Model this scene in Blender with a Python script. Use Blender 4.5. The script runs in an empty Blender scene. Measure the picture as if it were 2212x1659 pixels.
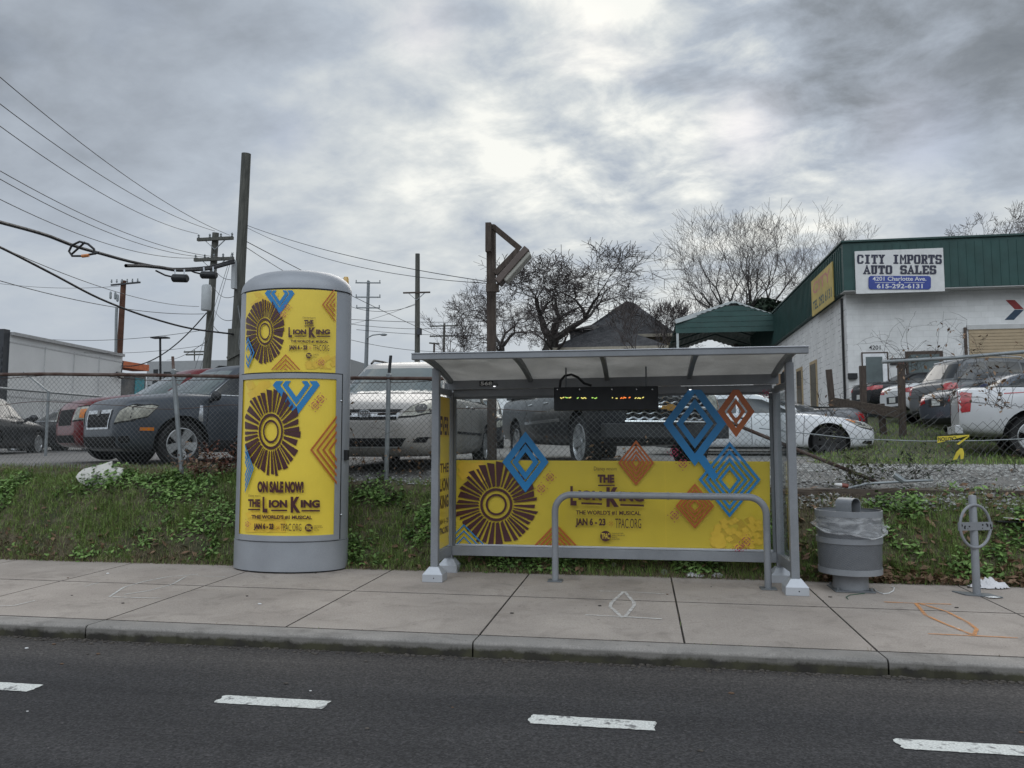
import bpy, bmesh, math, random
from mathutils import Vector, Matrix, noise
from mathutils.bvhtree import BVHTree
R = math.radians
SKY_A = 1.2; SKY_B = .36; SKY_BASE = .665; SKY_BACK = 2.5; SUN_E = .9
SKY_BLOBS = [(1335, -15, .07, .75), (1230, 95, .12, -.27), (1030, 50, .10, -.16), (1430, 150, .09, -.16), (1900, 50, .19, -.32), (2110, 190, .14, -.16), (1620, 120, .06, .18), (1090, 260, .14, .14), (1450, 340, .28, .17), (1900, 430, .2, .10), (500, 130, .22, -.05), (150, 60, .3, -.08), (600, 480, .3, .03)]
SKY_GAPS = [(1990, 300, .05, .9), (1620, 285, .045, .7), (910, 60, .04, .5), (620, 290, .03, .4)]
SKY_RAMP = [(.0, (.15, .17, .195)), (.25, (.225, .25, .28)), (.45, (.335, .375, .43)), (.62, (.43, .48, .545)), (.8, (.61, .645, .66)), (1.0, (.88, .885, .84))]
random.seed(7)
S = bpy.context.scene
COL = S.collection
# ------------------------------------------------------------------ camera
FPX = 3050 / 4032 * 2212          # focal length in 2212-wide picture units
CAM = Vector((0, 0, 1.4)); PITCH = R(4.6); YAW = R(9.5)
FW = Vector((-math.sin(YAW) * math.cos(PITCH), math.cos(YAW) * math.cos(PITCH), math.sin(PITCH)))
RT = Vector((math.cos(YAW), math.sin(YAW), 0)); UPV = RT.cross(FW)
cd = bpy.data.cameras.new('camera'); cam = bpy.data.objects.new('camera', cd); COL.objects.link(cam)
cam.location = CAM; cam.rotation_euler = (R(90) + PITCH, 0, YAW)
cd.sensor_width = 36; cd.lens = 36 * 3050 / 4032; cd.clip_start = .05; cd.clip_end = 3000
S.camera = cam
S.render.resolution_x = 1024; S.render.resolution_y = 768
S.view_settings.view_transform = 'Standard'; S.view_settings.look = 'None'
S.view_settings.exposure = .12; S.view_settings.gamma = 1
def ray(u, v): return FW + RT * ((u - 1106) / FPX) - UPV * ((v - 829.5) / FPX)
def at(u, v, d): return CAM + ray(u, v) * d
def atY(u, v, y):
    d = ray(u, v); return CAM + d * (y / d.y)
def atX(u, v, x):
    d = ray(u, v); return CAM + d * (x / d.x)
def gnd(u, v, z=0.0):
    d = ray(u, v); return CAM + d * ((z - 1.4) / d.z)
# ------------------------------------------------------------------ node helpers
def newmat(name):
    m = bpy.data.materials.new(name); m.use_nodes = True
    nt = m.node_tree; nt.nodes.clear()
    return m, nt, nt.nodes, nt.links
def mth(nt, op, a, b=None, c=None, clamp=False):
    n = nt.nodes.new('ShaderNodeMath'); n.operation = op; n.use_clamp = clamp
    for i, x in enumerate((a, b, c)):
        if x is None: continue
        if isinstance(x, (int, float)): n.inputs[i].default_value = x
        else: nt.links.new(x, n.inputs[i])
    return n.outputs[0]
def ramp(nt, fac, stops):
    n = nt.nodes.new('ShaderNodeValToRGB'); e = n.color_ramp.elements
    while len(e) < len(stops): e.new(.5)
    for el, (p, c) in zip(e, stops):
        el.position = p; el.color = (*c, 1) if len(c) == 3 else c
    nt.links.new(fac, n.inputs[0]); return n.outputs[0]
def mixc(nt, fac, a, b, mode='MIX'):
    n = nt.nodes.new('ShaderNodeMix'); n.data_type = 'RGBA'; n.blend_type = mode
    for sock, x in ((n.inputs[0], fac), (n.inputs[6], a), (n.inputs[7], b)):
        if isinstance(x, (int, float)): sock.default_value = x
        elif isinstance(x, tuple): sock.default_value = (*x, 1)
        else: nt.links.new(x, sock)
    return n.outputs[2]
def noi(nt, vec, scale, detail=3, rough=.55, dist=0, out=0):
    n = nt.nodes.new('ShaderNodeTexNoise'); n.inputs['Scale'].default_value = scale
    n.inputs['Detail'].default_value = detail; n.inputs['Roughness'].default_value = rough
    n.inputs['Distortion'].default_value = dist
    nt.links.new(vec, n.inputs['Vector']); return n.outputs[out]
def mulc(c, k): return tuple(min(1, x * k) for x in c)
def mat(name, col, rough=.6, metal=0, vary=.12, scale=5, bump=0, bscale=60, col2=None, lo=.35, hi=.65, coat=0, spec=.5, fine=0, stretch=None):
    m, nt, N, L = newmat(name)
    o = N.new('ShaderNodeOutputMaterial'); b = N.new('ShaderNodeBsdfPrincipled'); L.new(b.outputs[0], o.inputs[0])
    tc = N.new('ShaderNodeTexCoord'); vec = tc.outputs['Object']
    if stretch:
        mp = N.new('ShaderNodeMapping'); mp.inputs['Scale'].default_value = stretch; L.new(vec, mp.inputs['Vector']); vec = mp.outputs[0]
    n1 = noi(nt, vec, scale, 5, .6)
    a, c = (mulc(col, 1 - vary), mulc(col, 1 + vary)) if col2 is None else (col, col2)
    cc = ramp(nt, n1, [(lo, a), (hi, c)])
    if fine:
        cc = mixc(nt, fine, cc, ramp(nt, noi(nt, vec, bscale, 2), [(.3, (.25, .25, .25)), (.7, (1.6, 1.6, 1.6))]), 'MULTIPLY')
    L.new(cc, b.inputs['Base Color'])
    b.inputs['Metallic'].default_value = metal; b.inputs['Specular IOR Level'].default_value = spec
    L.new(ramp(nt, noi(nt, vec, scale * 1.7, 4), [(.3, (rough * .85,) * 3), (.7, (min(1, rough * 1.15),) * 3)]), b.inputs['Roughness'])
    if coat:
        b.inputs['Coat Weight'].default_value = coat; b.inputs['Coat Roughness'].default_value = .06
    if bump:
        bp = N.new('ShaderNodeBump'); bp.inputs['Strength'].default_value = bump; bp.inputs['Distance'].default_value = .01
        L.new(noi(nt, vec, bscale, 4), bp.inputs['Height']); L.new(bp.outputs[0], b.inputs['Normal'])
    return m
def emis(name, col, st=1):
    m, nt, N, L = newmat(name); o = N.new('ShaderNodeOutputMaterial'); e = N.new('ShaderNodeEmission')
    e.inputs[0].default_value = (*col, 1); e.inputs[1].default_value = st; L.new(e.outputs[0], o.inputs[0]); return m
def glassmat(name, tint=(.9, .93, .93), refl=1.0, rough=.0):
    m, nt, N, L = newmat(name); o = N.new('ShaderNodeOutputMaterial')
    t = N.new('ShaderNodeBsdfTransparent'); t.inputs[0].default_value = (*tint, 1)
    g = N.new('ShaderNodeBsdfGlossy'); g.inputs['Roughness'].default_value = rough
    fr = N.new('ShaderNodeFresnel'); fr.inputs[0].default_value = 1.45
    x = N.new('ShaderNodeMixShader'); L.new(mth(nt, 'MULTIPLY', fr.outputs[0], refl, clamp=True), x.inputs[0]); L.new(t.outputs[0], x.inputs[1]); L.new(g.outputs[0], x.inputs[2])
    L.new(x.outputs[0], o.inputs[0]); return m
# ------------------------------------------------------------------ world: overcast sky with broken cloud
SUN_AZ = R(-2); SUN_EL = R(33)     # azimuth measured from +Y towards +X
SDIR = Vector((math.sin(SUN_AZ) * math.cos(SUN_EL), math.cos(SUN_AZ) * math.cos(SUN_EL), math.sin(SUN_EL)))
w = bpy.data.worlds.new('World'); S.world = w; w.use_nodes = True
nt = w.node_tree; nt.nodes.clear(); N = nt.nodes; L = nt.links
tc = N.new('ShaderNodeTexCoord'); D = tc.outputs['Generated']
sep = N.new('ShaderNodeSeparateXYZ'); L.new(D, sep.inputs[0])
zz = mth(nt, 'ADD', mth(nt, 'MAXIMUM', sep.outputs[2], 0.0), .30)
cmb = N.new('ShaderNodeCombineXYZ')
L.new(mth(nt, 'DIVIDE', sep.outputs[0], zz), cmb.inputs[0]); L.new(mth(nt, 'DIVIDE', sep.outputs[1], zz), cmb.inputs[1])
def blob(u, v, wd):
    d = ray(u, v).normalized()
    dp = N.new('ShaderNodeVectorMath'); dp.operation = 'DOT_PRODUCT'; L.new(D, dp.inputs[0]); dp.inputs[1].default_value = d
    return mth(nt, 'EXPONENT', mth(nt, 'MULTIPLY', mth(nt, 'SUBTRACT', dp.outputs['Value'], 1.0), 2.0 / (wd * wd)))
mpn = N.new('ShaderNodeMapping'); mpn.inputs['Location'].default_value = (3.1, 1.7, 0); mpn.inputs['Rotation'].default_value = (0, 0, R(25)); mpn.inputs['Scale'].default_value = (1.0, 1.25, 1); L.new(cmb.outputs[0], mpn.inputs['Vector'])
cv = mpn.outputs[0]
n_big = noi(nt, cv, 1.5, 10, .56, .3)
n_mid = noi(nt, cv, 6.0, 10, .60, .25)
val = mth(nt, 'ADD', mth(nt, 'MULTIPLY', mth(nt, 'SUBTRACT', n_big, .5), SKY_A), mth(nt, 'MULTIPLY', mth(nt, 'SUBTRACT', n_mid, .5), mth(nt, 'ADD', SKY_B, mth(nt, 'MULTIPLY', blob(1540, 280, .36), 1.15))))
# contrast grows with elevation; near the horizon the deck is smooth haze
el = mth(nt, 'MULTIPLY', mth(nt, 'SUBTRACT', sep.outputs[2], .12), 5.0, clamp=True)
val = mth(nt, 'MULTIPLY', val, mth(nt, 'ADD', mth(nt, 'MULTIPLY', el, .85), .15))
base = SKY_BASE
acc = val
for (u, v, wd, a) in SKY_BLOBS:
    acc = mth(nt, 'ADD', acc, mth(nt, 'MULTIPLY', blob(u, v, wd), a))
acc = mth(nt, 'ADD', acc, base)
colr = ramp(nt, acc, SKY_RAMP)
# unseen sky behind camera: boosted high up to light fronts, dimmed low for reflections
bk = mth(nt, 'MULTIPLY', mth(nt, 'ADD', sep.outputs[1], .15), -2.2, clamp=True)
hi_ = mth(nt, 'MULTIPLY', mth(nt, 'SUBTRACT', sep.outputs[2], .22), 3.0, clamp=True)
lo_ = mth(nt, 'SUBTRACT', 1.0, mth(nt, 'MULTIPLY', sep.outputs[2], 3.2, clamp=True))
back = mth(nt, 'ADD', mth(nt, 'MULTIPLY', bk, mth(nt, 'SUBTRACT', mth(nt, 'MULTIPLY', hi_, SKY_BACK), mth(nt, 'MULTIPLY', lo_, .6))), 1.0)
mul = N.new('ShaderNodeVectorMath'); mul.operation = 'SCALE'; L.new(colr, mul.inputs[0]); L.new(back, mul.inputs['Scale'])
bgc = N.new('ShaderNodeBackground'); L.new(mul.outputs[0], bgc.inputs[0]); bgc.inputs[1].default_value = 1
sky = N.new('ShaderNodeTexSky'); sky.sky_type = 'NISHITA'; sky.sun_disc = False; sky.sun_elevation = SUN_EL; sky.sun_rotation = SUN_AZ
bgs = N.new('ShaderNodeBackground'); L.new(sky.outputs[0], bgs.inputs[0]); bgs.inputs[1].default_value = .07
gap = mth(nt, 'MULTIPLY', ramp(nt, noi(nt, cv, 2.3, 4, .5), [(.60, (0, 0, 0)), (.74, (1, 1, 1))]), .22)
for (u, v, wd, a) in SKY_GAPS: gap = mth(nt, 'ADD', gap, mth(nt, 'MULTIPLY', mth(nt, 'MULTIPLY', blob(u, v, wd), a), mth(nt, 'MULTIPLY', n_mid, 1.6)))
gap = mth(nt, 'MINIMUM', gap, .8)
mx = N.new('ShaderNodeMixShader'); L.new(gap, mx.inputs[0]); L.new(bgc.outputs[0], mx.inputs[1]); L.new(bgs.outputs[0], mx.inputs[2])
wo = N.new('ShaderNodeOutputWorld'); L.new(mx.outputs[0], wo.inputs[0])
# ------------------------------------------------------------------ sun behind thin cloud
sd = bpy.data.lights.new('sun', 'SUN'); sd.energy = SUN_E; sd.angle = R(42); sd.color = (1, .96, .9)
sun = bpy.data.objects.new('sun', sd); COL.objects.link(sun); sun.rotation_euler = (-SDIR).to_track_quat('-Z', 'Y').to_euler()
# ------------------------------------------------------------------ object helpers
def tag(o, label, cat, group=None):
    o['label'] = label; o['category'] = cat
    if group: o['group'] = group
    return o
def thing(name, label, cat, loc=(0, 0, 0), rz=0, group=None):
    o = bpy.data.objects.new(name, None); o.empty_display_size = .2; COL.objects.link(o)
    o.location = loc; o.rotation_euler = (0, 0, rz)
    return tag(o, label, cat, group)
def winv(p):
    m = Matrix.Identity(4)
    while p is not None:
        m = Matrix.LocRotScale(p.location, p.rotation_euler, None) @ m; p = p.parent
    return m.inverted()
class MB:
    def __init__(s): s.v = []; s.f = []; s.m = []; s.mi = 0
    def add(s, vs, fs, mi=None):
        k = len(s.v); s.v += [tuple(x) for x in vs]; s.f += [tuple(i + k for i in f) for f in fs]
        s.m += [s.mi if mi is None else mi] * len(fs); return s
    def box(s, x0, x1, y0, y1, z0, z1, mi=None):
        return s.add([(x, y, z) for z in (z0, z1) for y in (y0, y1) for x in (x0, x1)],
                     [(0, 2, 3, 1), (4, 5, 7, 6), (0, 1, 5, 4), (1, 3, 7, 5), (3, 2, 6, 7), (2, 0, 4, 6)], mi)
    def beam(s, a, b, wd, ht, up=(0, 0, 1), mi=None):
        a = Vector(a); b = Vector(b); d = (b - a).normalized(); up = Vector(up)
        if abs(d.dot(up)) > .99: up = Vector((0, 1, 0))
        x = d.cross(up).normalized(); y = x.cross(d)
        vs = [p + x * sx * wd / 2 + y * sy * ht / 2 for p in (a, b) for sx, sy in ((-1, -1), (1, -1), (1, 1), (-1, 1))]
        return s.add(vs, [(3, 2, 1, 0), (4, 5, 6, 7), (0, 1, 5, 4), (1, 2, 6, 5), (2, 3, 7, 6), (3, 0, 4, 7)], mi)
    def tube(s, pts, r, n=8, caps=True, mi=None):
        pts = [Vector(p) for p in pts]; m = len(pts)
        rs = r if isinstance(r, (list, tuple)) else [r] * m
        vs = []; ref = None
        for i, p in enumerate(pts):
            d = (pts[min(i + 1, m - 1)] - pts[max(i - 1, 0)])
            d = d.normalized() if d.length > 1e-9 else Vector((0, 0, 1))
            if ref is None: ref = Vector((0, 0, 1)) if abs(d.z) < .9 else Vector((1, 0, 0))
            x = d.cross(ref)
            if x.length < 1e-4: x = d.orthogonal()
            x.normalize(); y = d.cross(x); ref = -y if False else x.cross(d)
            for k in range(n):
                a = 2 * math.pi * k / n; vs.append(p + x * math.cos(a) * rs[i] + y * math.sin(a) * rs[i])
        fs = [(i * n + k, i * n + (k + 1) % n, (i + 1) * n + (k + 1) % n, (i + 1) * n + k) for i in range(m - 1) for k in range(n)]
        if caps: fs += [tuple(range(n - 1, -1, -1)), tuple((m - 1) * n + k for k in range(n))]
        return s.add(vs, fs, mi)
    def lathe(s, prof, n=24, c=(0, 0, 0), M=None, mi=None, closed=False):
        vs = []
        for r, z in prof:
            for k in range(n):
                a = 2 * math.pi * k / n; p = Vector((r * math.cos(a), r * math.sin(a), z))
                if M is not None: p = M @ p
                vs.append(p + Vector(c))
        m = len(prof)
        fs = [(i * n + k, i * n + (k + 1) % n, (i + 1) * n + (k + 1) % n, (i + 1) * n + k) for i in range(m - 1) for k in range(n)]
        if prof[0][0] > 1e-6: fs.append(tuple(range(n - 1, -1, -1)))
        if prof[-1][0] > 1e-6: fs.append(tuple((m - 1) * n + k for k in range(n)))
        return s.add(vs, fs, mi)
    def prism(s, poly, z0, z1, ax='z', mi=None):
        f = {'z': lambda a, b, c: (a, b, c), 'y': lambda a, b, c: (a, c, b), 'x': lambda a, b, c: (c, a, b)}[ax]
        n = len(poly)
        vs = [f(a, b, z0) for a, b in poly] + [f(a, b, z1) for a, b in poly]
        fs = [tuple(range(n - 1, -1, -1)), tuple(range(n, 2 * n))] + [(i, (i + 1) % n, n + (i + 1) % n, n + i) for i in range(n)]
        return s.add(vs, fs, mi)
    def sphere(s, c, r, n=10, sc=(1, 1, 1), mi=None):
        m = n // 2 + 1
        return s.lathe([(max(1e-7, r * math.sin(math.pi * i / m)), -r * math.cos(math.pi * i / m)) for i in range(m + 1)], n, c, Matrix.Diagonal(sc), mi)
    def obj(s, name, mats, parent=None, smooth=False, bevel=0, local=False, seg=2, ang=40):
        me = bpy.data.meshes.new(name)
        vs = s.v
        if parent is not None and not local:
            M = winv(parent); vs = [M @ Vector(v) for v in vs]
        me.from_pydata(vs, [], s.f); me.update()
        mats = mats if isinstance(mats, (list, tuple)) else [mats]
        for m in mats: me.materials.append(m)
        if any(s.m): me.polygons.foreach_set('material_index', s.m)
        bm = bmesh.new(); bm.from_mesh(me); bmesh.ops.recalc_face_normals(bm, faces=bm.faces); bm.to_mesh(me); bm.free()
        if smooth:
            me.polygons.foreach_set('use_smooth', [True] * len(me.polygons)); me.set_sharp_from_angle(angle=R(ang))
        o = bpy.data.objects.new(name, me); COL.objects.link(o)
        if parent is not None: o.parent = parent
        if bevel:
            b = o.modifiers.new('bevel', 'BEVEL'); b.width = bevel; b.segments = seg; b.limit_method = 'ANGLE'; b.angle_limit = R(50)
        return o
def struct(o): o['kind'] = 'structure'; return o
def stuff(o): o['kind'] = 'stuff'; return o
# scratch scene used only to evaluate text outlines and booleans
TMP = bpy.data.scenes.new('scratch')
def evalmesh(o):
    TMP.collection.objects.link(o)
    with bpy.context.temp_override(scene=TMP, view_layer=TMP.view_layers[0]):
        dg = bpy.context.evaluated_depsgraph_get(); dg.update()
    me = bpy.data.meshes.new_from_object(o.evaluated_get(dg)); TMP.collection.objects.unlink(o); return me
TXT = {}
def text2d(body, bold=0.0):
    k = (body, bold)
    if k not in TXT:
        cu = bpy.data.curves.new('t', 'FONT'); cu.body = body; cu.offset = bold; cu.resolution_u = 3
        o = bpy.data.objects.new('t', cu); me = evalmesh(o)
        vs = [(v.co.x, v.co.y) for v in me.vertices]; fs = [tuple(p.vertices) for p in me.polygons]
        x0 = min(v[0] for v in vs); x1 = max(v[0] for v in vs); y0 = min(v[1] for v in vs); y1 = max(v[1] for v in vs)
        TXT[k] = ([((x - x0) / (x1 - x0), (y - y0) / (y1 - y0)) for x, y in vs], fs)
        bpy.data.objects.remove(o); bpy.data.curves.remove(cu); bpy.data.meshes.remove(me)
    return TXT[k]
def pchip(xs, ys, x):
    n = len(xs)
    if x <= xs[0]: return ys[0]
    if x >= xs[-1]: return ys[-1]
    h = [xs[i + 1] - xs[i] for i in range(n - 1)]; d = [(ys[i + 1] - ys[i]) / h[i] for i in range(n - 1)]
    m = [d[0]] + [0 if d[i - 1] * d[i] <= 0 else 2 * d[i - 1] * d[i] / (d[i - 1] + d[i]) for i in range(1, n - 1)] + [d[-1]]
    i = max(k for k in range(n - 1) if xs[k] <= x); t = (x - xs[i]) / h[i]
    return ((2 * t**3 - 3 * t**2 + 1) * ys[i] + (t**3 - 2 * t**2 + t) * h[i] * m[i] + (-2 * t**3 + 3 * t**2) * ys[i + 1] + (t**3 - t**2) * h[i] * m[i + 1])
def sst(a, b, x):
    t = max(0, min(1, (x - a) / (b - a))); return t * t * (3 - 2 * t)
def nz(x, y, z=0): return noise.noise(Vector((x, y, z)))
class Art:
    """flat print artwork drawn in picture units and laid onto a surface by m(u, v, offset)"""
    def __init__(s, m, sub=0): s.m = m; s.mb = MB(); s.k = 0; s.sub = sub; s.clip = None
    def poly(s, pts, mi, off=None):
        if s.clip:
            x0, y0, x1, y1 = s.clip
            for ax, lim, sg in ((0, x0, 1), (0, x1, -1), (1, y0, 1), (1, y1, -1)):
                out = []
                for i, a in enumerate(pts):
                    b = pts[(i + 1) % len(pts)]; da = (a[ax] - lim) * sg; db = (b[ax] - lim) * sg
                    if da >= 0: out.append(a)
                    if da * db < 0:
                        t = da / (da - db); out.append((a[0] + (b[0] - a[0]) * t, a[1] + (b[1] - a[1]) * t))
                pts = out
                if len(pts) < 3: return
        s.faces(pts, [tuple(range(len(pts)))], mi)
    def faces(s, pts, fs, mi):
        s.k += 1; off = .002 + s.k * .00012
        if s.sub:
            bm = bmesh.new(); vv = [bm.verts.new((p[0], p[1], 0)) for p in pts]
            for f in fs:
                try: bm.faces.new([vv[i] for i in f])
                except ValueError: pass
            for _ in range(5):
                bmesh.ops.triangulate(bm, faces=[f for f in bm.faces if len(f.verts) > 3])
                e = [e for e in bm.edges if abs(e.verts[0].co.x - e.verts[1].co.x) > s.sub]
                if not e: break
                bmesh.ops.subdivide_edges(bm, edges=e, cuts=1)
            bm.verts.index_update()
            pts = [(v.co.x, v.co.y) for v in bm.verts]; fs = [tuple(v.index for v in f.verts) for f in bm.faces]; bm.free()
        s.mb.add([s.m(p[0], p[1], off) for p in pts], fs, mi)
    def rect(s, x0, y0, x1, y1, mi, sl=0): s.poly([(x0, y0), (x1, y0 + sl * (x1 - x0)), (x1, y1 + sl * (x1 - x0)), (x0, y1)], mi)
    def text(s, body, x0, y0, x1, y1, mi, bold=0.0, sl=0.0):
        vs, fs = text2d(body, bold)
        s.faces([(x0 + a * (x1 - x0), y1 + (y0 - y1) * b + sl * a * (x1 - x0)) for a, b in vs], fs, mi)
    def diamond(s, cx, cy, hw, hh, th, mi):
        k = (hw - th) / hw
        o = [(cx, cy - hh), (cx + hw, cy), (cx, cy + hh), (cx - hw, cy)]; i = [(cx + (x - cx) * k, cy + (y - cy) * k) for x, y in o]
        for a in range(4): b = (a + 1) % 4; s.poly([o[a], o[b], i[b], i[a]], mi)
    def medal(s, cx, cy, r, mi):
        for q in range(4):
            a0 = q * math.pi / 2 + .3; P = lambda a, k: (cx + r * k * math.cos(a), cy + r * k * math.sin(a))
            for j in range(3):
                a = a0 + j * .33; s.poly([P(a, 1), P(a + .33, 1), P(a + .33, .82), P(a, .82)], mi)
            a = q * math.pi / 2; s.poly([P(a - .55, .55), P(a + .55, .55), P(a, .15)], mi)
            c = P(a, 1.45); s.poly([(c[0] + r * .12 * math.cos(t * 1.05), c[1] + r * .12 * math.sin(t * 1.05)) for t in range(6)], mi)
    def burst(s, cx, cy, rx, ry, mi, mi2, seed=1, core=.42):
        rn = random.Random(seed); a = 0
        while a < 2 * math.pi - .05:
            wd = rn.uniform(.06, .2); g = rn.uniform(.03, .07); k = rn.uniform(.9, 1)
            P = lambda t, r: (cx + rx * r * math.cos(t), cy + ry * r * math.sin(t))
            s.poly([P(a, k), P(a + wd, k * rn.uniform(.95, 1)), P(a + wd, core + .03), P(a + wd * .15, core)], mi); a += wd + g
        n = 28
        for (r0, r1) in ((core * .95, core * .8), (core * .62, core * .5)):
            for i in range(n):
                a0 = 2 * math.pi * i / n; a1 = a0 + 2 * math.pi / n; P = lambda t, r: (cx + rx * r * math.cos(t), cy + ry * r * math.sin(t))
                s.poly([P(a0, r0), P(a1, r0), P(a1, r1), P(a0, r1)], mi)
# ------------------------------------------------------------------ materials
def asphalt():
    m, nt, N, L = newmat('asphalt'); o = N.new('ShaderNodeOutputMaterial'); b = N.new('ShaderNodeBsdfPrincipled'); L.new(b.outputs[0], o.inputs[0])
    v = N.new('ShaderNodeTexCoord').outputs['Object']
    big = ramp(nt, noi(nt, v, .5, 4), [(.3, (.036, .0355, .038)), (.7, (.052, .0505, .052))])
    sp = N.new('ShaderNodeSeparateXYZ'); L.new(v, sp.inputs[0])
    dust = mth(nt, 'MULTIPLY', mth(nt, 'SUBTRACT', sp.outputs[1], mth(nt, 'ADD', 4.45, mth(nt, 'MULTIPLY', noi(nt, v, 1.3, 4), .5))), 1.1, clamp=True)
    big = mixc(nt, mth(nt, 'MULTIPLY', dust, .75), big, (.088, .079, .073))
    vo = N.new('ShaderNodeTexVoronoi'); vo.inputs['Scale'].default_value = 95; L.new(v, vo.inputs['Vector'])
    st = ramp(nt, vo.outputs['Color'], [(.2, (.65, .65, .65)), (.55, (1, 1, 1)), (.9, (1.5, 1.48, 1.45))])
    mp = N.new('ShaderNodeMapping'); mp.inputs['Scale'].default_value = (.22, 2.6, 1); L.new(v, mp.inputs[0])
    big = mixc(nt, .8, big, ramp(nt, noi(nt, mp.outputs[0], 1.0, 5, .6), [(.3, (.72, .72, .73)), (.7, (1.25, 1.24, 1.22))]), 'MULTIPLY')
    oil = ramp(nt, noi(nt, v, .9, 3, .5, .4), [(.64, (0, 0, 0)), (.76, (1, 1, 1))]); big = mixc(nt, mth(nt, 'MULTIPLY', oil, .4), big, (.018, .018, .02))
    c = mixc(nt, 1, big, st, 'MULTIPLY')
    c = mixc(nt, .8, c, ramp(nt, noi(nt, v, 38, 3), [(.3, (.6, .6, .6)), (.7, (1.35, 1.35, 1.35))]), 'MULTIPLY')
    spk = ramp(nt, noi(nt, v, 55, 1), [(.74, (0, 0, 0)), (.80, (1, 1, 1))])
    L.new(mixc(nt, mth(nt, 'MULTIPLY', spk, .6), c, (.2, .19, .18)), b.inputs['Base Color']); b.inputs['Roughness'].default_value = .85; b.inputs['Specular IOR Level'].default_value = .25
    bp = N.new('ShaderNodeBump'); bp.inputs['Strength'].default_value = .6; bp.inputs['Distance'].default_value = .004
    L.new(vo.outputs['Distance'], bp.inputs['Height']); L.new(bp.outputs[0], b.inputs['Normal']); return m
def concrete(name, c0, c1, stain, kerb=False):
    m, nt, N, L = newmat(name); o = N.new('ShaderNodeOutputMaterial'); b = N.new('ShaderNodeBsdfPrincipled'); L.new(b.outputs[0], o.inputs[0])
    v = N.new('ShaderNodeTexCoord').outputs['Object']
    c = ramp(nt, noi(nt, v, 1.1, 6, .62), [(.32, c0), (.68, c1)])
    c = mixc(nt, .35, c, ramp(nt, noi(nt, v, 90, 2), [(.3, (.55, .55, .55)), (.7, (1.4, 1.4, 1.4))]), 'MULTIPLY')
    st = ramp(nt, noi(nt, v, 2.6, 6, .7, .6), [(.52, (0, 0, 0)), (.75, (1, 1, 1))])
    c = mixc(nt, mth(nt, 'MULTIPLY', st, .7), c, stain)
    spot = ramp(nt, noi(nt, v, 23, 2, .5), [(.68, (0, 0, 0)), (.74, (1, 1, 1))])
    c = mixc(nt, mth(nt, 'MULTIPLY', spot, .5), c, mulc(c0, .45))
    if kerb:
        sp = N.new('ShaderNodeSeparateXYZ'); L.new(v, sp.inputs[0])
        wob = mth(nt, 'ADD', sp.outputs[2], mth(nt, 'MULTIPLY', mth(nt, 'SUBTRACT', noi(nt, v, 7, 5, .7), .5), .09))
        moss = ramp(nt, mth(nt, 'MULTIPLY', mth(nt, 'ADD', wob, .030), -24, clamp=True), [(.15, (0, 0, 0)), (.75, (1, 1, 1))])
        mc = ramp(nt, noi(nt, v, 5, 4), [(.38, (.022, .020, .017)), (.62, (.048, .046, .026))])
        c = mixc(nt, mth(nt, 'MULTIPLY', mth(nt, 'MULTIPLY', mth(nt, 'ADD', sp.outputs[2], .010), -70, clamp=True), .62), c, (.085, .080, .072))
        c = mixc(nt, mth(nt, 'MULTIPLY', moss, .93), c, mc)
    L.new(c, b.inputs['Base Color']); b.inputs['Roughness'].default_value = .9; b.inputs['Specular IOR Level'].default_value = .2
    bp = N.new('ShaderNodeBump'); bp.inputs['Strength'].default_value = .35; bp.inputs['Distance'].default_value = .004
    L.new(noi(nt, v, 70, 4), bp.inputs['Height']); L.new(bp.outputs[0], b.inputs['Normal']); return m
M_ASPH = asphalt()
M_WALK = concrete('walk_concrete', (.30, .262, .232), (.40, .352, .312), (.185, .16, .14))
M_KERB = concrete('kerb_concrete', (.20, .19, .178), (.33, .305, .28), (.11, .10, .09), True)
M_JOINT = mat('joint_dirt', (.075, .065, .056), .95, vary=.4, scale=12)
M_LINE = mat('lane_paint', (.16, .16, .16), .7, scale=16, col2=(.62, .63, .60), lo=.36, hi=.46, fine=.35, bscale=90)
M_STEEL = mat('grey_painted_steel', (.225, .235, .25), .40, .0, vary=.13, scale=2.2, fine=.14, bscale=160, bump=.06)
M_STEELD = mat('dark_grey_steel', (.14, .15, .16), .45, .1, vary=.08, scale=3)
M_PLINTH = mat('plinth_metal', (.48, .50, .53), .35, .25, vary=.06, scale=4)
M_GALV = mat('galvanised_pipe', (.24, .26, .27), .45, .35, vary=.16, scale=9)
M_RUST = mat('rusty_pipe', (.06, .028, .02), .8, 0, scale=7, col2=(.13, .10, .085), lo=.4, hi=.7)
M_WIRE = mat('fence_wire', (.12, .125, .125), .55, .3, vary=.3, scale=2)
M_BLACK = mat('matt_black', (.010, .011, .013), .55, vary=.2)
M_RUB = mat('tyre_rubber', (.012, .012, .013), .8, vary=.25, scale=20)
M_WOODP = mat('weathered_pole_wood', (.060, .062, .055), .9, scale=4, col2=(.12, .12, .105), bump=.5, bscale=30, stretch=(6, 6, .4))
M_WOODB = mat('brown_stained_timber', (.045, .033, .027), .85, scale=5, col2=(.085, .065, .052), bump=.5, bscale=30, stretch=(5, 5, .6))
M_WOODH = mat('weathered_rail_timber', (.042, .031, .024), .9, scale=5, col2=(.10, .078, .06), bump=.6, bscale=25, stretch=(.7, 5, 5))
M_CABLE = mat('cable_black', (.012, .012, .014), .6)
M_GLASS = glassmat('shelter_glass', (.93, .95, .95), .42, .02)
M_WIN = mat('dark_window', (.012, .015, .017), .06, vary=.1, spec=.8)
M_CHROME = mat('chrome', (.62, .64, .66), .16, 1, vary=.05)
M_WHITE = mat('white_plastic', (.66, .66, .65), .45, vary=.06)
M_BOARD = mat('dirty_white_board', (.60, .58, .54), .7, vary=.12, scale=6)
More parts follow.
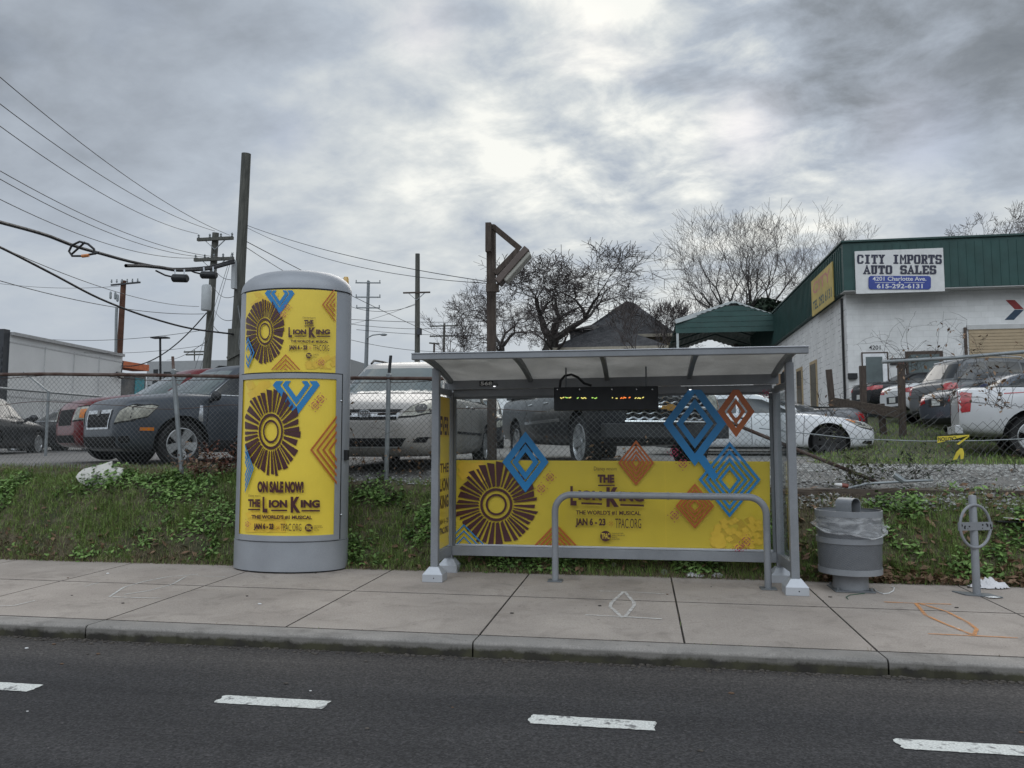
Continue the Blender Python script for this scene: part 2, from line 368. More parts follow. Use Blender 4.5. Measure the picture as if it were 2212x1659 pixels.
M_BAG = mat('white_bag_film', (.62, .61, .62), .4, vary=.12, scale=9)
# ------------------------------------------------------------------ terrain heights
ZR = -.105                                                     # road level
WSL = .013                                                     # cross fall of the walk
def walkz(y): return WSL * (y - 6)
YB = 8.43; YF = 9.62                                           # back of walk, fence line
def crest(x): return .90 + .14 * sst(-2.5, -6.5, x) if x < -2.5 else .90
def lotz(x, y):
    z = crest(x) + lump(x, y) * (1 - sst(YF + .2, YF + 1.2, y)) + (1.08 - crest(x)) * sst(YF, YF + 1.6, y) + .018 * max(0, min(y, 60) - 11)
    return z + max(0, min(y, 27.2) - 15.0) * .083 * sst(.3, 2.6, x - .15 * y) + (.13 * max(0, min(y, 60) - 29) * sst(.5, 3, x - .1 * y))
def lump(x, y): return .085 * nz(x * 1.1, y * 1.3) + .045 * nz(x * 2.9, y * 2.9) + .015 * nz(x * 7, y * 7)
def bankz(x, y):
    t = (y - YB) / (YF - YB)
    z = walkz(YB) + (crest(x) - walkz(YB)) * (.25 * t + .75 * (sst(-.25, .92, t) - .1177) / .8823)
    return z + lump(x, y) * sst(0, .45, t)
def gz(x, y): return walkz(y) if y < YB else bankz(x, y) if y < YF else lotz(x, y)
# ------------------------------------------------------------------ road, kerb, walk
m = MB(); m.add([(-400, -60, ZR), (400, -60, ZR), (400, 5.56, ZR), (-400, 5.56, ZR)], [(0, 1, 2, 3)])
road = struct(m.obj('road', M_ASPH))
m = MB(); m.add([(-400, -60, ZR - .02), (400, -60, ZR - .02), (400, -400, ZR - .02), (-400, -400, ZR - .02)], [(0, 1, 2, 3)])
struct(m.obj('far_ground', mat('far_soil', (.10, .10, .08), .95)))
JX = [-7.475, -5.925, -4.312, -2.757, -1.215, .281, 1.578, 3.05]
JX = [-7.475 - 1.52 * k for k in range(16, 0, -1)] + JX + [3.05 + 1.5 * k for k in range(1, 16)]
m = MB(); rn = random.Random(3)
for a, b in zip(JX[::2], JX[2::2]):                            # kerb stones with a rounded arris
    n = 44
    for i in range(n):
        xa = a + .006 + (b - a - .012) * i / n; xb = a + .006 + (b - a - .012) * (i + 1) / n
        ring = lambda x: [(x, 5.778, -.25), (x, 5.778, -.003), (x, 5.578 + .006 * nz(x * 3, 1) + .012 * max(0, nz(x * 9, 2)), .001), (x, 5.564 + .006 * nz(x * 3, 1) + .022 * max(0, nz(x * 9, 2)), -.005 - .016 * max(0, nz(x * 9, 2))), (x, 5.556 + .004 * nz(x * 4, 7) + .006 * nz(x * 14, 3), -.022), (x, 5.555, -.25)]
        k = len(m.v); m.v += ring(xa) + ring(xb); fs = [(k + j, k + j + 1, k + 7 + j, k + 6 + j) for j in range(5)]
        if i == 0: fs.append(tuple(k + j for j in range(6)))
        if i == n - 1: fs.append(tuple(k + 11 - j for j in range(6)))
        m.f += fs; m.m += [0] * len(fs)
struct(m.obj('kerb', M_KERB, smooth=True))
m = MB()                                                        # dirt and broken edge lying in the gutter
for i in range(900):
    x = rn.uniform(-9, 6); y = 5.55 - abs(rn.gauss(0, .045)); s = rn.uniform(.004, .016)
    m.sphere((x, y, ZR + s * .3), s, 5, (1.4, 1, .6))
stuff(tag(m.obj('gutter_grit', M_JOINT), 'dark grit and crumbs lying in the gutter along the kerb', 'grit'))
m = MB(); YM = lambda x: 7.22 - .008 * (x + 3)
def slab(a, b, y0, y1, y2, y3):
    g = .0032
    q = [(a + g, y0 + g), (b - g, y1 + g), (b - g, y2 - g), (a + g, y3 - g)]
    qi = [(a + g + .005, y0 + g + .005), (b - g - .005, y1 + g + .005), (b - g - .005, y2 - g - .005), (a + g + .005, y3 - g - .005)]
    vs = [(x, y, walkz(y) - .05) for x, y in q] + [(x, y, walkz(y) - .006) for x, y in q] + [(x, y, walkz(y)) for x, y in qi]
    m.add(vs, [(k, (k + 1) % 4, 4 + (k + 1) % 4, 4 + k) for k in range(4)] + [(4 + k, 4 + (k + 1) % 4, 8 + (k + 1) % 4, 8 + k) for k in range(4)], 1); m.add(vs[8:], [(0, 1, 2, 3)], 0)
for a, b in zip(JX, JX[1:]):
    slab(a, b, 5.792, 5.792, YM(b) - .004, YM(a) - .004); slab(a, b, YM(a) + .004, YM(b) + .004, YB + .25, YB + .25)
walk = struct(m.obj('sidewalk', [M_WALK, M_JOINT]))
m = MB(); m.add([(-30, 5.7, walkz(5.7) - .02), (30, 5.7, walkz(5.7) - .02), (30, YB + .2, walkz(YB) - .02), (-30, YB + .2, walkz(YB) - .02)], [(0, 1, 2, 3)])
m.obj('joint_filler', M_JOINT, walk)
# painted bike lane dashes (each a part of the road)
def flat(pts, z): return [(x, y, z) for x, y in pts]
m = None
for (ul, ur, vt, vb, s) in [(-160, 95, 1466, 1483, 0), (487, 715, 1504, 1520, 1), (1152, 1415, 1546, 1566, 2), (1935, 2240, 1597, 1615, 3)]:
    xl = gnd(ul, vt, ZR).x; xr = gnd(ur, vt + (ur - ul) * .055, ZR).x; y1 = 4.83 - .012 * (xl + 3) * 0; y0 = 4.70
    y1 = {0: 4.475, 1: 4.475, 2: 4.445, 3: 4.40}[s]; y0 = y1 - .14
    rr = random.Random(s); top = []; bot = []
    nn = 26
    for i in range(nn + 1):
        x = xl + (xr - xl) * i / nn; top.append((x, y1 + rr.uniform(-.003, .003))); bot.append((x, y0 + rr.uniform(-.003, .003)))
    lf = [(xl - rr.uniform(-.004, .022), y0 + (y1 - y0) * j / 6) for j in range(1, 6)]; rt = [(xr + rr.uniform(-.012, .012), y1 + (y0 - y1) * j / 6) for j in range(1, 6)]
    mm = MB(); mm.add(flat(bot[::1], ZR + .004) + flat(rt[::-1], ZR + .004) + flat(top[::-1], ZR + .004) + flat(lf[::-1], ZR + .004), [tuple(range(2 * nn + 2 + 10))])
    mm.obj('lane_dash', M_LINE, road)
# utility survey paint on the slabs
def sprayed(name, col, strokes, label):
    ma, nt, N, L = newmat(name); o = N.new('ShaderNodeOutputMaterial'); b = N.new('ShaderNodeBsdfDiffuse'); b.inputs[0].default_value = (*col, 1)
    t = N.new('ShaderNodeBsdfTransparent'); x = N.new('ShaderNodeMixShader'); v = N.new('ShaderNodeTexCoord').outputs['Object']
    L.new(ramp(nt, noi(nt, v, 14, 6, .75), [(.30, (.25,) * 3), (.60, (.9,) * 3)]), x.inputs[0]); L.new(t.outputs[0], x.inputs[1]); L.new(b.outputs[0], x.inputs[2]); L.new(x.outputs[0], o.inputs[0])
    mm = MB(); z = 0
    for pts, wd in strokes:
        P = []
        for u, v in pts:
            p = gnd(u, v, 0); p = gnd(u, v, walkz(p.y)); p = gnd(u, v, walkz(p.y)); P.append(Vector((p.x, p.y, 0)))
        Q = []
        for i in range(len(P) - 1):
            for k in range(6): Q.append(P[i].lerp(P[i + 1], k / 6))
        Q.append(P[-1]); vs = []
        for i, p in enumerate(Q):
            d = (Q[min(i + 1, len(Q) - 1)] - Q[max(i - 1, 0)]).normalized(); nn = Vector((-d.y, d.x, 0)); ww = wd * (.8 + .4 * abs(nz(p.x * 9, p.y * 9)))
            for sg in (1, -1): q = p + nn * ww * sg / 2; vs.append((q.x, q.y, walkz(q.y) + .004 + z))
        z += .0006
        mm.add(vs, [(2 * i, 2 * i + 1, 2 * i + 3, 2 * i + 2) for i in range(len(Q) - 1)])
    o = mm.obj('survey_mark', ma, walk); o['label'] = label
sprayed('white_spray', (.62, .60, .57), [([(1290, 1277), (1375, 1280), (1440, 1284)], .022), ([(1264, 1329), (1345, 1333), (1430, 1338)], .03), ([(1346, 1280), (1320, 1304), (1318, 1312), (1345, 1335)], .035), ([(1350, 1280), (1369, 1302), (1370, 1309), (1350, 1334)], .035)], 'white sprayed diamond between two bars')
sprayed('orange_spray', (.62, .30, .13), [([(1910, 1301), (1980, 1304), (2055, 1306)], .03), ([(2005, 1370), (2100, 1374), (2199, 1379)], .03), ([(1978, 1304), (2000, 1330), (2040, 1348), (2085, 1366), (2100, 1372)], .032), ([(1985, 1304), (2045, 1322), (2090, 1345), (2110, 1360), (2104, 1373)], .032)], 'orange sprayed arrow loop between two bars')
sprayed('chalk_spray', (.60, .60, .58), [([(236, 1290), (268, 1269), (310, 1257), (360, 1247), (428, 1241)], .022), ([(268, 1285), (320, 1277), (372, 1263), (402, 1246)], .02), ([(243, 1290), (290, 1292), (347, 1293)], .018), ([(425, 1245), (486, 1247)], .016), ([(183, 1268), (215, 1259)], .015), ([(0, 1310), (28, 1310), (75, 1299)], .018)], 'faint white sprayed curve on the left slabs')
# ------------------------------------------------------------------ bank and lot
M_SOIL = mat('bank_soil', (.045, .05, .022), .95, scale=3, col2=(.12, .10, .062), bump=.8, bscale=25, fine=.5)
M_GRAVEL = mat('gravel', (.12, .115, .105), .9, scale=2, col2=(.20, .195, .185), bump=1, bscale=45, fine=.75)
M_PAVE = mat('old_lot_asphalt', (.13, .125, .12), .9, scale=1.5, col2=(.19, .18, .17), fine=.4, bscale=60, bump=.4)
M_TURF = mat('turf_soil', (.038, .050, .018), .95, scale=3, col2=(.075, .078, .034), bump=.6, bscale=30, fine=.5)
xs = [-60, -40, -25, -16] + [-12 + .14 * i for i in range(172)] + [14, 18, 30, 60]
ys = [YB - .03 + (YF + .06 - YB) * i / 12 for i in range(13)]
m = MB(); m.add([(x, y, bankz(x, y) + (-.02 if j == 0 else 0)) for j, y in enumerate(ys) for x in xs], [(j * len(xs) + i, j * len(xs) + i + 1, (j + 1) * len(xs) + i + 1, (j + 1) * len(xs) + i) for j in range(len(ys) - 1) for i in range(len(xs) - 1)])
struct(m.obj('grass_bank', M_SOIL, smooth=True))
xs = [-400, -200, -100, -60, -40, -30] + [-24 + .4 * i for i in range(125)] + [28, 34, 45, 60, 100, 200, 400]
ys = [YF + .04 + .3 * i for i in range(75)] + [33, 36, 40, 45, 50, 60, 80, 120, 200, 400]
def zone(x, y):
    n = .5 * nz(x * .9, y * .9) + .3 * nz(x * 3, y * 3)
    if x - .15 * y > .9 + n * .8 and 12.6 + n < y < 27 and x < .62 * y: return 2
    if x < -4.6 + n and y < 10.9 + n: return 2
    if y > 12.8 + n and x < 3: return 1
    if x < -8.5: return 1
    if y > 20: return 1
    return 0
f = []; mi = []
for j in range(len(ys) - 1):
    for i in range(len(xs) - 1):
        f.append((j * len(xs) + i, j * len(xs) + i + 1, (j + 1) * len(xs) + i + 1, (j + 1) * len(xs) + i)); mi.append(zone((xs[i] + xs[i + 1]) / 2, (ys[j] + ys[j + 1]) / 2))
m = MB(); m.add([(x, y, lotz(x, y) + .012 * nz(x * 2, y * 2)) for y in ys for x in xs], f); m.m = mi
lot = struct(m.obj('parking_lot', [M_GRAVEL, M_PAVE, M_TURF], smooth=True))
# ------------------------------------------------------------------ planting and litter that nobody could count
def leafmat(name, a, b):
    m, nt, N, L = newmat(name); o = N.new('ShaderNodeOutputMaterial'); p = N.new('ShaderNodeBsdfPrincipled'); L.new(p.outputs[0], o.inputs[0])
    g = N.new('ShaderNodeNewGeometry'); L.new(ramp(nt, g.outputs['Random Per Island'], [(0, a), (1, b)]), p.inputs['Base Color']); p.inputs['Roughness'].default_value = .6; p.inputs['Specular IOR Level'].default_value = .3
    return m
M_LEAFG = leafmat('weed_leaf', (.038, .082, .02), (.15, .25, .062))
M_GRASSG = leafmat('grass_blade', (.085, .15, .033), (.25, .34, .095))
M_DRY = leafmat('dry_grass', (.11, .085, .05), (.25, .20, .125))
M_DEAD = leafmat('dead_leaf', (.085, .045, .022), (.25, .16, .10))
M_STONE = leafmat('gravel_stone', (.12, .118, .11), (.42, .42, .40))
def blade(m, p, h, wd, rn, mi, lean=.5):
    a = rn.uniform(0, 6.283); dx, dy = math.cos(a), math.sin(a); l = h * rn.uniform(.1, lean * 1.6)
    x, y, z = p; sx, sy = -dy * wd, dx * wd
    m.add([(x - sx, y - sy, z - .01), (x + sx, y + sy, z - .01), (x + sx * .7 + dx * l * .35, y + sy * .7 + dy * l * .35, z + h * .6), (x - sx * .7 + dx * l * .35, y - sy * .7 + dy * l * .35, z + h * .6), (x + dx * l, y + dy * l, z + h * .92)], [(0, 1, 2, 3), (3, 2, 4)], mi)
def leaf(m, p, s, rn, mi, flat=.6):
    nrm = Vector((rn.gauss(0, flat), rn.gauss(-.25, flat), 1)).normalized(); t = nrm.orthogonal(); t.rotate(Matrix.Rotation(rn.uniform(0, 6.28), 3, nrm)); b = nrm.cross(t); p = Vector(p)
    m.add([p - t * s, p - b * s * .5 + nrm * s * .12, p + t * s * 1.1, p + b * s * .5 + nrm * s * .12], [(0, 1, 2, 3)], mi)
rn = random.Random(11)
m = MB()
for i in range(38000):                                          # weeds, tufts and bare dry patches
    x = rn.uniform(-10.5, 8.5); t = rn.random() ** 1.1; y = YB + .02 + (YF + .02 - YB) * t
    c = 1.3 * nz(x * .8 + 5, y * 1.2) + 1.0 * nz(x * 2.4, y * 2.4 + 9) + .5 * nz(x * 6, y * 6)
    k1 = nz(x * 1.6 + 20, y * 2.2) + .5 * nz(x * 6, y * 6 + 3)
    green = c + 1.0 + (.30 if -2.6 > x > -5.2 else 0) + (.12 if x > 2.6 else 0) - (.5 if 1.5 < x < 2.5 and t > .35 else 0) - 2.4 * max(0, t - .50) - (.8 if x < -4.5 and t < .20 else 0)
    px, py = x + rn.gauss(0, .03), y + rn.gauss(0, .03); z = bankz(px, py)
    if x > 1.5 and t > .66 and rn.random() < .75: continue
    if x > -3.7 and x < 1.5 and t > .74 and rn.random() < .8: continue
    if green > 0:
        if k1 > .12:                                            # broad leaved clumps
            h = rn.uniform(.0, .08) * (1 + max(0, green)); lf_ = 3 if nz(x * 3 + 40, y * 3) > .05 else 0
            for q in (1, .6, .2): leaf(m, (px + rn.gauss(0, .03), py + rn.gauss(0, .03), z + h * q + .008), rn.uniform(.010, .030), rn, lf_)
        else:                                                   # grass tufts, long where it is lush
            L_ = rn.uniform(.025, .08) * (1.8 if green > 1.2 else 1.0)
            for _ in range(5): blade(m, (px + rn.gauss(0, .02), py + rn.gauss(0, .02), z), L_ * rn.uniform(.6, 1.3), .0026, rn, 1 if rn.random() < .88 else 2, 1.1)
    elif rn.random() < .8:
        for _ in range(4): blade(m, (px + rn.gauss(0, .03), py + rn.gauss(0, .03), z), rn.uniform(.015, .075), .0026, rn, 2 if rn.random() < .8 else 1, 1.6)
for i in range(9000):                                           # dry fringe trodden along the back of the walk
    x = rn.uniform(-10.5, 8.5); y = YB - .06 + abs(rn.gauss(0, .09)); z = gz(x, max(y, YB))
    blade(m, (x, y, z), rn.uniform(.02, .085), .003, rn, 2 if rn.random() < .7 else 1, 1.2)
for i in range(420):                                            # tufts rooted in the slab joints
    if i < 120: x = rn.uniform(-9, 6); y = 5.785
    else: x = rn.choice(JX) + rn.gauss(0, .003); y = rn.choice((rn.uniform(7.6, 8.42), rn.uniform(5.8, 8.4)))
    if nz(x * 4, y * 3) > .05: blade(m, (x, y, walkz(y)), rn.uniform(.008, .03), .002, rn, 2 if rn.random() < .6 else 1, 1.4)
for i in range(9000):                                           # crest grass and the turf slope by the right fence
    if i < 3600: x = rn.uniform(-11, -4.2); y = YF + abs(rn.gauss(0, .6))
    else:
        y = rn.uniform(13, 24); x = y * rn.uniform(.2, .6)
        if zone(x, y) != 2: continue
    for _ in range(2): blade(m, (x + rn.gauss(0, .03), y + rn.gauss(0, .03), gz(x, y)), rn.uniform(.04, .11), .006 if i >= 3600 else .003, rn, (2 if rn.random() < .55 else 1) if i < 3600 else (1 if rn.random() < .85 else 2))
grass = stuff(tag(m.obj('grass', [M_LEAFG, M_GRASSG, M_DRY, leafmat('bright_weed', (.08, .16, .035), (.23, .36, .105))]), 'low green weeds and dry grass covering the bank and turf', 'grass'))
m = MB()
for i in range(2600):                                           # fallen oak leaves
    k = rn.random()
    if k < .5: x = rn.uniform(1.75, 6.5); y = YB - .05 + abs(rn.gauss(0, .12))
    elif k < .85: x = rn.uniform(1.5, 7); y = YB + (YF - YB) * rn.random() ** 1.3
    else: x = rn.uniform(-9, 2); y = YB + abs(rn.gauss(0, .25))
    leaf(m, (x, y, gz(x, max(YB, y)) + rn.uniform(.012, .07)), rn.uniform(.018, .045), rn, 0, .5)
stuff(tag(m.obj('dead_leaves', M_DEAD), 'brown fallen leaves gathered along the back of the sidewalk', 'leaves'))
m = MB()
for i in range(11000):
    k = rn.random()
    if k < .66: x = rn.uniform(1.5, 8.5); y = YF + .1 + 3.2 * rn.random() ** 1.6
    elif k < .9: x = rn.uniform(-4.2, 2); y = YF + 2.2 * rn.random() ** 1.5 - .12
    else: x = rn.uniform(1.4, 4.2); y = rn.uniform(YF - .45, YF)
    s = rn.uniform(.008, .03); z = gz(x, y); a = rn.uniform(0, 6.3); c, q = math.cos(a) * s, math.sin(a) * s
    m.add([(x + c, y + q, z), (x - q, y + c, z + s * .25), (x - c, y - q, z), (x + q, y - c, z + s * .1), (x, y, z + s * rn.uniform(.6, 1.1))], [(0, 1, 4), (1, 2, 4), (2, 3, 4), (3, 0, 4)])
stuff(tag(m.obj('gravel_stones', M_STONE), 'loose pale gravel lying behind the timber edge and fence', 'gravel'))
# ------------------------------------------------------------------ print inks
I_YEL = mat('ink_yellow', (.82, .61, .055), .45, vary=.05, scale=1.5); I_ORY = mat('ink_golden', (.77, .51, .045), .45, vary=.06, scale=5)
I_BLU = mat('ink_blue', (.012, .20, .47), .45, vary=.05); I_MAR = mat('ink_maroon', (.060, .012, .016), .45, vary=.1)
I_ORA = mat('ink_orange', (.43, .105, .018), .45, vary=.08); I_PNK = mat('ink_pink', (.42, .035, .10), .45, vary=.08)
for _m in (I_YEL, I_ORY, I_BLU, I_MAR, I_ORA, I_PNK):
    _b = [n for n in _m.node_tree.nodes if n.type == 'BSDF_PRINCIPLED'][0]; _b.inputs['Coat Weight'].default_value = .6; _b.inputs['Coat Roughness'].default_value = .12
INKS = [I_YEL, I_ORY, I_BLU, I_MAR, I_ORA, I_PNK]
def logo_block(a, x, y, r, mi=3):                              # round emblem with the initials and four small lines
    a.poly([(x + r * math.cos(t * .2618), y + r * math.sin(t * .2618)) for t in range(24)], mi)
    a.text('TPAC', x - r * .78, y - r * .52, x + r * .78, y + r * .52, 0, .01)
    for i, wd in enumerate(('TENNESSEE', 'PERFORMING', 'ARTS', 'CENTER')):
        a.text(wd, x + r * 1.25, y - r * .62 + i * r * .36, x + r * 1.25 + r * .235 * len(wd), y - r * .62 + i * r * .36 + r * .26, mi)
def title(a, x0, y0, x1, sc, mi=3, sl=0.0, one=False):
    """tall initials with the smaller capitals underlined"""
    w = x1 - x0; f = lambda k: x0 + w * k; g = lambda k: sl * w * k
    if not one:
        a.text('L', f(0), y0 + g(0), f(.085), y0 + sc + g(0), mi, .055); a.text('ION', f(.11), y0 + sc * .2 + g(.1), f(.43), y0 + sc * .70 + g(.1), mi, .06, sl)
        a.rect(f(.15), y0 + sc * .82 + g(.15), f(.43), y0 + sc * .92 + g(.15), mi, sl)
        a.text('K', f(.49), y0 + g(.49), f(.66), y0 + sc * 1.02 + g(.49), mi, .055); a.text('ING', f(.665), y0 + sc * .2 + g(.66), f(1), y0 + sc * .70 + g(.66), mi, .06, sl)
        a.rect(f(.68), y0 + sc * .84 + g(.68), f(1), y0 + sc * .94 + g(.68), mi, sl)
# ------------------------------------------------------------------ advertising column
KX, KY, KA, KB = -3.955, 8.40, .655, .425
KZ0 = .03; kz = lambda v: atY(640, v, 7.98).z
Z_BASE, Z_DOOR1, Z_SEAM, Z_TOP = kz(1172), kz(815), kz(805), kz(622)
def kpt(th, off=0.0): return (KX + (KA + off) * math.cos(th), KY + (KB + off) * math.sin(th))
def kmap(u, v, off):
    d = ray(u, v); a, b = KA + off + .004, KB + off + .004
    ox, oy = CAM.x - KX, CAM.y - KY
    A = (d.x / a) ** 2 + (d.y / b) ** 2; B = 2 * (ox * d.x / a**2 + oy * d.y / b**2); C = (ox / a) ** 2 + (oy / b) ** 2 - 1
    t = (-B - math.sqrt(max(0, B * B - 4 * A * C))) / (2 * A); return CAM + d * t
M_KIO = mat('silver_column_paint', (.31, .325, .35), .38, .15, vary=.07, scale=2.2, fine=.10, bscale=160)
kio = thing('advertising_column', 'tall grey oval advertising column with two curved yellow theatre posters', 'advertising column', (KX, KY, KZ0))
def ell(m, z0, z1, off0=0, off1=None, n=64):
    off1 = off0 if off1 is None else off1
    m.add([(*kpt(2 * math.pi * k / n, off0), z0) for k in range(n)] + [(*kpt(2 * math.pi * k / n, off1), z1) for k in range(n)],
          [(k, (k + 1) % n, n + (k + 1) % n, n + k) for k in range(n)] + [tuple(range(n)), tuple(range(2 * n - 1, n - 1, -1))])
m = MB(); ell(m, KZ0 + .015, Z_BASE - .004, .006); m.obj('base', M_KIO, kio, smooth=True)
m = MB(); ell(m, KZ0, KZ0 + .015, -.012); ell(m, Z_BASE - .006, Z_BASE + .002, -.002); m.obj('shadow_gap', M_BLACK, kio, smooth=True)
m = MB(); ell(m, Z_BASE, Z_TOP, 0); m.obj('body', M_KIO, kio, smooth=True)
m = MB(); n = 64; zt = kz(571); prof = [(1, 0), (.995, .14), (.975, .30), (.94, .45), (.885, .59), (.80, .73), (.68, .84), (.5, .93), (.3, .98), (.1, 1.0)]
hd = zt - Z_TOP
m.add([(KX + (KA + .004) * s * math.cos(2 * math.pi * k / n), KY + (KB + .004) * s * math.sin(2 * math.pi * k / n), Z_TOP + .006 + hd * h) for s, h in prof for k in range(n)],
      [(i * n + k, i * n + (k + 1) % n, (i + 1) * n + (k + 1) % n, (i + 1) * n + k) for i in range(len(prof) - 1) for k in range(n)] + [tuple((len(prof) - 1) * n + k for k in range(n)), tuple(range(n - 1, -1, -1))])
m.obj('domed_cap', M_KIO, kio, smooth=True)
# raised door frame round the lower poster, drawn on the curved face
def kband(m, u0, v0, u1, v1, o0, o1, nn=20):
    vs = []
    for i in range(nn + 1):
        u = u0 + (u1 - u0) * i / nn
        for (v, o) in ((v0, o0), (v0, o1), (v1, o1), (v1, o0)):
            p = kmap(u, 640 if False else 700, o); z = kz(v); vs.append((p.x, p.y, z))
    m.add(vs, [(4 * i + j, 4 * i + (j + 1) % 4, 4 * i + 4 + (j + 1) % 4, 4 * i + 4 + j) for i in range(nn) for j in range(4)] + [(0, 1, 2, 3), (4 * nn + 3, 4 * nn + 2, 4 * nn + 1, 4 * nn)])
m = MB(); kband(m, 525.5, 806, 741, 817, -.004, .016); kband(m, 525.5, 1158, 741, 1170, -.004, .016); kband(m, 729, 817, 741, 1158, -.004, .016, 3); kband(m, 525.5, 817, 528.5, 1158, -.004, .016, 2)
dr = m.obj('poster_door', M_KIO, kio, smooth=True)
m = MB(); kband(m, 525, 803.6, 743, 805.2, 0, .002); kband(m, 741.3, 805, 743, 1170, 0, .002, 2); kband(m, 525.3, 622.2, 756, 623.6, .0, .004); m.obj('door_seam', M_BLACK, kio)
m = MB()
for v in (866, 1112):
    p = kmap(737, v, .016); m.sphere((p.x, p.y, p.z), .012, 8)
m.obj('door_lock', M_CHROME, dr, smooth=True)
# upper poster
a = Art(kmap, 8); X0, Y0, X1, Y1 = 530.5, 625, 726.5, 803
def kposter(a, x0, ytop, x1, ybot):
    n = 24; pts = []
    for i in range(n + 1):
        u = x0 + (x1 - x0) * i / n; p = kmap(u, 700, .002)
        pts.append((u, kz(ytop), kz(ybot), p))
    a.mb.add([(p.x, p.y, z) for u, zt, zb, p in pts for z in (zt, zb)], [(2 * i, 2 * i + 1, 2 * i + 3, 2 * i + 2) for i in range(n)], 0)
kposter(a, X0, 624.5, X1, 803)
a.clip = (531.5, 632, 725, 797)
for q in range(26):
    rr = random.Random(q); cx, cy = rr.uniform(535, 590), rr.uniform(630, 668)
    a.poly([(cx, cy), (cx + 9, cy - 5), (cx + 15, cy + 4), (cx + 5, cy + 9)], 1)
for q in range(26):
    rr = random.Random(q + 50); cx, cy = rr.uniform(655, 722), rr.uniform(768, 800); a.poly([(cx, cy), (cx + 9, cy - 5), (cx + 15, cy + 4), (cx + 5, cy + 9)], 1)
a.clip = (531.5, 627, 725, 799)
a.diamond(604, 634, 32, 46, 11, 2); a.diamond(604, 634, 19, 28, 8, 2)
a.burst(572, 716, 44, 73, 3, 0, 2); a.clip = (531.5, 626, 724.5, 799)
a.diamond(536, 762, 14, 34, 3, 2); a.diamond(536, 762, 8, 22, 3, 2)
for k in range(4): a.diamond(738, 658, 42 - k * 8, 55 - k * 11, 3.2, 4)
for k in range(4): a.diamond(617, 812, 44 - k * 9, 47 - k * 10, 3.2, 4)
a.medal(620, 664, 7, 5); a.medal(611, 679, 7, 5); a.medal(694, 783, 7, 5)
a.text('Disney', 654, 684, 669, 689, 3); a.text('PRESENTS', 670, 685.5, 682, 688.5, 3)
a.text('THE', 657, 691, 677, 701, 3, .06); a.rect(657.5, 703, 677, 705, 3)
title(a, 623, 707, 713, 22); a.text("THE WORLD'S #1 MUSICAL", 628, 734, 709, 740, 3, .05, .015)
a.text('JAN 6 - 23', 624, 745, 664, 757.5, 3, .07, .01); a.medal(670, 751, 3, 5); a.text('TPAC.ORG', 676, 745, 711, 757.5, 3, 0, .02)
logo_block(a, 667, 768, 6.2)
o = a.mb.obj('upper_poster', INKS, kio)
# lower poster
a = Art(kmap, 8); kposter(a, 528.5, 817, 729, 1158); a.clip = (529, 823, 727.5, 1150)
for q in range(30):
    rr = random.Random(q + 9); cx, cy = rr.uniform(530, 570), rr.uniform(824, 860); a.poly([(cx, cy), (cx + 11, cy - 6), (cx + 18, cy + 5), (cx + 6, cy + 12)], 1)
for q in range(40):
    rr = random.Random(q + 90); cx, cy = rr.uniform(526, 600), rr.uniform(1105, 1150); a.poly([(cx, cy), (cx + 14, cy - 6), (cx + 20, cy + 5), (cx + 6, cy + 12)], 1)
a.diamond(640, 832, 51, 68, 16, 2); a.diamond(640, 832, 30, 42, 12, 2)
a.burst(585, 932, 66, 98, 3, 0, 5); a.medal(692, 862, 9, 5); a.medal(681, 876, 9, 5)
for k in range(4): a.diamond(738, 972, 68 - k * 13, 88 - k * 16, 5, 4)
for k in range(4): a.diamond(528, 1012, 20 - k * 4, 56 - k * 11, 2.6, 2)
a.text('ON SALE NOW!', 556, 1039, 656, 1064, 3, .065, .01)
a.text('Disney', 537, 1068, 549, 1074, 3); a.text('PRESENTS', 551, 1070, 563, 1073, 3)
a.text('THE', 536, 1078, 562, 1095, 3, .06, .015); a.rect(536, 1099, 562, 1102, 3, .015); title(a, 567, 1073, 691, 34)
a.text("THE WORLD'S #1 MUSICAL", 543, 1112, 674, 1121, 3, .045, .012)
a.text('JAN 6 - 23', 548, 1130, 591, 1146, 3, .065, .01); a.medal(600, 1140, 4, 4); a.text('TPAC.ORG', 606, 1131, 651, 1147, 3, 0, .005); logo_block(a, 667, 1140, 8.5); a.medal(531, 1132, 7, 5)
a.mb.obj('lower_poster', INKS, kio)
# corner fin with beacon
fx, fy = atY(746, 700, 8.62).xy
m = MB(); m.lathe([(.052, KZ0 + .2), (.055, kz(640)), (.055, kz(603)), (.045, kz(600))], 20, (fx, fy, 0)); m.obj('corner_fin', M_KIO, kio, smooth=True)
m = MB(); zb = kz(601); m.lathe([(.040, zb), (.040, zb + .045), (.032, zb + .05)], 16, (fx, fy, 0)); bc = m.obj('beacon_base', M_BLACK, kio, smooth=True)
m = MB(); m.lathe([(.033, zb + .05), (.033, zb + .125), (.026, zb + .14), (.0001, zb + .142)], 16, (fx, fy, 0)); m.obj('beacon_lens', mat('amber_plastic', (.50, .30, .06), .2, coat=.5), bc, smooth=True)
m = MB(); p = kmap(747, 980, .0); m.box(p.x - .03, p.x + .03, p.y - .03, p.y + .03, kz(995), kz(972)); m.obj('latch_box', M_BLACK, kio, bevel=.004)
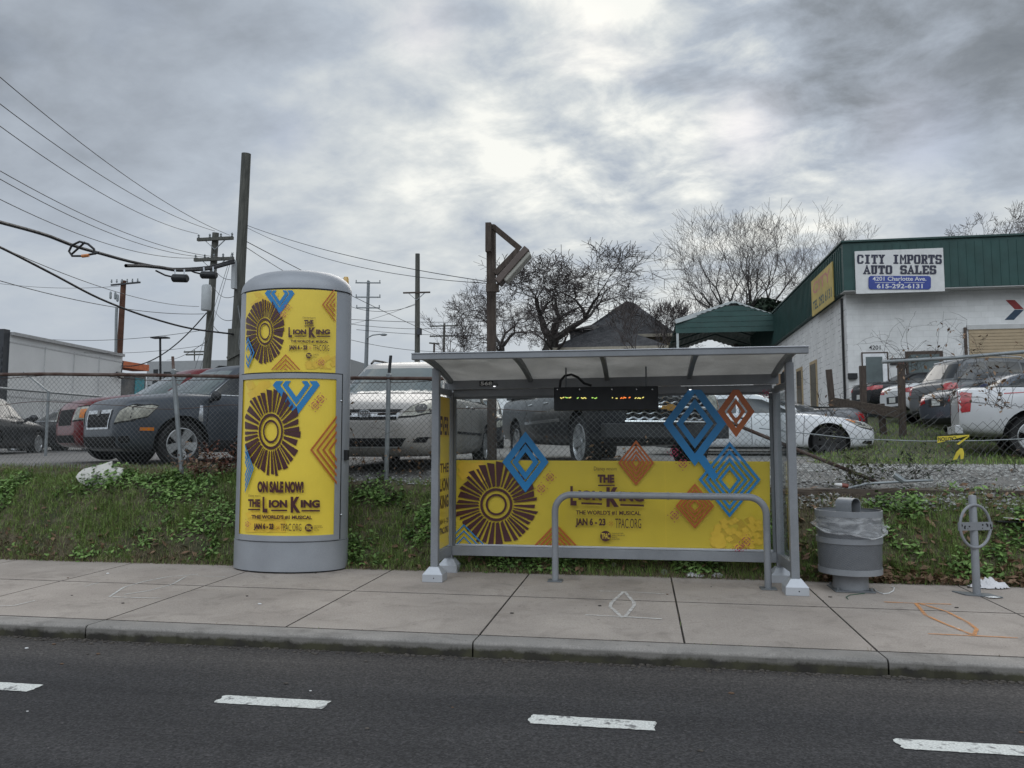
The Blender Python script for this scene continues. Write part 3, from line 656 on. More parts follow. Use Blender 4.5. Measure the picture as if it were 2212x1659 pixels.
# ------------------------------------------------------------------ bus shelter
FL, FRT = Vector((-2.12, 7.86, 0)), Vector((1.40, 7.73, 0)); RL, RR_ = Vector((-2.105, 8.42, 0)), Vector((1.375, 8.36, 0))
sh = thing('bus_shelter', 'grey steel and glass bus shelter with curved canopy and yellow theatre poster', 'bus shelter', (-.36, 8.1, .02))
PZ = {0: 2.215, 1: 2.20}; ph = .038
for i, c in enumerate((FL, FRT, RL, RR_)):
    z0 = walkz(c.y); m = MB(); m.box(c.x - ph, c.x + ph, c.y - ph, c.y + ph, z0 + .08, PZ.get(i, 2.0)); po = m.obj('post', M_STEEL, sh, bevel=.004)
    m = MB(); q = .105; r_ = .05
    ring = lambda s, z: [(c.x - s, c.y - s, z), (c.x + s, c.y - s, z), (c.x + s, c.y + s, z), (c.x - s, c.y + s, z)]
    m.add(ring(q, z0) + ring(q, z0 + .075) + ring(r_, z0 + .145), [(k, (k + 1) % 4, 4 + (k + 1) % 4, 4 + k) for k in range(4)] + [(4 + k, 4 + (k + 1) % 4, 8 + (k + 1) % 4, 8 + k) for k in range(4)] + [(8, 9, 10, 11), (3, 2, 1, 0)])
    pl_ = m.obj('plinth', M_PLINTH, po, bevel=.003)
    if i < 2: m = MB(); m.sphere((c.x + .015, c.y - .1045, z0 + .04), .007, 8, (1, .4, 1)); m.obj('bolt_hole', M_BLACK, pl_)
def sy(x, a=RL, b=RR_): return a.y + (b.y - a.y) * (x - a.x) / (b.x - a.x)
def bar(name, a, b, wd, ht, mt=M_STEEL, bevel=.003):
    m = MB(); m.beam(a, b, wd, ht); return m.obj(name, mt, sh, bevel=bevel)
ex = Vector((.04, -.0007, 0))
bar('sill_rail', (RL.x + .04, RL.y - .01, .262), (RR_.x - .04, RR_.y - .01, .272), .07, .10)
bar('head_rail', (RL.x + .04, RL.y, 1.985), (RR_.x - .04, RR_.y, 2.0), .07, .075)
bar('rear_gutter', (RL.x - .01, RL.y - .03, 2.075), (RR_.x + .02, RR_.y - .03, 2.095), .10, .10)
for s, (a, b) in enumerate(((FL, RL), (FRT, RR_))):
    bar('side_sill', (a.x, a.y + .04, .26), (b.x, b.y - .04, .265), .06, .10); bar('side_head', (a.x, a.y + .04, 1.99), (b.x, b.y - .04, 1.99), .05, .06)
for x0 in (RL.x + .055, RR_.x - .055): bar('glazing_bead', (x0, sy(x0) - .012, .31), (x0, sy(x0) - .012, 1.95), .03, .03, M_STEELD)
bar('glazing_bead', (RL.x + .07, RL.y - .02, .325), (RR_.x - .07, RR_.y - .02, .337), .02, .022, M_PLINTH)
bar('glazing_bead', (RL.x + .07, RL.y - .012, 1.935), (RR_.x - .07, RR_.y - .012, 1.95), .03, .025, M_STEELD)
xm = atY(1436, 1000, 8.39).x
for a, b in ((RL.x + .07, xm - .003), (xm + .003, RR_.x - .07)):
    m = MB(); m.beam((a, sy(a), 1.135), (b, sy(b), 1.135), .008, 1.60); m.obj('rear_pane', M_GLASS, sh)
for a, b in ((FL, RL), (FRT, RR_)):
    m = MB(); m.beam((a.x, a.y + .05, 1.125), (b.x, b.y - .05, 1.125), .008, 1.62); m.obj('side_pane', M_GLASS, sh)
# canopy: a quarter barrel rising from the rear gutter to the front beam
CX0, CX1 = -2.185, 1.452
def cy_front(x): return 7.2 + (x - CX0) / (CX1 - CX0) * -.10
def cprof(x, k, dz=0.0):                                       # k 0 at rear .. 1 at front
    yr = sy(x) - .02; yf = cy_front(x); t = k * math.pi / 2; zr = 2.10 + (x + 2.1) * .006; zf = 2.262 - (x + 2.1) * .004
    return (x, yr + (yf - yr) * (1 - math.cos(t)) if False else yr + (yf - yr) * (k ** 1.0), zr + (zf - zr) * math.sin(t) ** .9 + dz)
mt, nt_, N_, L_ = newmat('canopy_sheet'); o_ = N_.new('ShaderNodeOutputMaterial'); d_ = N_.new('ShaderNodeBsdfPrincipled'); t_ = N_.new('ShaderNodeBsdfTranslucent'); x_ = N_.new('ShaderNodeMixShader')
tv = N_.new('ShaderNodeTexCoord').outputs['Object']; cc_ = ramp(nt_, noi(nt_, tv, 2.2, 6, .65, .4), [(.3, (.46, .455, .44)), (.7, (.66, .65, .63))]); cc_ = mixc(nt_, .5, cc_, ramp(nt_, noi(nt_, tv, 160, 1), [(.3, (.7,) * 3), (.7, (1.2,) * 3)]), 'MULTIPLY')
L_.new(cc_, d_.inputs['Base Color']); L_.new(cc_, t_.inputs[0]); d_.inputs['Roughness'].default_value = .5; x_.inputs[0].default_value = .6; L_.new(d_.outputs[0], x_.inputs[1]); L_.new(t_.outputs[0], x_.inputs[2]); L_.new(x_.outputs[0], o_.inputs[0])
m = MB(); nk, nx = 18, 24
for dz in (0, .008):
    k0 = len(m.v)
    for i in range(nx + 1):
        x = CX0 + .02 + (CX1 - CX0 - .04) * i / nx
        for k in range(nk + 1): m.v.append(cprof(x, k / nk, dz + .028))
    m.f += [(k0 + i * (nk + 1) + k, k0 + i * (nk + 1) + k + 1, k0 + (i + 1) * (nk + 1) + k + 1, k0 + (i + 1) * (nk + 1) + k) for i in range(nx) for k in range(nk)]; m.m += [0] * nx * nk
m.obj('canopy_sheet', mt, sh, smooth=True)
for x in (-2.085, -1.19, -.36, .50, 1.35):
    m = MB(); vs = []
    for k in range(21):
        c = Vector(cprof(x, k / 20)); c2 = Vector(cprof(x, min(1, k / 20 + .02))) - Vector(cprof(x, max(0, k / 20 - .02))); nn = Vector((0, -c2.z, c2.y)).normalized()
        if nn.z < 0: nn = -nn
        for sx, sn in ((-1, -1), (1, -1), (1, 1), (-1, 1)): vs.append(c + Vector((.022 * sx, 0, 0)) + nn * .024 * sn)
    m.add(vs, [(4 * i + j, 4 * i + (j + 1) % 4, 4 * i + 4 + (j + 1) % 4, 4 * i + 4 + j) for i in range(20) for j in range(4)] + [(0, 1, 2, 3), (83, 82, 81, 80)])
    m.obj('canopy_rib', M_STEELD, sh, smooth=True)
bar('front_beam', (CX0, cy_front(CX0), 2.262), (CX1, cy_front(CX1), 2.242), .06, .058, M_STEEL, .006)
bar('beam_cap', (CX0 - .002, cy_front(CX0) - .004, 2.294), (CX1 + .002, cy_front(CX1) - .004, 2.274), .07, .008, M_PLINTH, .002)
for c, zt in ((FL, 2.215), (FRT, 2.2)):
    m = MB(); m.box(c.x - .028, c.x + .028, c.y - .02, c.y + .02, zt, zt + .055); m.obj('post_bracket', M_STEELD, sh)
# number plate
m = MB(); p0 = atY(1036, 823, 8.325); p1 = atY(1065, 834, 8.325); m.box(p0.x, p1.x, 8.322, 8.345, p1.z, p0.z)
npz = m.obj('number_plate', M_BLACK, sh)
a = Art(lambda u, v, off: atY(u, v, 8.322 - off)); a.text('568', 1038, 824.2, 1063.5, 832.6, 0, .03); a.mb.obj('digits', mat('plate_white', (.75, .75, .74), .5), npz)
# two small lit downlights
M_LAMP = emis('lit_lamp', (.95, .97, 1), 2.2)
for u, v in ((1068, 834), (1491, 841)):
    p = atY(u, v, 8.30); m = MB(); m.box(p.x - .028, p.x + .028, p.y - .02, p.y + .06, p.z, p.z + .03); dl = m.obj('downlight', M_STEELD, sh, bevel=.003)
    m = MB(); m.sphere((p.x, p.y, p.z - .002), .012, 10, (1, 1, .5)); m.obj('lamp', M_LAMP, dl, smooth=True)
# poster on the rear panes
spl = lambda u, v, off: (lambda d: CAM + d * ((8.386 - .0172 * (CAM.x + .0) - off) / (d.y + .0172 * d.x)))(ray(u, v))
a = Art(spl); a.poly([(983, 994), (1663, 997), (1663, 1193), (983, 1178)], 0)
for q in range(90):
    rr = random.Random(q + 300); cx, cy = rr.uniform(1530, 1640), rr.uniform(1120, 1180)
    if (cx - 1500) + (cy - 1100) * 1.5 < 90: continue
    a.poly([(cx, cy), (cx + 10, cy - 6), (cx + 19, cy + 3), (cx + 8, cy + 9)], 1)
for q in range(40):
    rr = random.Random(q + 700); cx, cy = rr.uniform(985, 1040), rr.uniform(1000, 1035); a.poly([(cx, cy), (cx + 10, cy - 6), (cx + 19, cy + 3), (cx + 8, cy + 9)], 1)
a.clip = (984, 800, 1662, 1181); a.burst(1072, 1090, 92, 94, 3, 0, 8, .4)
a.clip = (984, 700, 1662, 1178)
a.diamond(1135, 998, 50, 66, 17, 2); a.diamond(1135, 998, 29, 39, 13, 2)
for k in range(3): a.diamond(1002, 1176, 44 - k * 13, 44 - k * 13, 4, 2)
for k in range(4): a.diamond(1200, 1178, 46 - k * 11, 48 - k * 11, 5.5, 4)
a.medal(1188, 1031, 9, 5); a.medal(1169, 1055, 9, 5)
a.clip = (984, 700, 1662, 1191)
for k in range(4): a.diamond(1374, 1000, 39 - k * 9, 49 - k * 11, 5.5, 4)
for k in range(4): a.diamond(1501, 1093, 42 - k * 9, 49 - k * 11, 5.5, 4)
a.clip = (984, 842, 1662, 1191)
a.diamond(1501, 915, 68, 92, 20, 2); a.diamond(1501, 915, 40, 54, 15, 2)
a.diamond(1590, 889, 40, 56, 15, 4); a.diamond(1590, 889, 20, 28, 9, 4)
for k in range(4): a.diamond(1576, 1036, 67 - k * 14, 82 - k * 17, 7.5, 2)
a.poly([(1500, 984), (1522, 984), (1552, 1030), (1541, 1040)], 2)
for x, y in ((1456, 977), (1475, 1001), (1457, 1113), (1612, 1170), (1597, 1186), (1656, 850)): a.medal(x, y, 10, 5)
a.clip = None
a.text('Disney', 1283, 1008, 1307, 1019, 3); a.text('PRESENTS', 1310, 1011, 1333, 1016, 3)
a.text('THE', 1291, 1025, 1327, 1043, 3, .065); a.rect(1292, 1047, 1328, 1050, 3); title(a, 1232, 1050, 1391, 42, 3, .03)
a.text("THE WORLD'S #1 MUSICAL", 1244, 1102, 1384, 1112, 3, .03, .014)
a.text('JAN 6 - 23', 1243, 1119, 1308, 1139, 3, .045, .012); a.medal(1320, 1131, 5, 4); a.text('TPAC.ORG', 1329, 1120, 1385, 1141, 3, 0, .008); logo_block(a, 1308, 1158, 11.5)
a.mb.obj('rear_poster', INKS, sh)
# narrow poster inside the left end pane
m = MB(); m.box(FL.x + .014, FL.x + .018, FL.y + .06, RL.y - .05, .33, 1.93, 0); m.box(FL.x + .0181, FL.x + .0184, FL.y + .06, RL.y - .05, 1.5, 1.93, 1)
epo = m.obj('end_poster', INKS, sh)
a = Art(lambda y, z, off: (FL.x + .017 + off, y, z))
for s, z0, z1 in (('EVER', 1.52, 1.72), ('THE', 1.12, 1.22), ('LION', .92, 1.06), ('KING', .74, .88), ('JAN 6 - 23', .56, .63), ('TPAC.ORG', .47, .54)):
    a.text(s, FL.y + .10, z1, RL.y - .09, z0, 3, .03)
a.mb.obj('lettering', INKS, epo)
# ------------------------------------------------------------------ hanging display
dp = [atY(1197, 837, 7.95), atY(1422, 836, 7.93), atY(1422, 885, 7.93), atY(1197, 887, 7.95)]
led = thing('arrival_display', 'black hanging arrival display with a broken amber dot line under the canopy', 'display', (dp[0].lerp(dp[1], .5)))
m = MB(); cz = (dp[0].z + dp[3].z) / 2; m.beam((dp[0].x, 7.98, cz), (dp[1].x, 7.96, cz), .09, dp[0].z - dp[3].z); m.obj('housing', M_BLACK, led, bevel=.006)
for u in (1204, 1252, 1322, 1375, 1409): m = MB(); m.sphere(atY(u, 841, 7.935 - (u - 1197) / 225 * .02), .008, 8, (1, .5, 1)); m.obj('screw', M_CHROME, led, smooth=True)
dm = [emis('dot_yellow', (.75, .66, .18), 1.3), emis('dot_green', (.42, .75, .15), 1.1), emis('dot_red', (1, .24, .05), 1.4)]
rr = random.Random(4)
for u0, u1, c in ((1211, 1213, 0), (1216, 1218, 0), (1222, 1226, 1), (1229, 1233, 0), (1247, 1249, 1), (1256, 1266, 0), (1279, 1281, 1), (1285, 1290, 1), (1323, 1324.5, 0), (1331, 1333, 0), (1341, 1343, 2), (1346, 1353, 2), (1359, 1361, 2), (1372, 1374, 0), (1378, 1384, 0), (1388, 1391, 0)):
    u = u0; m = MB()
    while u < u1 + .2:
        p = atY(u, 859.2 + rr.choice((0, 0, 1.2, -1)), 7.930 - (u - 1197) / 225 * .02); m.box(p.x - .0045, p.x + .0045, p.y, p.y + .004, p.z - .0045, p.z + .0045, c); u += 1.9
    m.obj('lit_dots', dm, led)

m = MB(); q = [atY(u, v, 7.99) for u, v in ((1209, 838), (1211, 822), (1220, 812), (1234, 809), (1248, 815), (1262, 828), (1278, 833))]; m.tube(q, .013, 8); m.obj('supply_cable', M_CABLE, led, smooth=True)
for x in (dp[0].x + .12, dp[1].x - .12): m = MB(); m.tube([(x, 7.98, dp[0].z - .01), (x, 7.99, dp[0].z + .22)], .009, 6); m.obj('hanger_rod', M_STEELD, led)
# ------------------------------------------------------------------ leaning rail
rl = thing('leaning_rail', 'bent round steel leaning rail standing in front of the shelter poster', 'rail', (.14, 7.98, walkz(7.98)))
x0, x1, yA, yB_ = -.893, 1.186, 8.02, 7.93; zt = atY(1400, 1071, 7.97).z; r = .17
pts = [(x0, yA, walkz(8) + .01), (x0, yA, zt - r)]
for k in range(1, 9): t = k / 8 * math.pi / 2; pts.append((x0 + r - r * math.cos(t), yA, zt - r + r * math.sin(t)))
for k in range(9): t = k / 8 * math.pi / 2; pts.append((x1 - r + r * math.sin(t), yB_, zt - r + r * math.cos(t)))
pts.append((x1, yB_, walkz(7.93) + .01)); m = MB(); m.tube(pts, .034, 16); m.obj('rail_tube', M_STEEL, rl, smooth=True)
for i, f_ in enumerate((.32, .55, .75)):
    m = MB(); x = x0 + (x1 - x0) * f_; y = yA + (yB_ - yA) * f_; m.tube([(x - .006, y, zt), (x + .006, y, zt)], .039, 16); m.obj('collar', M_STEEL, rl, smooth=True)
for x, y in ((x0, yA), (x1, yB_)):
    m = MB(); m.box(x - .075, x + .075, y - .07, y + .07, walkz(y), walkz(y) + .012); m.obj('foot_plate', M_STEELD, rl, bevel=.003)
# ------------------------------------------------------------------ litter bin with liner
bx, by = 1.965, 8.03; bz = walkz(by)
bn = thing('litter_bin', 'round grey perforated steel litter bin on a pedestal with a hoop handle', 'litter bin', (bx, by, bz))
pm, pnt, PN, PL = newmat('perforated_steel'); po_ = PN.new('ShaderNodeOutputMaterial'); pb = PN.new('ShaderNodeBsdfPrincipled'); ptx = PN.new('ShaderNodeBsdfTransparent'); pmx = PN.new('ShaderNodeMixShader')
uvn = PN.new('ShaderNodeUVMap'); sp_ = PN.new('ShaderNodeSeparateXYZ'); PL.new(uvn.outputs[0], sp_.inputs[0])
row = mth(pnt, 'FLOOR', sp_.outputs[1]); fx_ = mth(pnt, 'FRACT', mth(pnt, 'ADD', sp_.outputs[0], mth(pnt, 'MULTIPLY', row, .5))); fy_ = mth(pnt, 'FRACT', sp_.outputs[1])
dd = mth(pnt, 'ADD', mth(pnt, 'POWER', mth(pnt, 'SUBTRACT', fx_, .5), 2), mth(pnt, 'POWER', mth(pnt, 'MULTIPLY', mth(pnt, 'SUBTRACT', fy_, .5), .87), 2))
PL.new(mth(pnt, 'LESS_THAN', dd, .11), pmx.inputs[0]); pb.inputs['Base Color'].default_value = (.20, .21, .225, 1); pb.inputs['Roughness'].default_value = .42
PL.new(pb.outputs[0], pmx.inputs[1]); PL.new(ptx.outputs[0], pmx.inputs[2]); PL.new(pmx.outputs[0], po_.inputs[0])
zb0, zb1 = atY(1838, 1245, 7.73).z, atY(1838, 1118, 7.73).z; rb = .297
def drum(m, r0, z0, r1, z1, n=64): m.lathe([(r0, z0), (r1, z1)], n, (bx, by, 0)); m.f.pop(); m.f.pop(); m.m.pop(); m.m.pop()
m = MB(); drum(m, rb - .012, zb0 + .05, rb, zb1)
pf = m.obj('perforated_drum', pm, bn, smooth=True)
uv = pf.data.uv_layers.new(name='UVMap'); circ = 2 * math.pi * rb / .0115
for p in pf.data.polygons:
    for li in p.loop_indices:
        v = pf.data.vertices[pf.data.loops[li].vertex_index].co; a_ = math.atan2(v.y, v.x) / (2 * math.pi) % 1.0
        uv.data[li].uv = [a_ * circ, (v.z + 1) / .010]
    us = [uv.data[li].uv[0] for li in p.loop_indices]
    if max(us) - min(us) > circ / 2:
        for li in p.loop_indices:
            if uv.data[li].uv[0] < circ / 2: uv.data[li].uv = [uv.data[li].uv[0] + circ, uv.data[li].uv[1]]
m = MB(); drum(m, rb - .022, zb0 + .04, rb - .02, zb1); m.obj('inner_liner', M_BLACK, bn, smooth=True)
for a_, b_, o_ in ((zb0 - .005, zb0 + .05, -.008), (zb0 + .285, zb0 + .335, .002), (zb1 - .005, zb1 + .05, .008)):
    m = MB(); m.lathe([(rb + o_ - .01, a_), (rb + o_, a_), (rb + o_, b_), (rb + o_ - .012, b_)], 64, (bx, by, 0)); m.f.pop(); m.m.pop(); m.obj('band', M_STEEL, bn, smooth=True)
m = MB(); m.lathe([(.16, bz + .015), (.16, zb0), (rb - .02, zb0 + .004), (rb - .02, zb0 + .02)], 40, (bx, by, 0)); m.obj('pedestal', M_STEEL, bn, smooth=True)
m = MB(); m.box(bx - .18, bx + .18, by - .18, by + .18, bz, bz + .014)
for sx in (-1, 1):
    for s2 in (-1, 1): m.lathe([(.012, bz + .014), (.012, bz + .04)], 8, (bx + .15 * sx, by + .15 * s2, 0))
m.obj('base_plate', M_STEELD, bn, bevel=.002)
m = MB(); zr_ = zb1 + .04; hw = .085; prof = [(-.075, zr_ - .03), (-.075, zr_ + .07)] + [(-.075 * math.cos(k / 8 * math.pi), zr_ + .07 + .055 * math.sin(k / 8 * math.pi)) for k in range(1, 8)] + [(.075, zr_ + .07), (.075, zr_ - .03)]
vs = []; ca, sa = math.cos(.85), math.sin(.85)
for px, pz in prof:
    for k in (0, .006):
        s_ = 1 - k / .075
        for hy in (-hw, hw): X, Y = px * s_, hy; vs.append((bx + Y * ca + X * sa, by - Y * sa + X * ca, pz - k))
m.add(vs, [(4 * i + j, 4 * i + q, 4 * i + 4 + q, 4 * i + 4 + j) for i in range(len(prof) - 1) for j, q in ((0, 1), (1, 3), (3, 2), (2, 0))]); m.obj('hoop_handle', M_STEEL, bn, smooth=True)
m = MB(); m.lathe([(rb - .03, zb1 + .012), (.12, zb1 + .03), (.10, zb1 + .03)], 40, (bx, by, 0)); m.obj('bag_lining', M_BLACK, bn, smooth=True)
# liner skirt hanging over the rim
lm, lnt, LN, LL = newmat('clear_liner_film'); lo_ = LN.new('ShaderNodeOutputMaterial'); lp = LN.new('ShaderNodeBsdfPrincipled'); lt = LN.new('ShaderNodeBsdfTransparent'); lx = LN.new('ShaderNodeMixShader')
lv = LN.new('ShaderNodeTexCoord').outputs['Object']; lp.inputs['Base Color'].default_value = (.62, .63, .64, 1); lp.inputs['Roughness'].default_value = .3
mpl = LN.new('ShaderNodeMapping'); mpl.inputs['Scale'].default_value = (5, 5, 16); mpl.inputs['Rotation'].default_value = (.5, .3, 0); LL.new(lv, mpl.inputs[0])
LL.new(ramp(lnt, noi(lnt, mpl.outputs[0], 1.0, 5, .6, 1.2), [(.40, (.12,) * 3), (.68, (.55,) * 3)]), lx.inputs[0]); LL.new(lt.outputs[0], lx.inputs[1]); LL.new(lp.outputs[0], lx.inputs[2]); LL.new(lx.outputs[0], lo_.inputs[0])
m = MB(); n = 96; rows = 9; vs = []
for j in range(rows + 1):
    for k in range(n):
        a_ = 2 * math.pi * k / n; drop = .125 + .055 * math.sin(a_ * 1 + 2.6) + .012 * math.sin(a_ * 5 + 1); t = j / rows
        rr_ = rb + .006 + .018 * t + .006 * math.sin(a_ * 17 + t * 4) * t + .005 * nz(a_ * 6, t * 4) + (.012 if j >= rows - 1 else 0)
        vs.append((bx + rr_ * math.cos(a_), by + rr_ * math.sin(a_), zb1 + .0 - drop * t))
m.add(vs, [(j * n + k, j * n + (k + 1) % n, (j + 1) * n + (k + 1) % n, (j + 1) * n + k) for j in range(rows) for k in range(n)])
rim_ = []
for k in range(n + 1): rim_.append(Vector(vs[rows * n + k % n]))
m.tube(rim_, [.008 + .004 * math.sin(k * .9) for k in range(n + 1)], 6)
e = Vector((bx + rb * .93, by - rb * .42, zb1 - .12)); m.tube([e, e + Vector((.03, -.02, .03)), e + Vector((.055, -.02, .015))], [.02, .012, .004], 6); m.tube([e, e + Vector((.03, -.02, -.02)), e + Vector((.03, -.02, -.05))], [.02, .012, .003], 6)
tag(m.obj('bin_bag', lm, None, smooth=True), 'thin white plastic liner bag folded over the rim of the litter bin', 'bag')
# ------------------------------------------------------------------ hitching post for bicycles
hx, hy = 3.045, 7.93; hz_ = walkz(hy); topz = atY(2101, 1069, hy).z; cz_ = atY(2113, 1136, hy).z
hb = thing('bicycle_hitch', 'grey steel bicycle hitch post with a ring and cut out lettering bar', 'bicycle rack', (hx, hy, hz_))
m = MB(); m.lathe([(.034, hz_ + .01), (.034, topz - .012), (.028, topz - .003), (.001, topz)], 24, (hx, hy, 0)); m.obj('post', M_STEEL, hb, smooth=True)
m = MB(); rg = .175; ang = .75
q = [(hx + rg * .93 * math.cos(t) * math.cos(.35), hy + rg * math.cos(t) * math.sin(.35) - .036, cz_ + rg * 1.12 * math.sin(t)) for t in [2 * math.pi * k / 48 for k in range(49)]]
m.tube(q, .013, 10, False); m.obj('ring', M_STEEL, hb, smooth=True)
m = MB(); m.beam((hx - .17, hy - .036 - .06, cz_), (hx + .17, hy - .036 + .06, cz_), .008, .075); lb = m.obj('lettering_bar', M_STEEL, hb)
m = MB(); rr = random.Random(2)
for k in range(9):
    t = (k - 4) * .036
    if abs(t) < .04: continue
    for j in range(2): c = Vector((hx + t + rr.uniform(-.01, .01), hy - .0415 + t * .353, cz_ + rr.uniform(-.02, .02))); m.box(c.x - .004, c.x + rr.uniform(.004, .012), c.y - .001, c.y, c.z - rr.uniform(.004, .018), c.z + .004)
m.obj('cut_mark', M_BLACK, lb)
m = MB(); ca, sa = math.cos(.3), math.sin(.3); m.add([(hx + sx * .15 * ca - sy_ * .09 * sa, hy + sx * .15 * sa * -1 + sy_ * .09 * ca, z) for z in (hz_, hz_ + .012) for sx, sy_ in ((-1, -1), (1, -1), (1, 1), (-1, 1))], [(3, 2, 1, 0), (4, 5, 6, 7)] + [(k, (k + 1) % 4, 4 + (k + 1) % 4, 4 + k) for k in range(4)]); m.obj('foot_plate', M_STEELD, hb, bevel=.002)
# ------------------------------------------------------------------ litter
def crumple(name, c, sx, sy_, sz, mt, label, cat, seed=0, n=26):
    m = MB(); vs = []
    for j in range(n + 1):
        for i in range(n + 1):
            x, y = i / n * 2 - 1, j / n * 2 - 1; r_ = min(1, math.hypot(x, y)); z = (1 - r_ ** 2) * (.45 + .55 * abs(noise.fractal(Vector((x * 2 + seed, y * 2, seed)), 1, 2, 4)) * 1.5)
            k_ = 1 + .25 * nz(x * 2 + seed, y * 2 + 3); px, py = c[0] + x * sx * k_, c[1] + y * sy_ * k_
            vs.append((px, py, gz(px, py) + .01 + max(0, z) * sz))
    m.add(vs, [(j * (n + 1) + i, j * (n + 1) + i + 1, (j + 1) * (n + 1) + i + 1, (j + 1) * (n + 1) + i) for j in range(n) for i in range(n) if math.hypot((i + .5) / n * 2 - 1, (j + .5) / n * 2 - 1) < 1 + .12 * nz(i * .5 + seed, j * .5)])
    return tag(m.obj(name, mt, smooth=True, ang=25), label, cat)
crumple('plastic_bag', (3.30, 8.33), .17, .10, .11, M_BAG, 'crumpled white plastic bag lying by the foot of the bicycle hitch', 'bag', 3)
crumple('paper_scrap', (3.13, 7.80), .06, .03, .01, M_WHITE, 'small white paper scrap on the slab under the hitch plate', 'paper', 5, 10)
for i, (u, v, y, s) in enumerate(((1326, 1220, 8.55, .032), (1436, 1238, 8.50, .045))):
    p = atY(u, v, y); m = MB(); m.sphere((p.x, p.y, p.z), s, 12, (1, .9, .9)); m.v = [tuple(Vector(q) + (Vector(q) - p) * .25 * nz(q[0] * 30, q[1] * 30, q[2] * 30)) for q in m.v]
    tag(m.obj('stone', mat('pale_stone%d' % i, (.26, .26, .25), .9, vary=.3, scale=30, bump=.5), smooth=True), ('pale rounded stone on the weeds under the shelter sill', 'grey rock half sunk at the slab edge under the poster middle')[i], 'stone')
def slabpoly(name, pix, y, th, mt, label, cat, tilt=0.0):
    pts = [atY(u, v, y) for u, v in pix]; vm = max(p.z for p in pts); m = MB(); n = len(pts)
    f_ = [(p.x, p.y + (p.z - pts[0].z) * tilt, p.z) for p in pts]; m.add(f_ + [(x, y_ + th, z) for x, y_, z in f_], [tuple(range(n)), tuple(range(2 * n - 1, n - 1, -1))] + [(i, (i + 1) % n, n + (i + 1) % n, n + i) for i in range(n)])
    return tag(m.obj(name, mt), label, cat)
slabpoly('broken_board', [(164, 1030), (168, 1021), (177, 1013), (196, 1008), (216, 1003), (234, 996), (236, 1008), (252, 1010), (263, 1012), (261, 1030), (259, 1042), (240, 1050), (216, 1052), (190, 1049), (172, 1040)], 9.3, .02, M_BOARD, 'broken white board leaning in the weeds in front of the left fence', 'board', .3)
for i, (u, v, y, sx, lab) in enumerate(((2198, 1171, 9.0, .10, 'white and orange food wrapper on the bank right of the hitch'), (1895, 1258, 8.5, .0, ''))):
    if not sx: continue
    p = atY(u, v, y); p.z = gz(p.x, p.y) + .12; m = MB(); m.beam((p.x - sx, p.y - .03, p.z + .02), (p.x + sx * .1, p.y + .02, p.z + .004), .09, .008, mi=0); m.beam((p.x + sx * .1, p.y + .02, p.z + .004), (p.x + sx * 1.2, p.y + .03, p.z - .004), .09, .008, mi=1); m.beam((p.x - sx * 2.0, p.y + .03, p.z - .02), (p.x + sx * 1.6, p.y + .06, p.z - .03), .14, .01, mi=2)
    tag(m.obj('food_wrapper', [M_WHITE, I_ORA, M_BLACK]), lab, 'wrapper')
p = atY(1820, 1050, YF - .1); p.z += .0; m = MB(); m.tube([p + Vector((-.09, 0, .02)), p + Vector((-.06, 0, .015)), p + Vector((-.01, 0, .01))], [.01, .02, .026], 12, True, 0); m.tube([p + Vector((-.01, 0, .01)), p + Vector((.06, .0, -.0))], [.027, .024], 12, True, 1)
tag(m.obj('drink_bottle', [M_WHITE, mat('faded_red', (.20, .06, .045), .4)], smooth=True), 'crushed drink bottle with a faded red label below the timber edge', 'bottle')
q = [atY(u, v, 8.24) for u, v in ((1821, 1258), (1835, 1261), (1850, 1262), (1868, 1264))]; m = MB(); m.tube(q, .008, 6); tag(m.obj('red_strap', mat('red_plastic', (.25, .02, .03), .5), smooth=True), 'thin red plastic strap behind the foot of the litter bin', 'strap')
def wire(name, pix, r_, mt, label):
    q = []
    for u, v in pix: p = gnd(u, v, walkz(7.8)); q.append((p.x, p.y, walkz(p.y) + r_ + .001))
    m = MB(); m.tube(q, r_, 6); tag(m.obj(name, mt, smooth=True), label, 'wire')
wire('white_cord', [(1886, 1272), (1895, 1280), (1908, 1284), (1920, 1283), (1930, 1278), (1932, 1272), (1926, 1270)], .005, M_WHITE, 'short loop of white cord on the slab beside the bin plate')
wire('green_string', [(1832, 1295), (1828, 1290), (1836, 1286), (1856, 1284), (1868, 1283)], .0035, mat('green_plastic', (.03, .10, .06), .5), 'short green string on the slab in front of the bin')
m = MB(); rr = random.Random(21)
for i in range(46):
    x = rr.uniform(-6, 4); y = rr.uniform(5.9, 8.4) if rr.random() < .55 else rr.uniform(3.4, 5.4); z = walkz(y) if y > 5.7 else ZR; s = rr.uniform(.006, .016)
    m.sphere((x, y, z + s * .3), s, 6, (1.3, .9, .4), rr.choice((0, 0, 0, 1, 2)))
stuff(tag(m.obj('small_debris', [M_JOINT, M_WHITE, mat('brown_bit', (.12, .07, .04), .8)]), 'small crumbs and scraps scattered on the slabs and road', 'debris'))
for i, (u, v) in enumerate(((1510, 1240), (1492, 1243), (1550, 1237))):
    p = atY(u, v, 8.45); crumple('clear_wrapper', (p.x, p.y), .05, .03, .03, M_BAG, ('torn clear wrapper at the slab edge below the sill', 'second clear wrapper scrap left of the torn one at the slab edge', 'small clear wrapper near the right rear plinth')[i], 'wrapper', i + 11, 10)
p = atY(858, 1203, 8.75); m = MB(); q = [p + Vector((-.06, 0, -.03)), p + Vector((.05, .03, .03)), p + Vector((.06, .03, .015)), p + Vector((-.05, 0, -.05)), p + Vector((-.06, 0, -.03))]; m.tube(q, .005, 5); tag(m.obj('plastic_clip', M_WHITE), 'clear plastic clip lying in the weeds left of the shelter', 'clip')
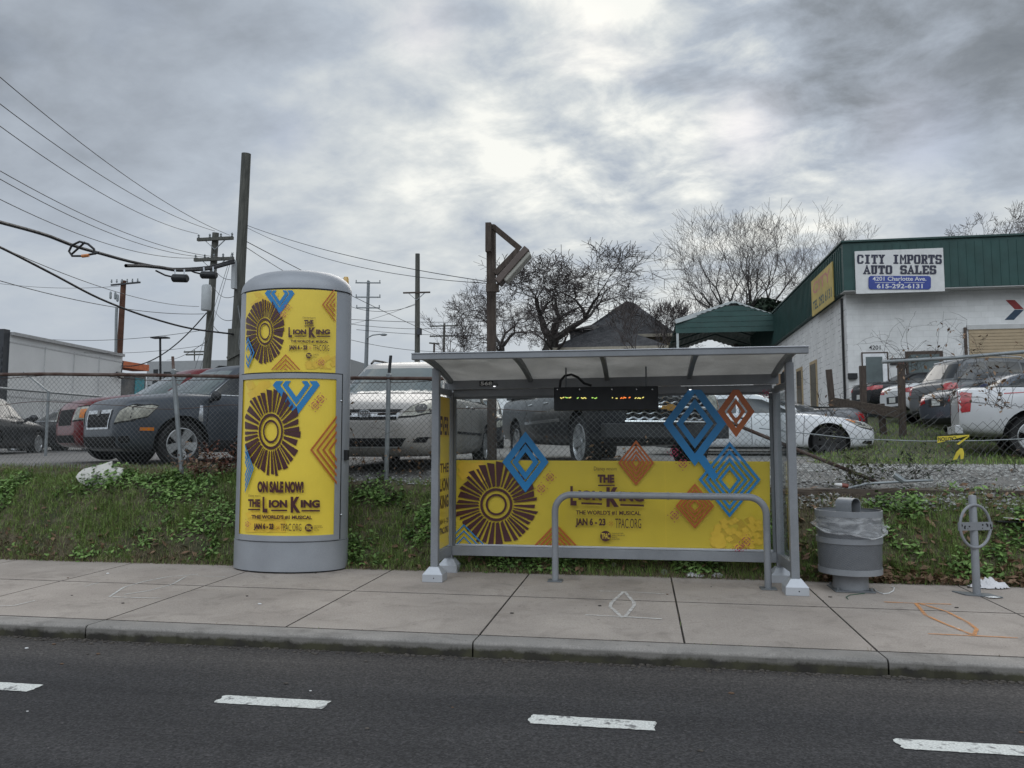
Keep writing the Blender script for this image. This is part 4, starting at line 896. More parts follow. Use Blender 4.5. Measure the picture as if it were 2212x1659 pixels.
# ------------------------------------------------------------------ chain link fences
def chain(m, P, nu, nv, r, seed=0, skip=None):
    """woven diamonds: P(i, j) gives the knot in units of half diamonds"""
    for c in range(-nv, nu + 1):
        for sg in (1, -1):
            seq = []
            for j in range(nv + 1):
                i = c + j if sg > 0 else c + nv - j
                if 0 <= i <= nu and not (skip and skip(i, j)): seq.append(P(i, j))
                else:
                    if len(seq) > 1: m.tube(seq, r, 3, False)
                    seq = []
            if len(seq) > 1: m.tube(seq, r, 3, False)
DI = .0362
def run(A, B, zt, zb, r=.0021, bend=None, skip=None, step=DI):
    """mesh between two plan points with top and bottom heights given along the run"""
    A = Vector(A); B = Vector(B); ln = (B - A).length; nu = int(ln / step); nv = int((zt(0) - zb(0)) / step)
    m = MB()
    def P(i, j):
        t = i / nu; k = j / nv; x, y = A.lerp(B, t); z = zt(t) + (zb(t) - zt(t)) * k
        dy = .012 * nz(x * 1.3, z * 1.5) + (.004 if (i + j) % 2 else -.004)
        v = Vector((x, y + dy, z))
        return bend(v, t, k) if bend else v
    for c in range(-nv, nu + 1, 2):
        for sg in (1, -1):
            seq = []
            for j in range(nv + 1):
                i = c + j if sg > 0 else c + nv - j
                if 0 <= i <= nu and not (skip and skip(i / nu, j / nv)): seq.append(P(i, j))
                else:
                    if len(seq) > 1: m.tube(seq, r, 3, False)
                    seq = []
            if len(seq) > 1: m.tube(seq, r, 3, False)
    return m
def ztop(x): return 2.27 + .145 * sst(-2.5, -9, x)
fn = thing('chain_link_fence', 'old chain link fence with rusty top rail along the bank crest behind the column', 'fence', (-3.2, YF, 1.0))
AX, BX = -10.4, 1.30
run((AX, YF), (BX, YF), lambda t: ztop(AX + (BX - AX) * t), lambda t: crest(AX + (BX - AX) * t) + .06).obj('wire_mesh', M_WIRE, fn)
m = MB(); m.tube([(x, YF - .03, ztop(x) + .012 * nz(x, 3)) for x in [AX + (BX - AX - 1.4) * i / 30 for i in range(31)]], .024, 10); m.obj('top_rail', M_RUST, fn, smooth=True)
for (u0, v0, u1, v1) in ((395, 1010, 375, 803), (834, 1052, 840, 812)):
    a = atY(u0, v0, YF - .02); b = atY(u1, v1, YF - .02); a.z = gz(a.x, YF) - .05
    m = MB(); m.tube([a, b], .03, 12); m.lathe([(.036, -.02), (.036, .02), (.01, .04)], 12, b); po = m.obj('post', M_GALV, fn, smooth=True)
    e = Vector((b.x - .10, b.y + .12, b.z + .22)) if u0 < 500 else b + Vector((.006, .05, .27)); m = MB(); m.beam(b, e, .035, .02); m.obj('barb_arm', M_RUST if u0 < 500 else M_BLACK, po)
for zz, nm in ((.17, 0), (-.33, 1)):                            # loose strands hung along the rail
    m = MB(); x0 = -9.5; q = []
    for i in range(50):
        x = x0 + i * .17; q.append((x, YF - .02, ztop(x) + (-.42 if nm else .0) + (.03 * math.sin(x * 2.2) + .04 * nz(x, 9 + nm)) - (0 if nm else .04)))
    m.tube(q, .004, 4); m.obj('loose_wire', M_RUST, fn)
M_TWIG = mat('twig_bark', (.030, .026, .022), .9, col2=(.06, .05, .042))
def vine(base, h, n, seed, spread=.5, rad=.003):
    rr = random.Random(seed); m = MB()
    for k in range(n):
        p = Vector(base) + Vector((rr.gauss(0, .05), rr.gauss(0, .015), 0)); d = Vector((rr.gauss(0, spread), rr.gauss(0, .08), 1)); q = [p.copy()]
        for i in range(rr.randint(8, 16)):
            d += Vector((rr.gauss(0, .35), rr.gauss(0, .10), rr.gauss(-.03, .2))); d.normalize(); p = p + d * h / 10; q.append(p.copy())
            if rr.random() < .4:
                e = p + Vector((rr.gauss(0, .09), rr.gauss(0, .03), rr.gauss(.02, .07))); m.tube([p, p.lerp(e, .5) + Vector((0, 0, .015)), e], [rad * .6, rad * .5, rad * .3], 4, False)
        m.tube(q, [rad * (1 - .7 * i / len(q)) for i in range(len(q))], 4, False)
    return m
def climber(name, base, h, n, seed, label, leaves=0, lm=None, spread=.5, rad=.003, ls=(.012, .028)):
    t = thing(name, label, 'plant', base, 0, 'plants along the fences'); vm = vine(base, h, n, seed, spread, rad); vm.obj('stems', M_TWIG, t)
    if leaves:
        rr = random.Random(seed); m = MB()
        for k in range(leaves):
            v = Vector(rr.choice(vm.v)); leaf(m, v + Vector((rr.gauss(0, .025), rr.gauss(0, .025), rr.gauss(0, .025))), rr.uniform(*ls), rr, 0, 1)
        m.obj('leaves', lm or M_DEAD, t)
p_ = lambda u, v, y=YF - .05: atY(u, v, y)
b_ = p_(430, 1010); b_.z = gz(b_.x, YF - .1); climber('dry_bush', b_, .34, 16, 1, 'dry reddish bush at the fence foot left of the column', 420, M_DEAD, .7)
b_ = p_(490, 1030); b_.z = gz(b_.x, YF - .1); climber('dry_bush', b_, .42, 18, 2, 'taller rusty brown bush touching the left side of the column', 460, leafmat('rust_leaf', (.05, .018, .01), (.14, .05, .03)), .7)
for i, (u, h, lab) in enumerate(((775, .8, 'bare vine on the fence right beside the column'), (905, .5, 'short bare vine on the fence left of the shelter post'), (1105, 1.1, 'tangled bare vine on the fence seen through the left shelter pane'), (1330, .5, 'thin bare vine behind the middle of the shelter poster'))):
    b_ = p_(u, 1000); b_.z = gz(b_.x, YF) + .1; climber('fence_vine', b_, h, 7, 20 + i, lab, 60, M_DEAD, .8)
# torn right hand run
fr = thing('torn_fence', 'torn sagging chain link fence overgrown with twigs right of the shelter', 'fence', (4, YF, .95))
CX_, DX_ = 1.32, 7.2
def bendr(v, t, k):
    a = nz(v.x * .8, k * 1.5 + 3); s = (1 - k)
    return v + Vector((.10 * nz(v.x * 1.7, v.z * 2) * s + .05 * nz(v.x * 5, v.z * 5), -.25 * s * s * (.4 + a * .4) + .05 * nz(v.x * 3, v.z * 4 + 9), .14 * s * nz(v.x * 1.1, 7) + .03 * nz(v.x * 5, v.z * 5 + 4)))
tr = lambda x: 1.82 + .10 * nz(x * .7, 2) + .15 * sst(4.2, 5.2, x)
run((CX_, YF + .05), (DX_, YF + .05), lambda t: tr(CX_ + (DX_ - CX_) * t), lambda t: .98, .0026, bendr, lambda t, k: nz(t * 14, k * 5) > .42 or (k > .72 and t > .42), .045).obj('wire_mesh', M_WIRE, fr)
a, b, c = p_(1905, 782), p_(2060, 773), p_(2260, 756); m = MB(); m.tube([a, b, c], .022, 10); m.obj('top_rail', M_GALV, fr, smooth=True)
m = MB(); m.tube([p_(1560, 905, 9.9), p_(1700, 963, 9.7), p_(1880, 1035, 9.75), p_(1900, 1045, 9.8)], .022, 8); m.obj('fallen_rail', M_RUST, fr, smooth=True)
m = MB(); m.tube([p_(u, v, YF - .1) for u, v in ((1640, 925), (1720, 934), (1850, 948), (1990, 953), (2120, 952), (2260, 946))], .007, 6); m.obj('slack_cable', M_GALV, fr)
m = MB(); m.tube([p_(1790, 1065), p_(1870, 1045), p_(1950, 1040), p_(2015, 1037)], .016, 8); m.tube([p_(1930, 1025), p_(1952, 1040)], .035, 8); m.obj('loose_pipe', M_GALV, fr, smooth=True)
for i, (u, v, h, n_, lv, lab) in enumerate(((1855, 1052, .55, 22, 240, 'leafy olive shrub at the timber edge behind the litter bin'), (1975, 1040, .5, 16, 110, 'dark thin leaved shrub right of the loose pipe'), (1790, 900, .5, 8, 15, 'bare twigs caught in the torn mesh near the shelter'), (2040, 870, .75, 16, 90, 'dry twigs with hanging brown leaves on the torn mesh'), (2160, 880, .8, 16, 110, 'dry twigs with hanging brown leaves at the right picture edge'), (1960, 800, .5, 12, 20, 'bare tangled twigs along the top of the torn mesh'), (2190, 1020, .35, 6, 10, 'small bare weed on the gravel under the pickup'))):
    b_ = p_(u, v, YF - .02); climber('twiggy_shrub', b_, h, n_, 40 + i, lab, lv, leafmat('olive_leaf', (.03, .04, .015), (.10, .10, .045)) if i == 0 else leafmat('deep_leaf', (.012, .022, .012), (.04, .05, .025)) if i == 1 else M_DEAD, .9, .0026)
m = MB(); w_ = MB()
tp = [atY(u, v, YF - .22) for u, v in ((2025, 943), (2025, 957), (2095, 939), (2093, 941))]
tape = mat('caution_yellow', (.62, .50, .05), .45, vary=.1)
m.add([tp[0], tp[1], tp[3], tp[2]], [(0, 1, 2, 3)]); vs = [atY(u, v, YF - .2) for u, v in ((2093, 940), (2094, 943), (2071, 961), (2066, 959))]; m.add(vs, [(0, 1, 2, 3)])
vs = [atY(u, v, YF - .2) for u, v in ((2074, 968), (2080, 969), (2083, 980), (2081, 991), (2075, 992), (2074, 980), (2067, 992), (2058, 994), (2066, 976))]; m.add(vs, [(0, 1, 2, 3, 4, 5), (0, 5, 6, 7, 8)])
tpo = tag(m.obj('caution_tape', tape), 'yellow caution tape printed upside down, knotted on the torn fence', 'tape')
a = Art(lambda u, v, off: atY(u, v, YF - .22 - off)); vs, fs = text2d('CAUTION', .02)
a.faces([(2066 - 39 * x, 944.5 + 9 * y + (1 - y) * 0 + .0 + (1 - x) * -2.0) for x, y in vs], fs, 0); a.mb.obj('lettering', M_BLACK, tpo)
tb = thing('timber_edging', 'two long weathered brown timbers edging the gravel above the right bank', 'timber', (4.6, YF - .06, .9))
for x0, x1, y0, z in ((1.45, 3.9, YF - .11, .875), (3.92, 7.6, YF - .09, .87)):
    m = MB(); n = 16; ring = lambda x: [(x, y0 - .07 + .012 * nz(x * 2, 1), z - .12), (x, y0 + .07, z - .12), (x, y0 + .07, z + .04 + .02 * nz(x * 3, 5)), (x, y0 - .05 + .02 * nz(x * 2, 3), z + .035 + .03 * nz(x * 3, 8) + .02 * nz(x * 9, 8))]
    vs = []
    for i in range(n + 1): vs += ring(x0 + (x1 - x0) * i / n)
    m.add(vs, [(4 * i + j, 4 * i + (j + 1) % 4, 4 * i + 4 + (j + 1) % 4, 4 * i + 4 + j) for i in range(n) for j in range(4)] + [(0, 1, 2, 3), (4 * n + 3, 4 * n + 2, 4 * n + 1, 4 * n)]); m.obj('timber', M_WOODH, tb)
# galvanised fence running back on the far left
ff = thing('galvanised_fence', 'low galvanised chain link fence with an angled barb arm at the far left', 'fence', (-12, 17, 1.2))
A_ = at(-40, 835, 16.5); B_ = at(330, 866, 24); zb_ = 1.2
run((A_.x, A_.y), (B_.x, B_.y), lambda t: A_.z + (B_.z - A_.z) * t, lambda t: zb_ + .05, .0028, None, None, .045).obj('wire_mesh', M_WIRE, ff)
m = MB(); m.tube([A_, A_.lerp(B_, .5), B_], .03, 8); m.obj('top_rail', M_GALV, ff, smooth=True)
q = at(107, 846, 18.2); m = MB(); m.tube([(q.x, q.y - .03, 1.15), (q.x, q.y - .03, q.z)], .034, 10); po = m.obj('post', M_GALV, ff, smooth=True)
m = MB(); m.beam(q + Vector((0, -.03, 0)), q + Vector((-.62, -.1, .46)), .05, .03); m.obj('barb_arm', M_GALV, po)
# brown post and rail fence by the turf slope
wf = thing('post_and_rail_fence', 'leaning brown timber post and rail fence on the green slope', 'fence', tuple(at(1948, 935, 18.4)))
for u0, v0, u1, v1, d in ((1950, 937, 1946, 785, 18.4), (1908, 920, 1903, 872, 19.0), (1866, 905, 1863, 790, 19.5), (1830, 895, 1828, 862, 20), (1803, 893, 1790, 798, 20.3)):
    a, b = at(u0, v0, d), at(u1, v1, d); a.z = min(a.z, gz(a.x, a.y) - .05); m = MB(); m.beam(a, b, .14, .14); m.obj('post', M_WOODB, wf, bevel=.01)
m = MB(); m.beam(at(1796, 868, 20.2), at(1945, 893, 18.25), .05, .24); m.obj('rail', M_WOODH, wf)
m = MB(); m.beam(at(1800, 898, 20.2), at(1850, 900, 19.6), .05, .12); m.obj('rail', M_WOODH, wf)
# ------------------------------------------------------------------ vehicles
def paint(name, c, metal=.3, rough=.3): return mat(name, c, rough, metal, vary=.06, scale=2, coat=.35, spec=.5 if sum(c) > .6 else .3)
M_TRIM = mat('black_trim', (.018, .019, .021), .6, vary=.2); M_SEAM = mat('panel_gap', (.006, .006, .007), .8)
M_LENS = mat('headlamp_lens', (.30, .295, .25), .2, .0, vary=.4, scale=9, coat=.3); M_LENSD = mat('lamp_reflector', (.10, .10, .10), .15, .5, vary=.5, scale=25)
M_AMB = mat('amber_lens', (.55, .17, .02), .2, coat=.8); M_RED = mat('red_lens', (.36, .012, .015), .15, coat=1, vary=.2, scale=18); M_DARKIN = mat('dark_opening', (.006, .006, .007), .9)
M_PLATE = mat('number_plate', (.55, .56, .54), .5); M_SILV = mat('silver_plastic', (.45, .46, .47), .35, .5); M_WINL = mat('pale_window', (.10, .125, .125), .06, vary=.25, scale=1.2, spec=.9)
M_STEELW = mat('black_steel_wheel', (.016, .016, .017), .5)
WHEELS = {}
def wheel_mesh(r, wd, style):
    k = (r, wd, style)
    if k in WHEELS: return WHEELS[k]
    T = Matrix.Rotation(R(90), 4, 'X'); rr = r * .70; h = wd / 2
    m = MB(); m.lathe([(rr, -h * .8), (r * .93, -h), (r, -h * .72), (r, h * .72), (r * .93, h), (rr, h * .8)], 36, (0, 0, 0), T); m.f = [f for f in m.f if len(f) < 9]; m.m = [0] * len(m.f)
    ty = m.obj('tyre', M_RUB, None, smooth=True); rim = MB()
    # outer face is local +y (mirrored later by rotation)
    rim.lathe([(rr + .004, h * .80), (rr - .012, h * .86), (rr - .03, h * .5), (rr - .035, -h * .2)], 36, (0, 0, 0), Matrix.Rotation(R(-90), 4, 'X')); rim.f = [f for f in rim.f if len(f) < 9]; rim.m = [0] * len(rim.f)
    rim.lathe([(rr - .03, -h * .1), (.02, -h * .08)], 24, (0, 0, 0), Matrix.Rotation(R(-90), 4, 'X'), 1); rim.f = [f for f in rim.f if len(f) < 9]; rim.m = rim.m[:len(rim.f)]
    ns = 5 if style == 'alloy' else 9
    for i in range(ns):
        a = 2 * math.pi * i / ns; ca, sa = math.cos(a), math.sin(a); w0, w1 = (.045, .075) if style == 'alloy' else (.05, .05)
        P = lambda rad, off, y: (ca * rad - sa * off, y, sa * rad + ca * off)
        vs = [P(.04, -w0, h * .62), P(rr - .015, -w1, h * .80), P(rr - .015, w1, h * .80), P(.04, w0, h * .62), P(.04, -w0, h * .3), P(rr - .015, -w1, h * .5), P(rr - .015, w1, h * .5), P(.04, w0, h * .3)]
        rim.add(vs, [(0, 1, 2, 3), (0, 4, 5, 1), (2, 6, 7, 3), (1, 5, 6, 2)], 0 if style != 'steel' else 2)
    rim.lathe([(.075, h * .4), (.07, h * .72), (.001, h * .74)], 16, (0, 0, 0), Matrix.Rotation(R(-90), 4, 'X'), 0 if style != 'steel' else 2)
    if style == 'steel': rim.m = [2 if x == 0 else x for x in rim.m]
    rm = rim.obj('rim', [M_SILV, M_DARKIN, M_STEELW], None, smooth=True)
    WHEELS[k] = (ty.data, rm.data); bpy.data.objects.remove(ty); bpy.data.objects.remove(rm); return WHEELS[k]
def car(name, label, loc, phi, sp, pnt, group='vehicles parked on the lot'):
    """sp: body stations (x, z bottom, z top, half width), cabin dict, wheels, decals in the car's own frame (x forward)"""
    t = thing(name, label, sp.get('cat', 'car'), loc, phi, group)
    st = sorted(sp['body']); xs_ = [s[0] for s in st]; n = 56; x0, x1 = xs_[0], xs_[-1]
    pos = sorted(set([round(x0 + (x1 - x0) * (.5 - .5 * math.cos(math.pi * i / n)) , 4) for i in range(n + 1)])); vs = []
    half = [(0, 0, 0), (.80, 0, 0), (.95, .05, 0), (.985, .25, 1), (1, .48, 1), (.99, .70, 1), (.965, .86, 1), (.93, .94, 1), (.86, .985, 1), (.62, 1, 2), (.3, 1, 3), (0, 1, 4)]
    for x in pos:
        zb, zt, hw = (pchip(xs_, [s[k] for s in st], x) for k in (1, 2, 3)); h = zt - zb; cr = sp.get('crown', .03)
        rg = [(hw * a, zb + (b if c == 0 and b else b * h) + (cr * (1 - a * a) if c > 1 else 0)) for a, b, c in half]
        vs += [(x, y, z) for y, z in rg] + [(x, -y, z) for y, z in rg[-2:0:-1]]
    k = 2 * len(half) - 2; m = MB(); m.add(vs, [(i * k + j, i * k + (j + 1) % k, (i + 1) * k + (j + 1) % k, (i + 1) * k + j) for i in range(len(pos) - 1) for j in range(k)] + [tuple(range(k)), tuple(range((len(pos) - 1) * k, len(pos) * k))])
    body = m.obj('body', [pnt, M_DARKIN], t, local=True); COL.objects.unlink(body); body.parent = None
    cut = MB(); wr = sp['wr']; W = max(s[3] for s in st); T = Matrix.Rotation(R(90), 4, 'X')
    for wx in sp['wx']:
        for sg in (1, -1): cut.lathe([(wr + sp.get('gap', .07), -.17), (wr + sp.get('gap', .07), .17)], 28, (wx, sg * W * 1.0, wr), T, 1)
    co = cut.obj('cut', [pnt, M_DARKIN], None); COL.objects.unlink(co); TMP.collection.objects.link(co)
    ss = body.modifiers.new('s', 'SUBSURF'); ss.levels = 1; ss.render_levels = 1
    bo = body.modifiers.new('b', 'BOOLEAN'); bo.object = co; bo.solver = 'EXACT'; bo.operation = 'DIFFERENCE'
    me = evalmesh(body); body.modifiers.clear(); body.data = me; TMP.collection.objects.unlink(co); bpy.data.objects.remove(co)
    me.polygons.foreach_set('use_smooth', [True] * len(me.polygons)); me.set_sharp_from_angle(angle=R(35)); COL.objects.link(body); body.parent = t
    allv = [v.co.copy() for v in me.vertices]; allf = [tuple(p.vertices) for p in me.polygons]
    cb = sp['cab']; nn = 44; vs = []; lv = [0, .2, .4, .6, .8, .93, 1.0]
    def ring(a, cx, hw, zf, e=4.2): return [(cx + a * math.copysign(abs(math.cos(q)) ** (2 / e), math.cos(q)), hw * math.copysign(abs(math.sin(q)) ** (2 / e), math.sin(q)), zf(cx + a * math.copysign(abs(math.cos(q)) ** (2 / e), math.cos(q)))) for q in [2 * math.pi * i / nn for i in range(nn)]]
    xf = lambda q: cb['fb'] + (cb['ft'] - cb['fb']) * q; xr = lambda q: cb['rb'] + (cb['rt'] - cb['rb']) * q ** cb.get('rp', 1); hwq = lambda q: cb['wb'] + (cb['wt'] - cb['wb']) * q + .03 * math.sin(math.pi * q)
    cxr, ar = (xf(1) + xr(1)) / 2, (xf(1) - xr(1)) / 2; zroof = lambda x: cb['zr'] - cb.get('drop', .05) * ((x - cxr) / ar) ** 2 * (1 if x > cxr else cb.get('rdrop', 1))
    for q in lv: vs += ring((xf(q) - xr(q)) / 2, (xf(q) + xr(q)) / 2, hwq(q), lambda x, q=q: cb['zb'] + (zroof(x if q == 1 else cxr + (x - (xf(q) + xr(q)) / 2) / ((xf(q) - xr(q)) / 2) * ar) - cb['zb']) * q)
    for sc, dz in ((.93, .022), (.7, .04), (.4, .05), (.1, .053)): vs += ring(ar * sc, cxr, hwq(1) * sc, lambda x, dz=dz: zroof(x) + dz, 3.2)
    rows = len(lv) + 4; m = MB(); m.add(vs, [(j * nn + i, j * nn + (i + 1) % nn, (j + 1) * nn + (i + 1) % nn, (j + 1) * nn + i) for j in range(rows - 1) for i in range(nn)] + [tuple((rows - 1) * nn + i for i in range(nn))])
    cab = m.obj('cabin', pnt, t, smooth=True, local=True); kk = len(allv); allv += [v.co.copy() for v in cab.data.vertices]; allf += [tuple(i + kk for i in p.vertices) for p in cab.data.polygons]
    bvh = BVHTree.FromPolygons(allv, allf)
    def shoot(pl, a, b):
        if pl == 'F': o, d = Vector((9, a, b)), Vector((-1, 0, 0))
        elif pl == 'R': o, d = Vector((-9, a, b)), Vector((1, 0, 0))
        elif pl == 'L': o, d = Vector((a, 9, b)), Vector((0, -1, 0))
        elif pl == 'S': o, d = Vector((a, -9, b)), Vector((0, 1, 0))
        else: o, d = Vector((a, b, 9)), Vector((0, 0, -1))
        h = bvh.ray_cast(o, d); return (h[0], h[1], d) if h[0] is not None else None
    def decal(nm, pl, polys, mt, off=.006, par=None, ml=.07, lab=None):
        o = None
        for poly in polys:
            mm = MB(); bm = bmesh.new(); bm.faces.new([bm.verts.new((a, b, 0)) for a, b in poly])
            for _ in range(5):
                bmesh.ops.triangulate(bm, faces=[f for f in bm.faces if len(f.verts) > 3]); e = [e for e in bm.edges if e.calc_length() > ml]
                if not e: break
                bmesh.ops.subdivide_edges(bm, edges=e, cuts=1)
            bm.verts.index_update(); ps = []; ok = []
            for v in bm.verts:
                h = shoot(pl, v.co.x, v.co.y); ok.append(h is not None); ps.append(h[0] - h[2] * off if h else Vector())
            mm.add(ps, [tuple(v.index for v in f.verts) for f in bm.faces if all(ok[v.index] for v in f.verts)]); bm.free()
            if mm.f: o = mm.obj(nm, mt, par or t, smooth=True, local=True)
        return o
    mir = lambda p: [(-a, b) for a, b in p]
    zt_ = lambda x: zroof(x) - .075; zbl = cb['zb'] + cb.get('sill', .05); wm = cb.get('glass', M_WIN)
    wsh = cb.get('wsw', .86)
    decal('windscreen', 'F', [[(hwq(0) * wsh, zbl), (hwq(.5) * (wsh - .005), (zbl + zt_(xf(1))) / 2), (hwq(1) * (wsh - .03), zt_(xf(1))), (-hwq(1) * (wsh - .03), zt_(xf(1))), (-hwq(.5) * (wsh - .005), (zbl + zt_(xf(1))) / 2), (-hwq(0) * wsh, zbl)]], cb.get('wsmat', wm))
    decal('rear_window', 'R', [[(hwq(.1) * .8, zbl + cb.get('rsill', .06)), (hwq(1) * .78, cb['zr'] - .13), (-hwq(1) * .78, cb['zr'] - .13), (-hwq(.1) * .8, zbl + cb.get('rsill', .06))]], wm)
    fb, ft, rb_, rt_ = xf(0) - cb.get('ap', .22), xf(1) - .10, xr(0) + cb.get('cp', .3), xr(1) + cb.get('cp2', .16); zz1 = lambda x: zt_(x) - .01
    def edge(x0b, x0t, q): return x0b + (x0t - x0b) * q
    sp_ = [0] + cb['split'] + [1]
    for pl in 'LS':
        for q0, q1 in zip(sp_, sp_[1:]):
            a0 = fb + (rb_ - fb) * q0 - (.03 if q0 else 0); a1 = fb + (rb_ - fb) * q1 + (.03 if q1 < 1 else 0); c0 = (ft if q0 == 0 else max(min(a0, ft), rt_)); c1 = (rt_ if q1 == 1 else max(min(a1, ft), rt_))
            pts = [(a0, zbl)]; mid = .5
            if q0 == 0: pts.append(((a0 * .48 + c0 * .52), zbl + (zz1(c0) - zbl) * .56))
            pts += [(c0, zz1(c0)), ((c0 + c1) / 2, zz1((c0 + c1) / 2)), (c1, zz1(c1))]
            if q1 == 1: pts.append((a1 * .42 + c1 * .58, zbl + (zz1(c1) - zbl) * .62))
            pts.append((a1, zbl)); decal('side_window', pl, [pts], wm)
        if sp.get('brightline'):
            decal('window_trim', pl, [[(fb, zbl - .012), (fb, zbl), (rb_, zbl), (rb_, zbl - .012)], [(fb, zbl), (fb + .02, zbl), ((fb * .46 + ft * .54) + .02, zbl + (zz1(ft) - zbl) * .57), (ft + .02, zz1(ft)), (ft, zz1(ft) + .015), ((fb * .46 + ft * .54), zbl + (zz1(ft) - zbl) * .6)], [(ft, zz1(ft)), (ft, zz1(ft) + .018), (cxr, zz1(cxr) + .018), (rt_, zz1(rt_) + .018), (rt_, zz1(rt_))]], M_CHROME, .009)
    for x0_, x1_, zlo in sp.get('seams', []):
        for pl in 'LS': decal('door_gap', pl, [[(x0_ - .005, zlo), (x0_ + .005, zlo), (x1_ + .005, cb['zb'] - .02), (x1_ - .005, cb['zb'] - .02)]], M_SEAM, .004)
    for hx_, hz__ in sp.get('handles', []):
        for pl in 'LS':
            h = shoot(pl, hx_, hz__)
            if h: mm = MB(); c = h[0]; mm.box(c.x - .10, c.x + .10, c.y - .02, c.y + .02, c.z - .016, c.z + .016); mm.obj('door_handle', sp.get('hmat', pnt), t, local=True, bevel=.01)
    for nm, pl, polys, mt in sp.get('decals', []):
        if isinstance(nm, str) and nm.startswith('headlamp'):
            big = []
            for p in polys:
                cx, cz = sum(q[0] for q in p) / len(p), sum(q[1] for q in p) / len(p); big.append([(cx + (a - cx) * 1.10, cz + (b - cz) * 1.20) for a, b in p])
            for pl_, pp in ((('F', big), ('F', [mir(p) for p in big])) if pl == 'FF' else (('L', big), ('S', big))): decal('lamp_surround', pl_, pp, M_SEAM, .006, None, .045)
        hl = dict(off=.010, ml=.045) if isinstance(nm, str) and nm.startswith('headlamp') else {}
        if pl == 'FF': decal(nm, 'F', polys, mt, **hl); decal(nm, 'F', [mir(p) for p in polys], mt, **hl)
        elif pl == 'RR': decal(nm, 'R', polys, mt); decal(nm, 'R', [mir(p) for p in polys], mt)
        elif pl == 'SS': decal(nm, 'L', polys, mt, **hl); decal(nm, 'S', polys, mt, **hl)
        else:
            lay = .006
            if isinstance(nm, tuple): nm, lay = nm
            decal(nm, pl, polys, mt, lay)
    if 'mirror' in sp:
        mx_, mz_ = sp['mirror']
        for sg in (1, -1):
            mm = MB(); y = sg * (W + .10); mm.sphere((mx_, y, mz_), .12, 14, (.55, 1, .72)); mm.beam((mx_, sg * (W - .12), mz_ - .06), (mx_, y, mz_ - .04), .08, .05); mm.obj('side_mirror', sp.get('mmat', pnt), t, smooth=True, local=True)
    tyd, rid = wheel_mesh(wr, sp.get('ww', .22), sp.get('style', 'alloy'))
    for wx in sp['wx']:
        for sg in (1, -1):
            o = bpy.data.objects.new('wheel', tyd); COL.objects.link(o); o.parent = t; o.location = (wx, sg * (W - sp.get('ww', .22) / 2 - .015), wr)
            if sg < 0: o.rotation_euler = (0, 0, math.pi)
            r_ = bpy.data.objects.new('rim', rid); COL.objects.link(r_); r_.parent = o; r_.rotation_euler = (0, R(random.uniform(0, 70)), 0)
    for bx_ in sp.get('boxes', []):
        nm, (a0, a1, b0, b1, c0, c1), mt = bx_; mm = MB(); mm.box(a0, a1, b0, b1, c0, c1); mm.obj(nm, mt, t, local=True, bevel=.015)
    if 'racks' in sp:
        for sg in (1, -1):
            y = sg * hwq(1) * .86; mm = MB(); mm.tube([(cxr + ar * k, y, zroof(cxr + ar * k) + (.02 if abs(k) > .7 else .075)) for k in (.75, .66, .3, -.1, -.5, -.8, -.88)], .018, 8); mm.obj('roof_rail', M_SILV if sp['racks'] == 1 else M_BLACK, t, smooth=True, local=True)
    return t
def at_hub(u, v, d, phi, wx, side, W, z=None):
    """place a car so that one wheel hub lands at a picture point"""
    p = at(u, v, d); h = Vector((math.cos(phi), math.sin(phi), 0)); nrm = Vector((-h.y, h.x, 0)); q = p - h * wx - nrm * side * W; q.z = gz(q.x, q.y) if z is None else z; return q
def sedan(H=1.46, L=4.8, W=.91, **k):
    f, r = L / 2, -L / 2
    d = dict(body=[(f, .40, .58, .50), (f - .05, .27, .66, .70), (f - .22, .21, .76, .84), (f - .7, .19, .87, W - .02), (f - 1.35, .19, .95, W), (0, .19, 1.0, W), (r + 1.0, .2, 1.06, W), (r + .35, .24, 1.07, W - .04), (r + .1, .3, 1.0, W - .12), (r, .42, .85, W - .22)],
             cab=dict(fb=f - 1.25, ft=f - 2.15, rb=r + .55, rt=r + 1.35, wb=W - .05, wt=.60, zb=.93, zr=H - .05, drop=.05, split=[.5], cp=.42, cp2=.10, ap=.40, glass=M_WIN), wx=(f - .93, r + .98), wr=.325, seams=[(f - 1.45, f - 1.40, .3), (-.05, -.05, .3), (r + 1.35, r + 1.2, .45)], handles=[(-.28, .87), (-1.3, .90)], mirror=(f - 1.62, 1.0))
    d.update(k); return d
tail = lambda a0, a1, z0, z1: [('tail_lamp', 'RR', [[(a0, z0), (a1, z0 + .02), (a1 + .02, z1), (a0, z1 - .02)]], M_RED)]
rearkit = lambda L, z, W=.9: [('plate_recess', 'R', [[(-.30, z - .10), (.30, z - .10), (.30, z + .10), (-.30, z + .10)]], M_TRIM), (('number_plate', .012), 'R', [[(-.16, z - .075), (.16, z - .075), (.16, z + .075), (-.16, z + .075)]], M_PLATE), ('lower_bumper', 'R', [[(-.7, .3), (.7, .3), (.62, .44), (-.62, .44)]], M_TRIM)]
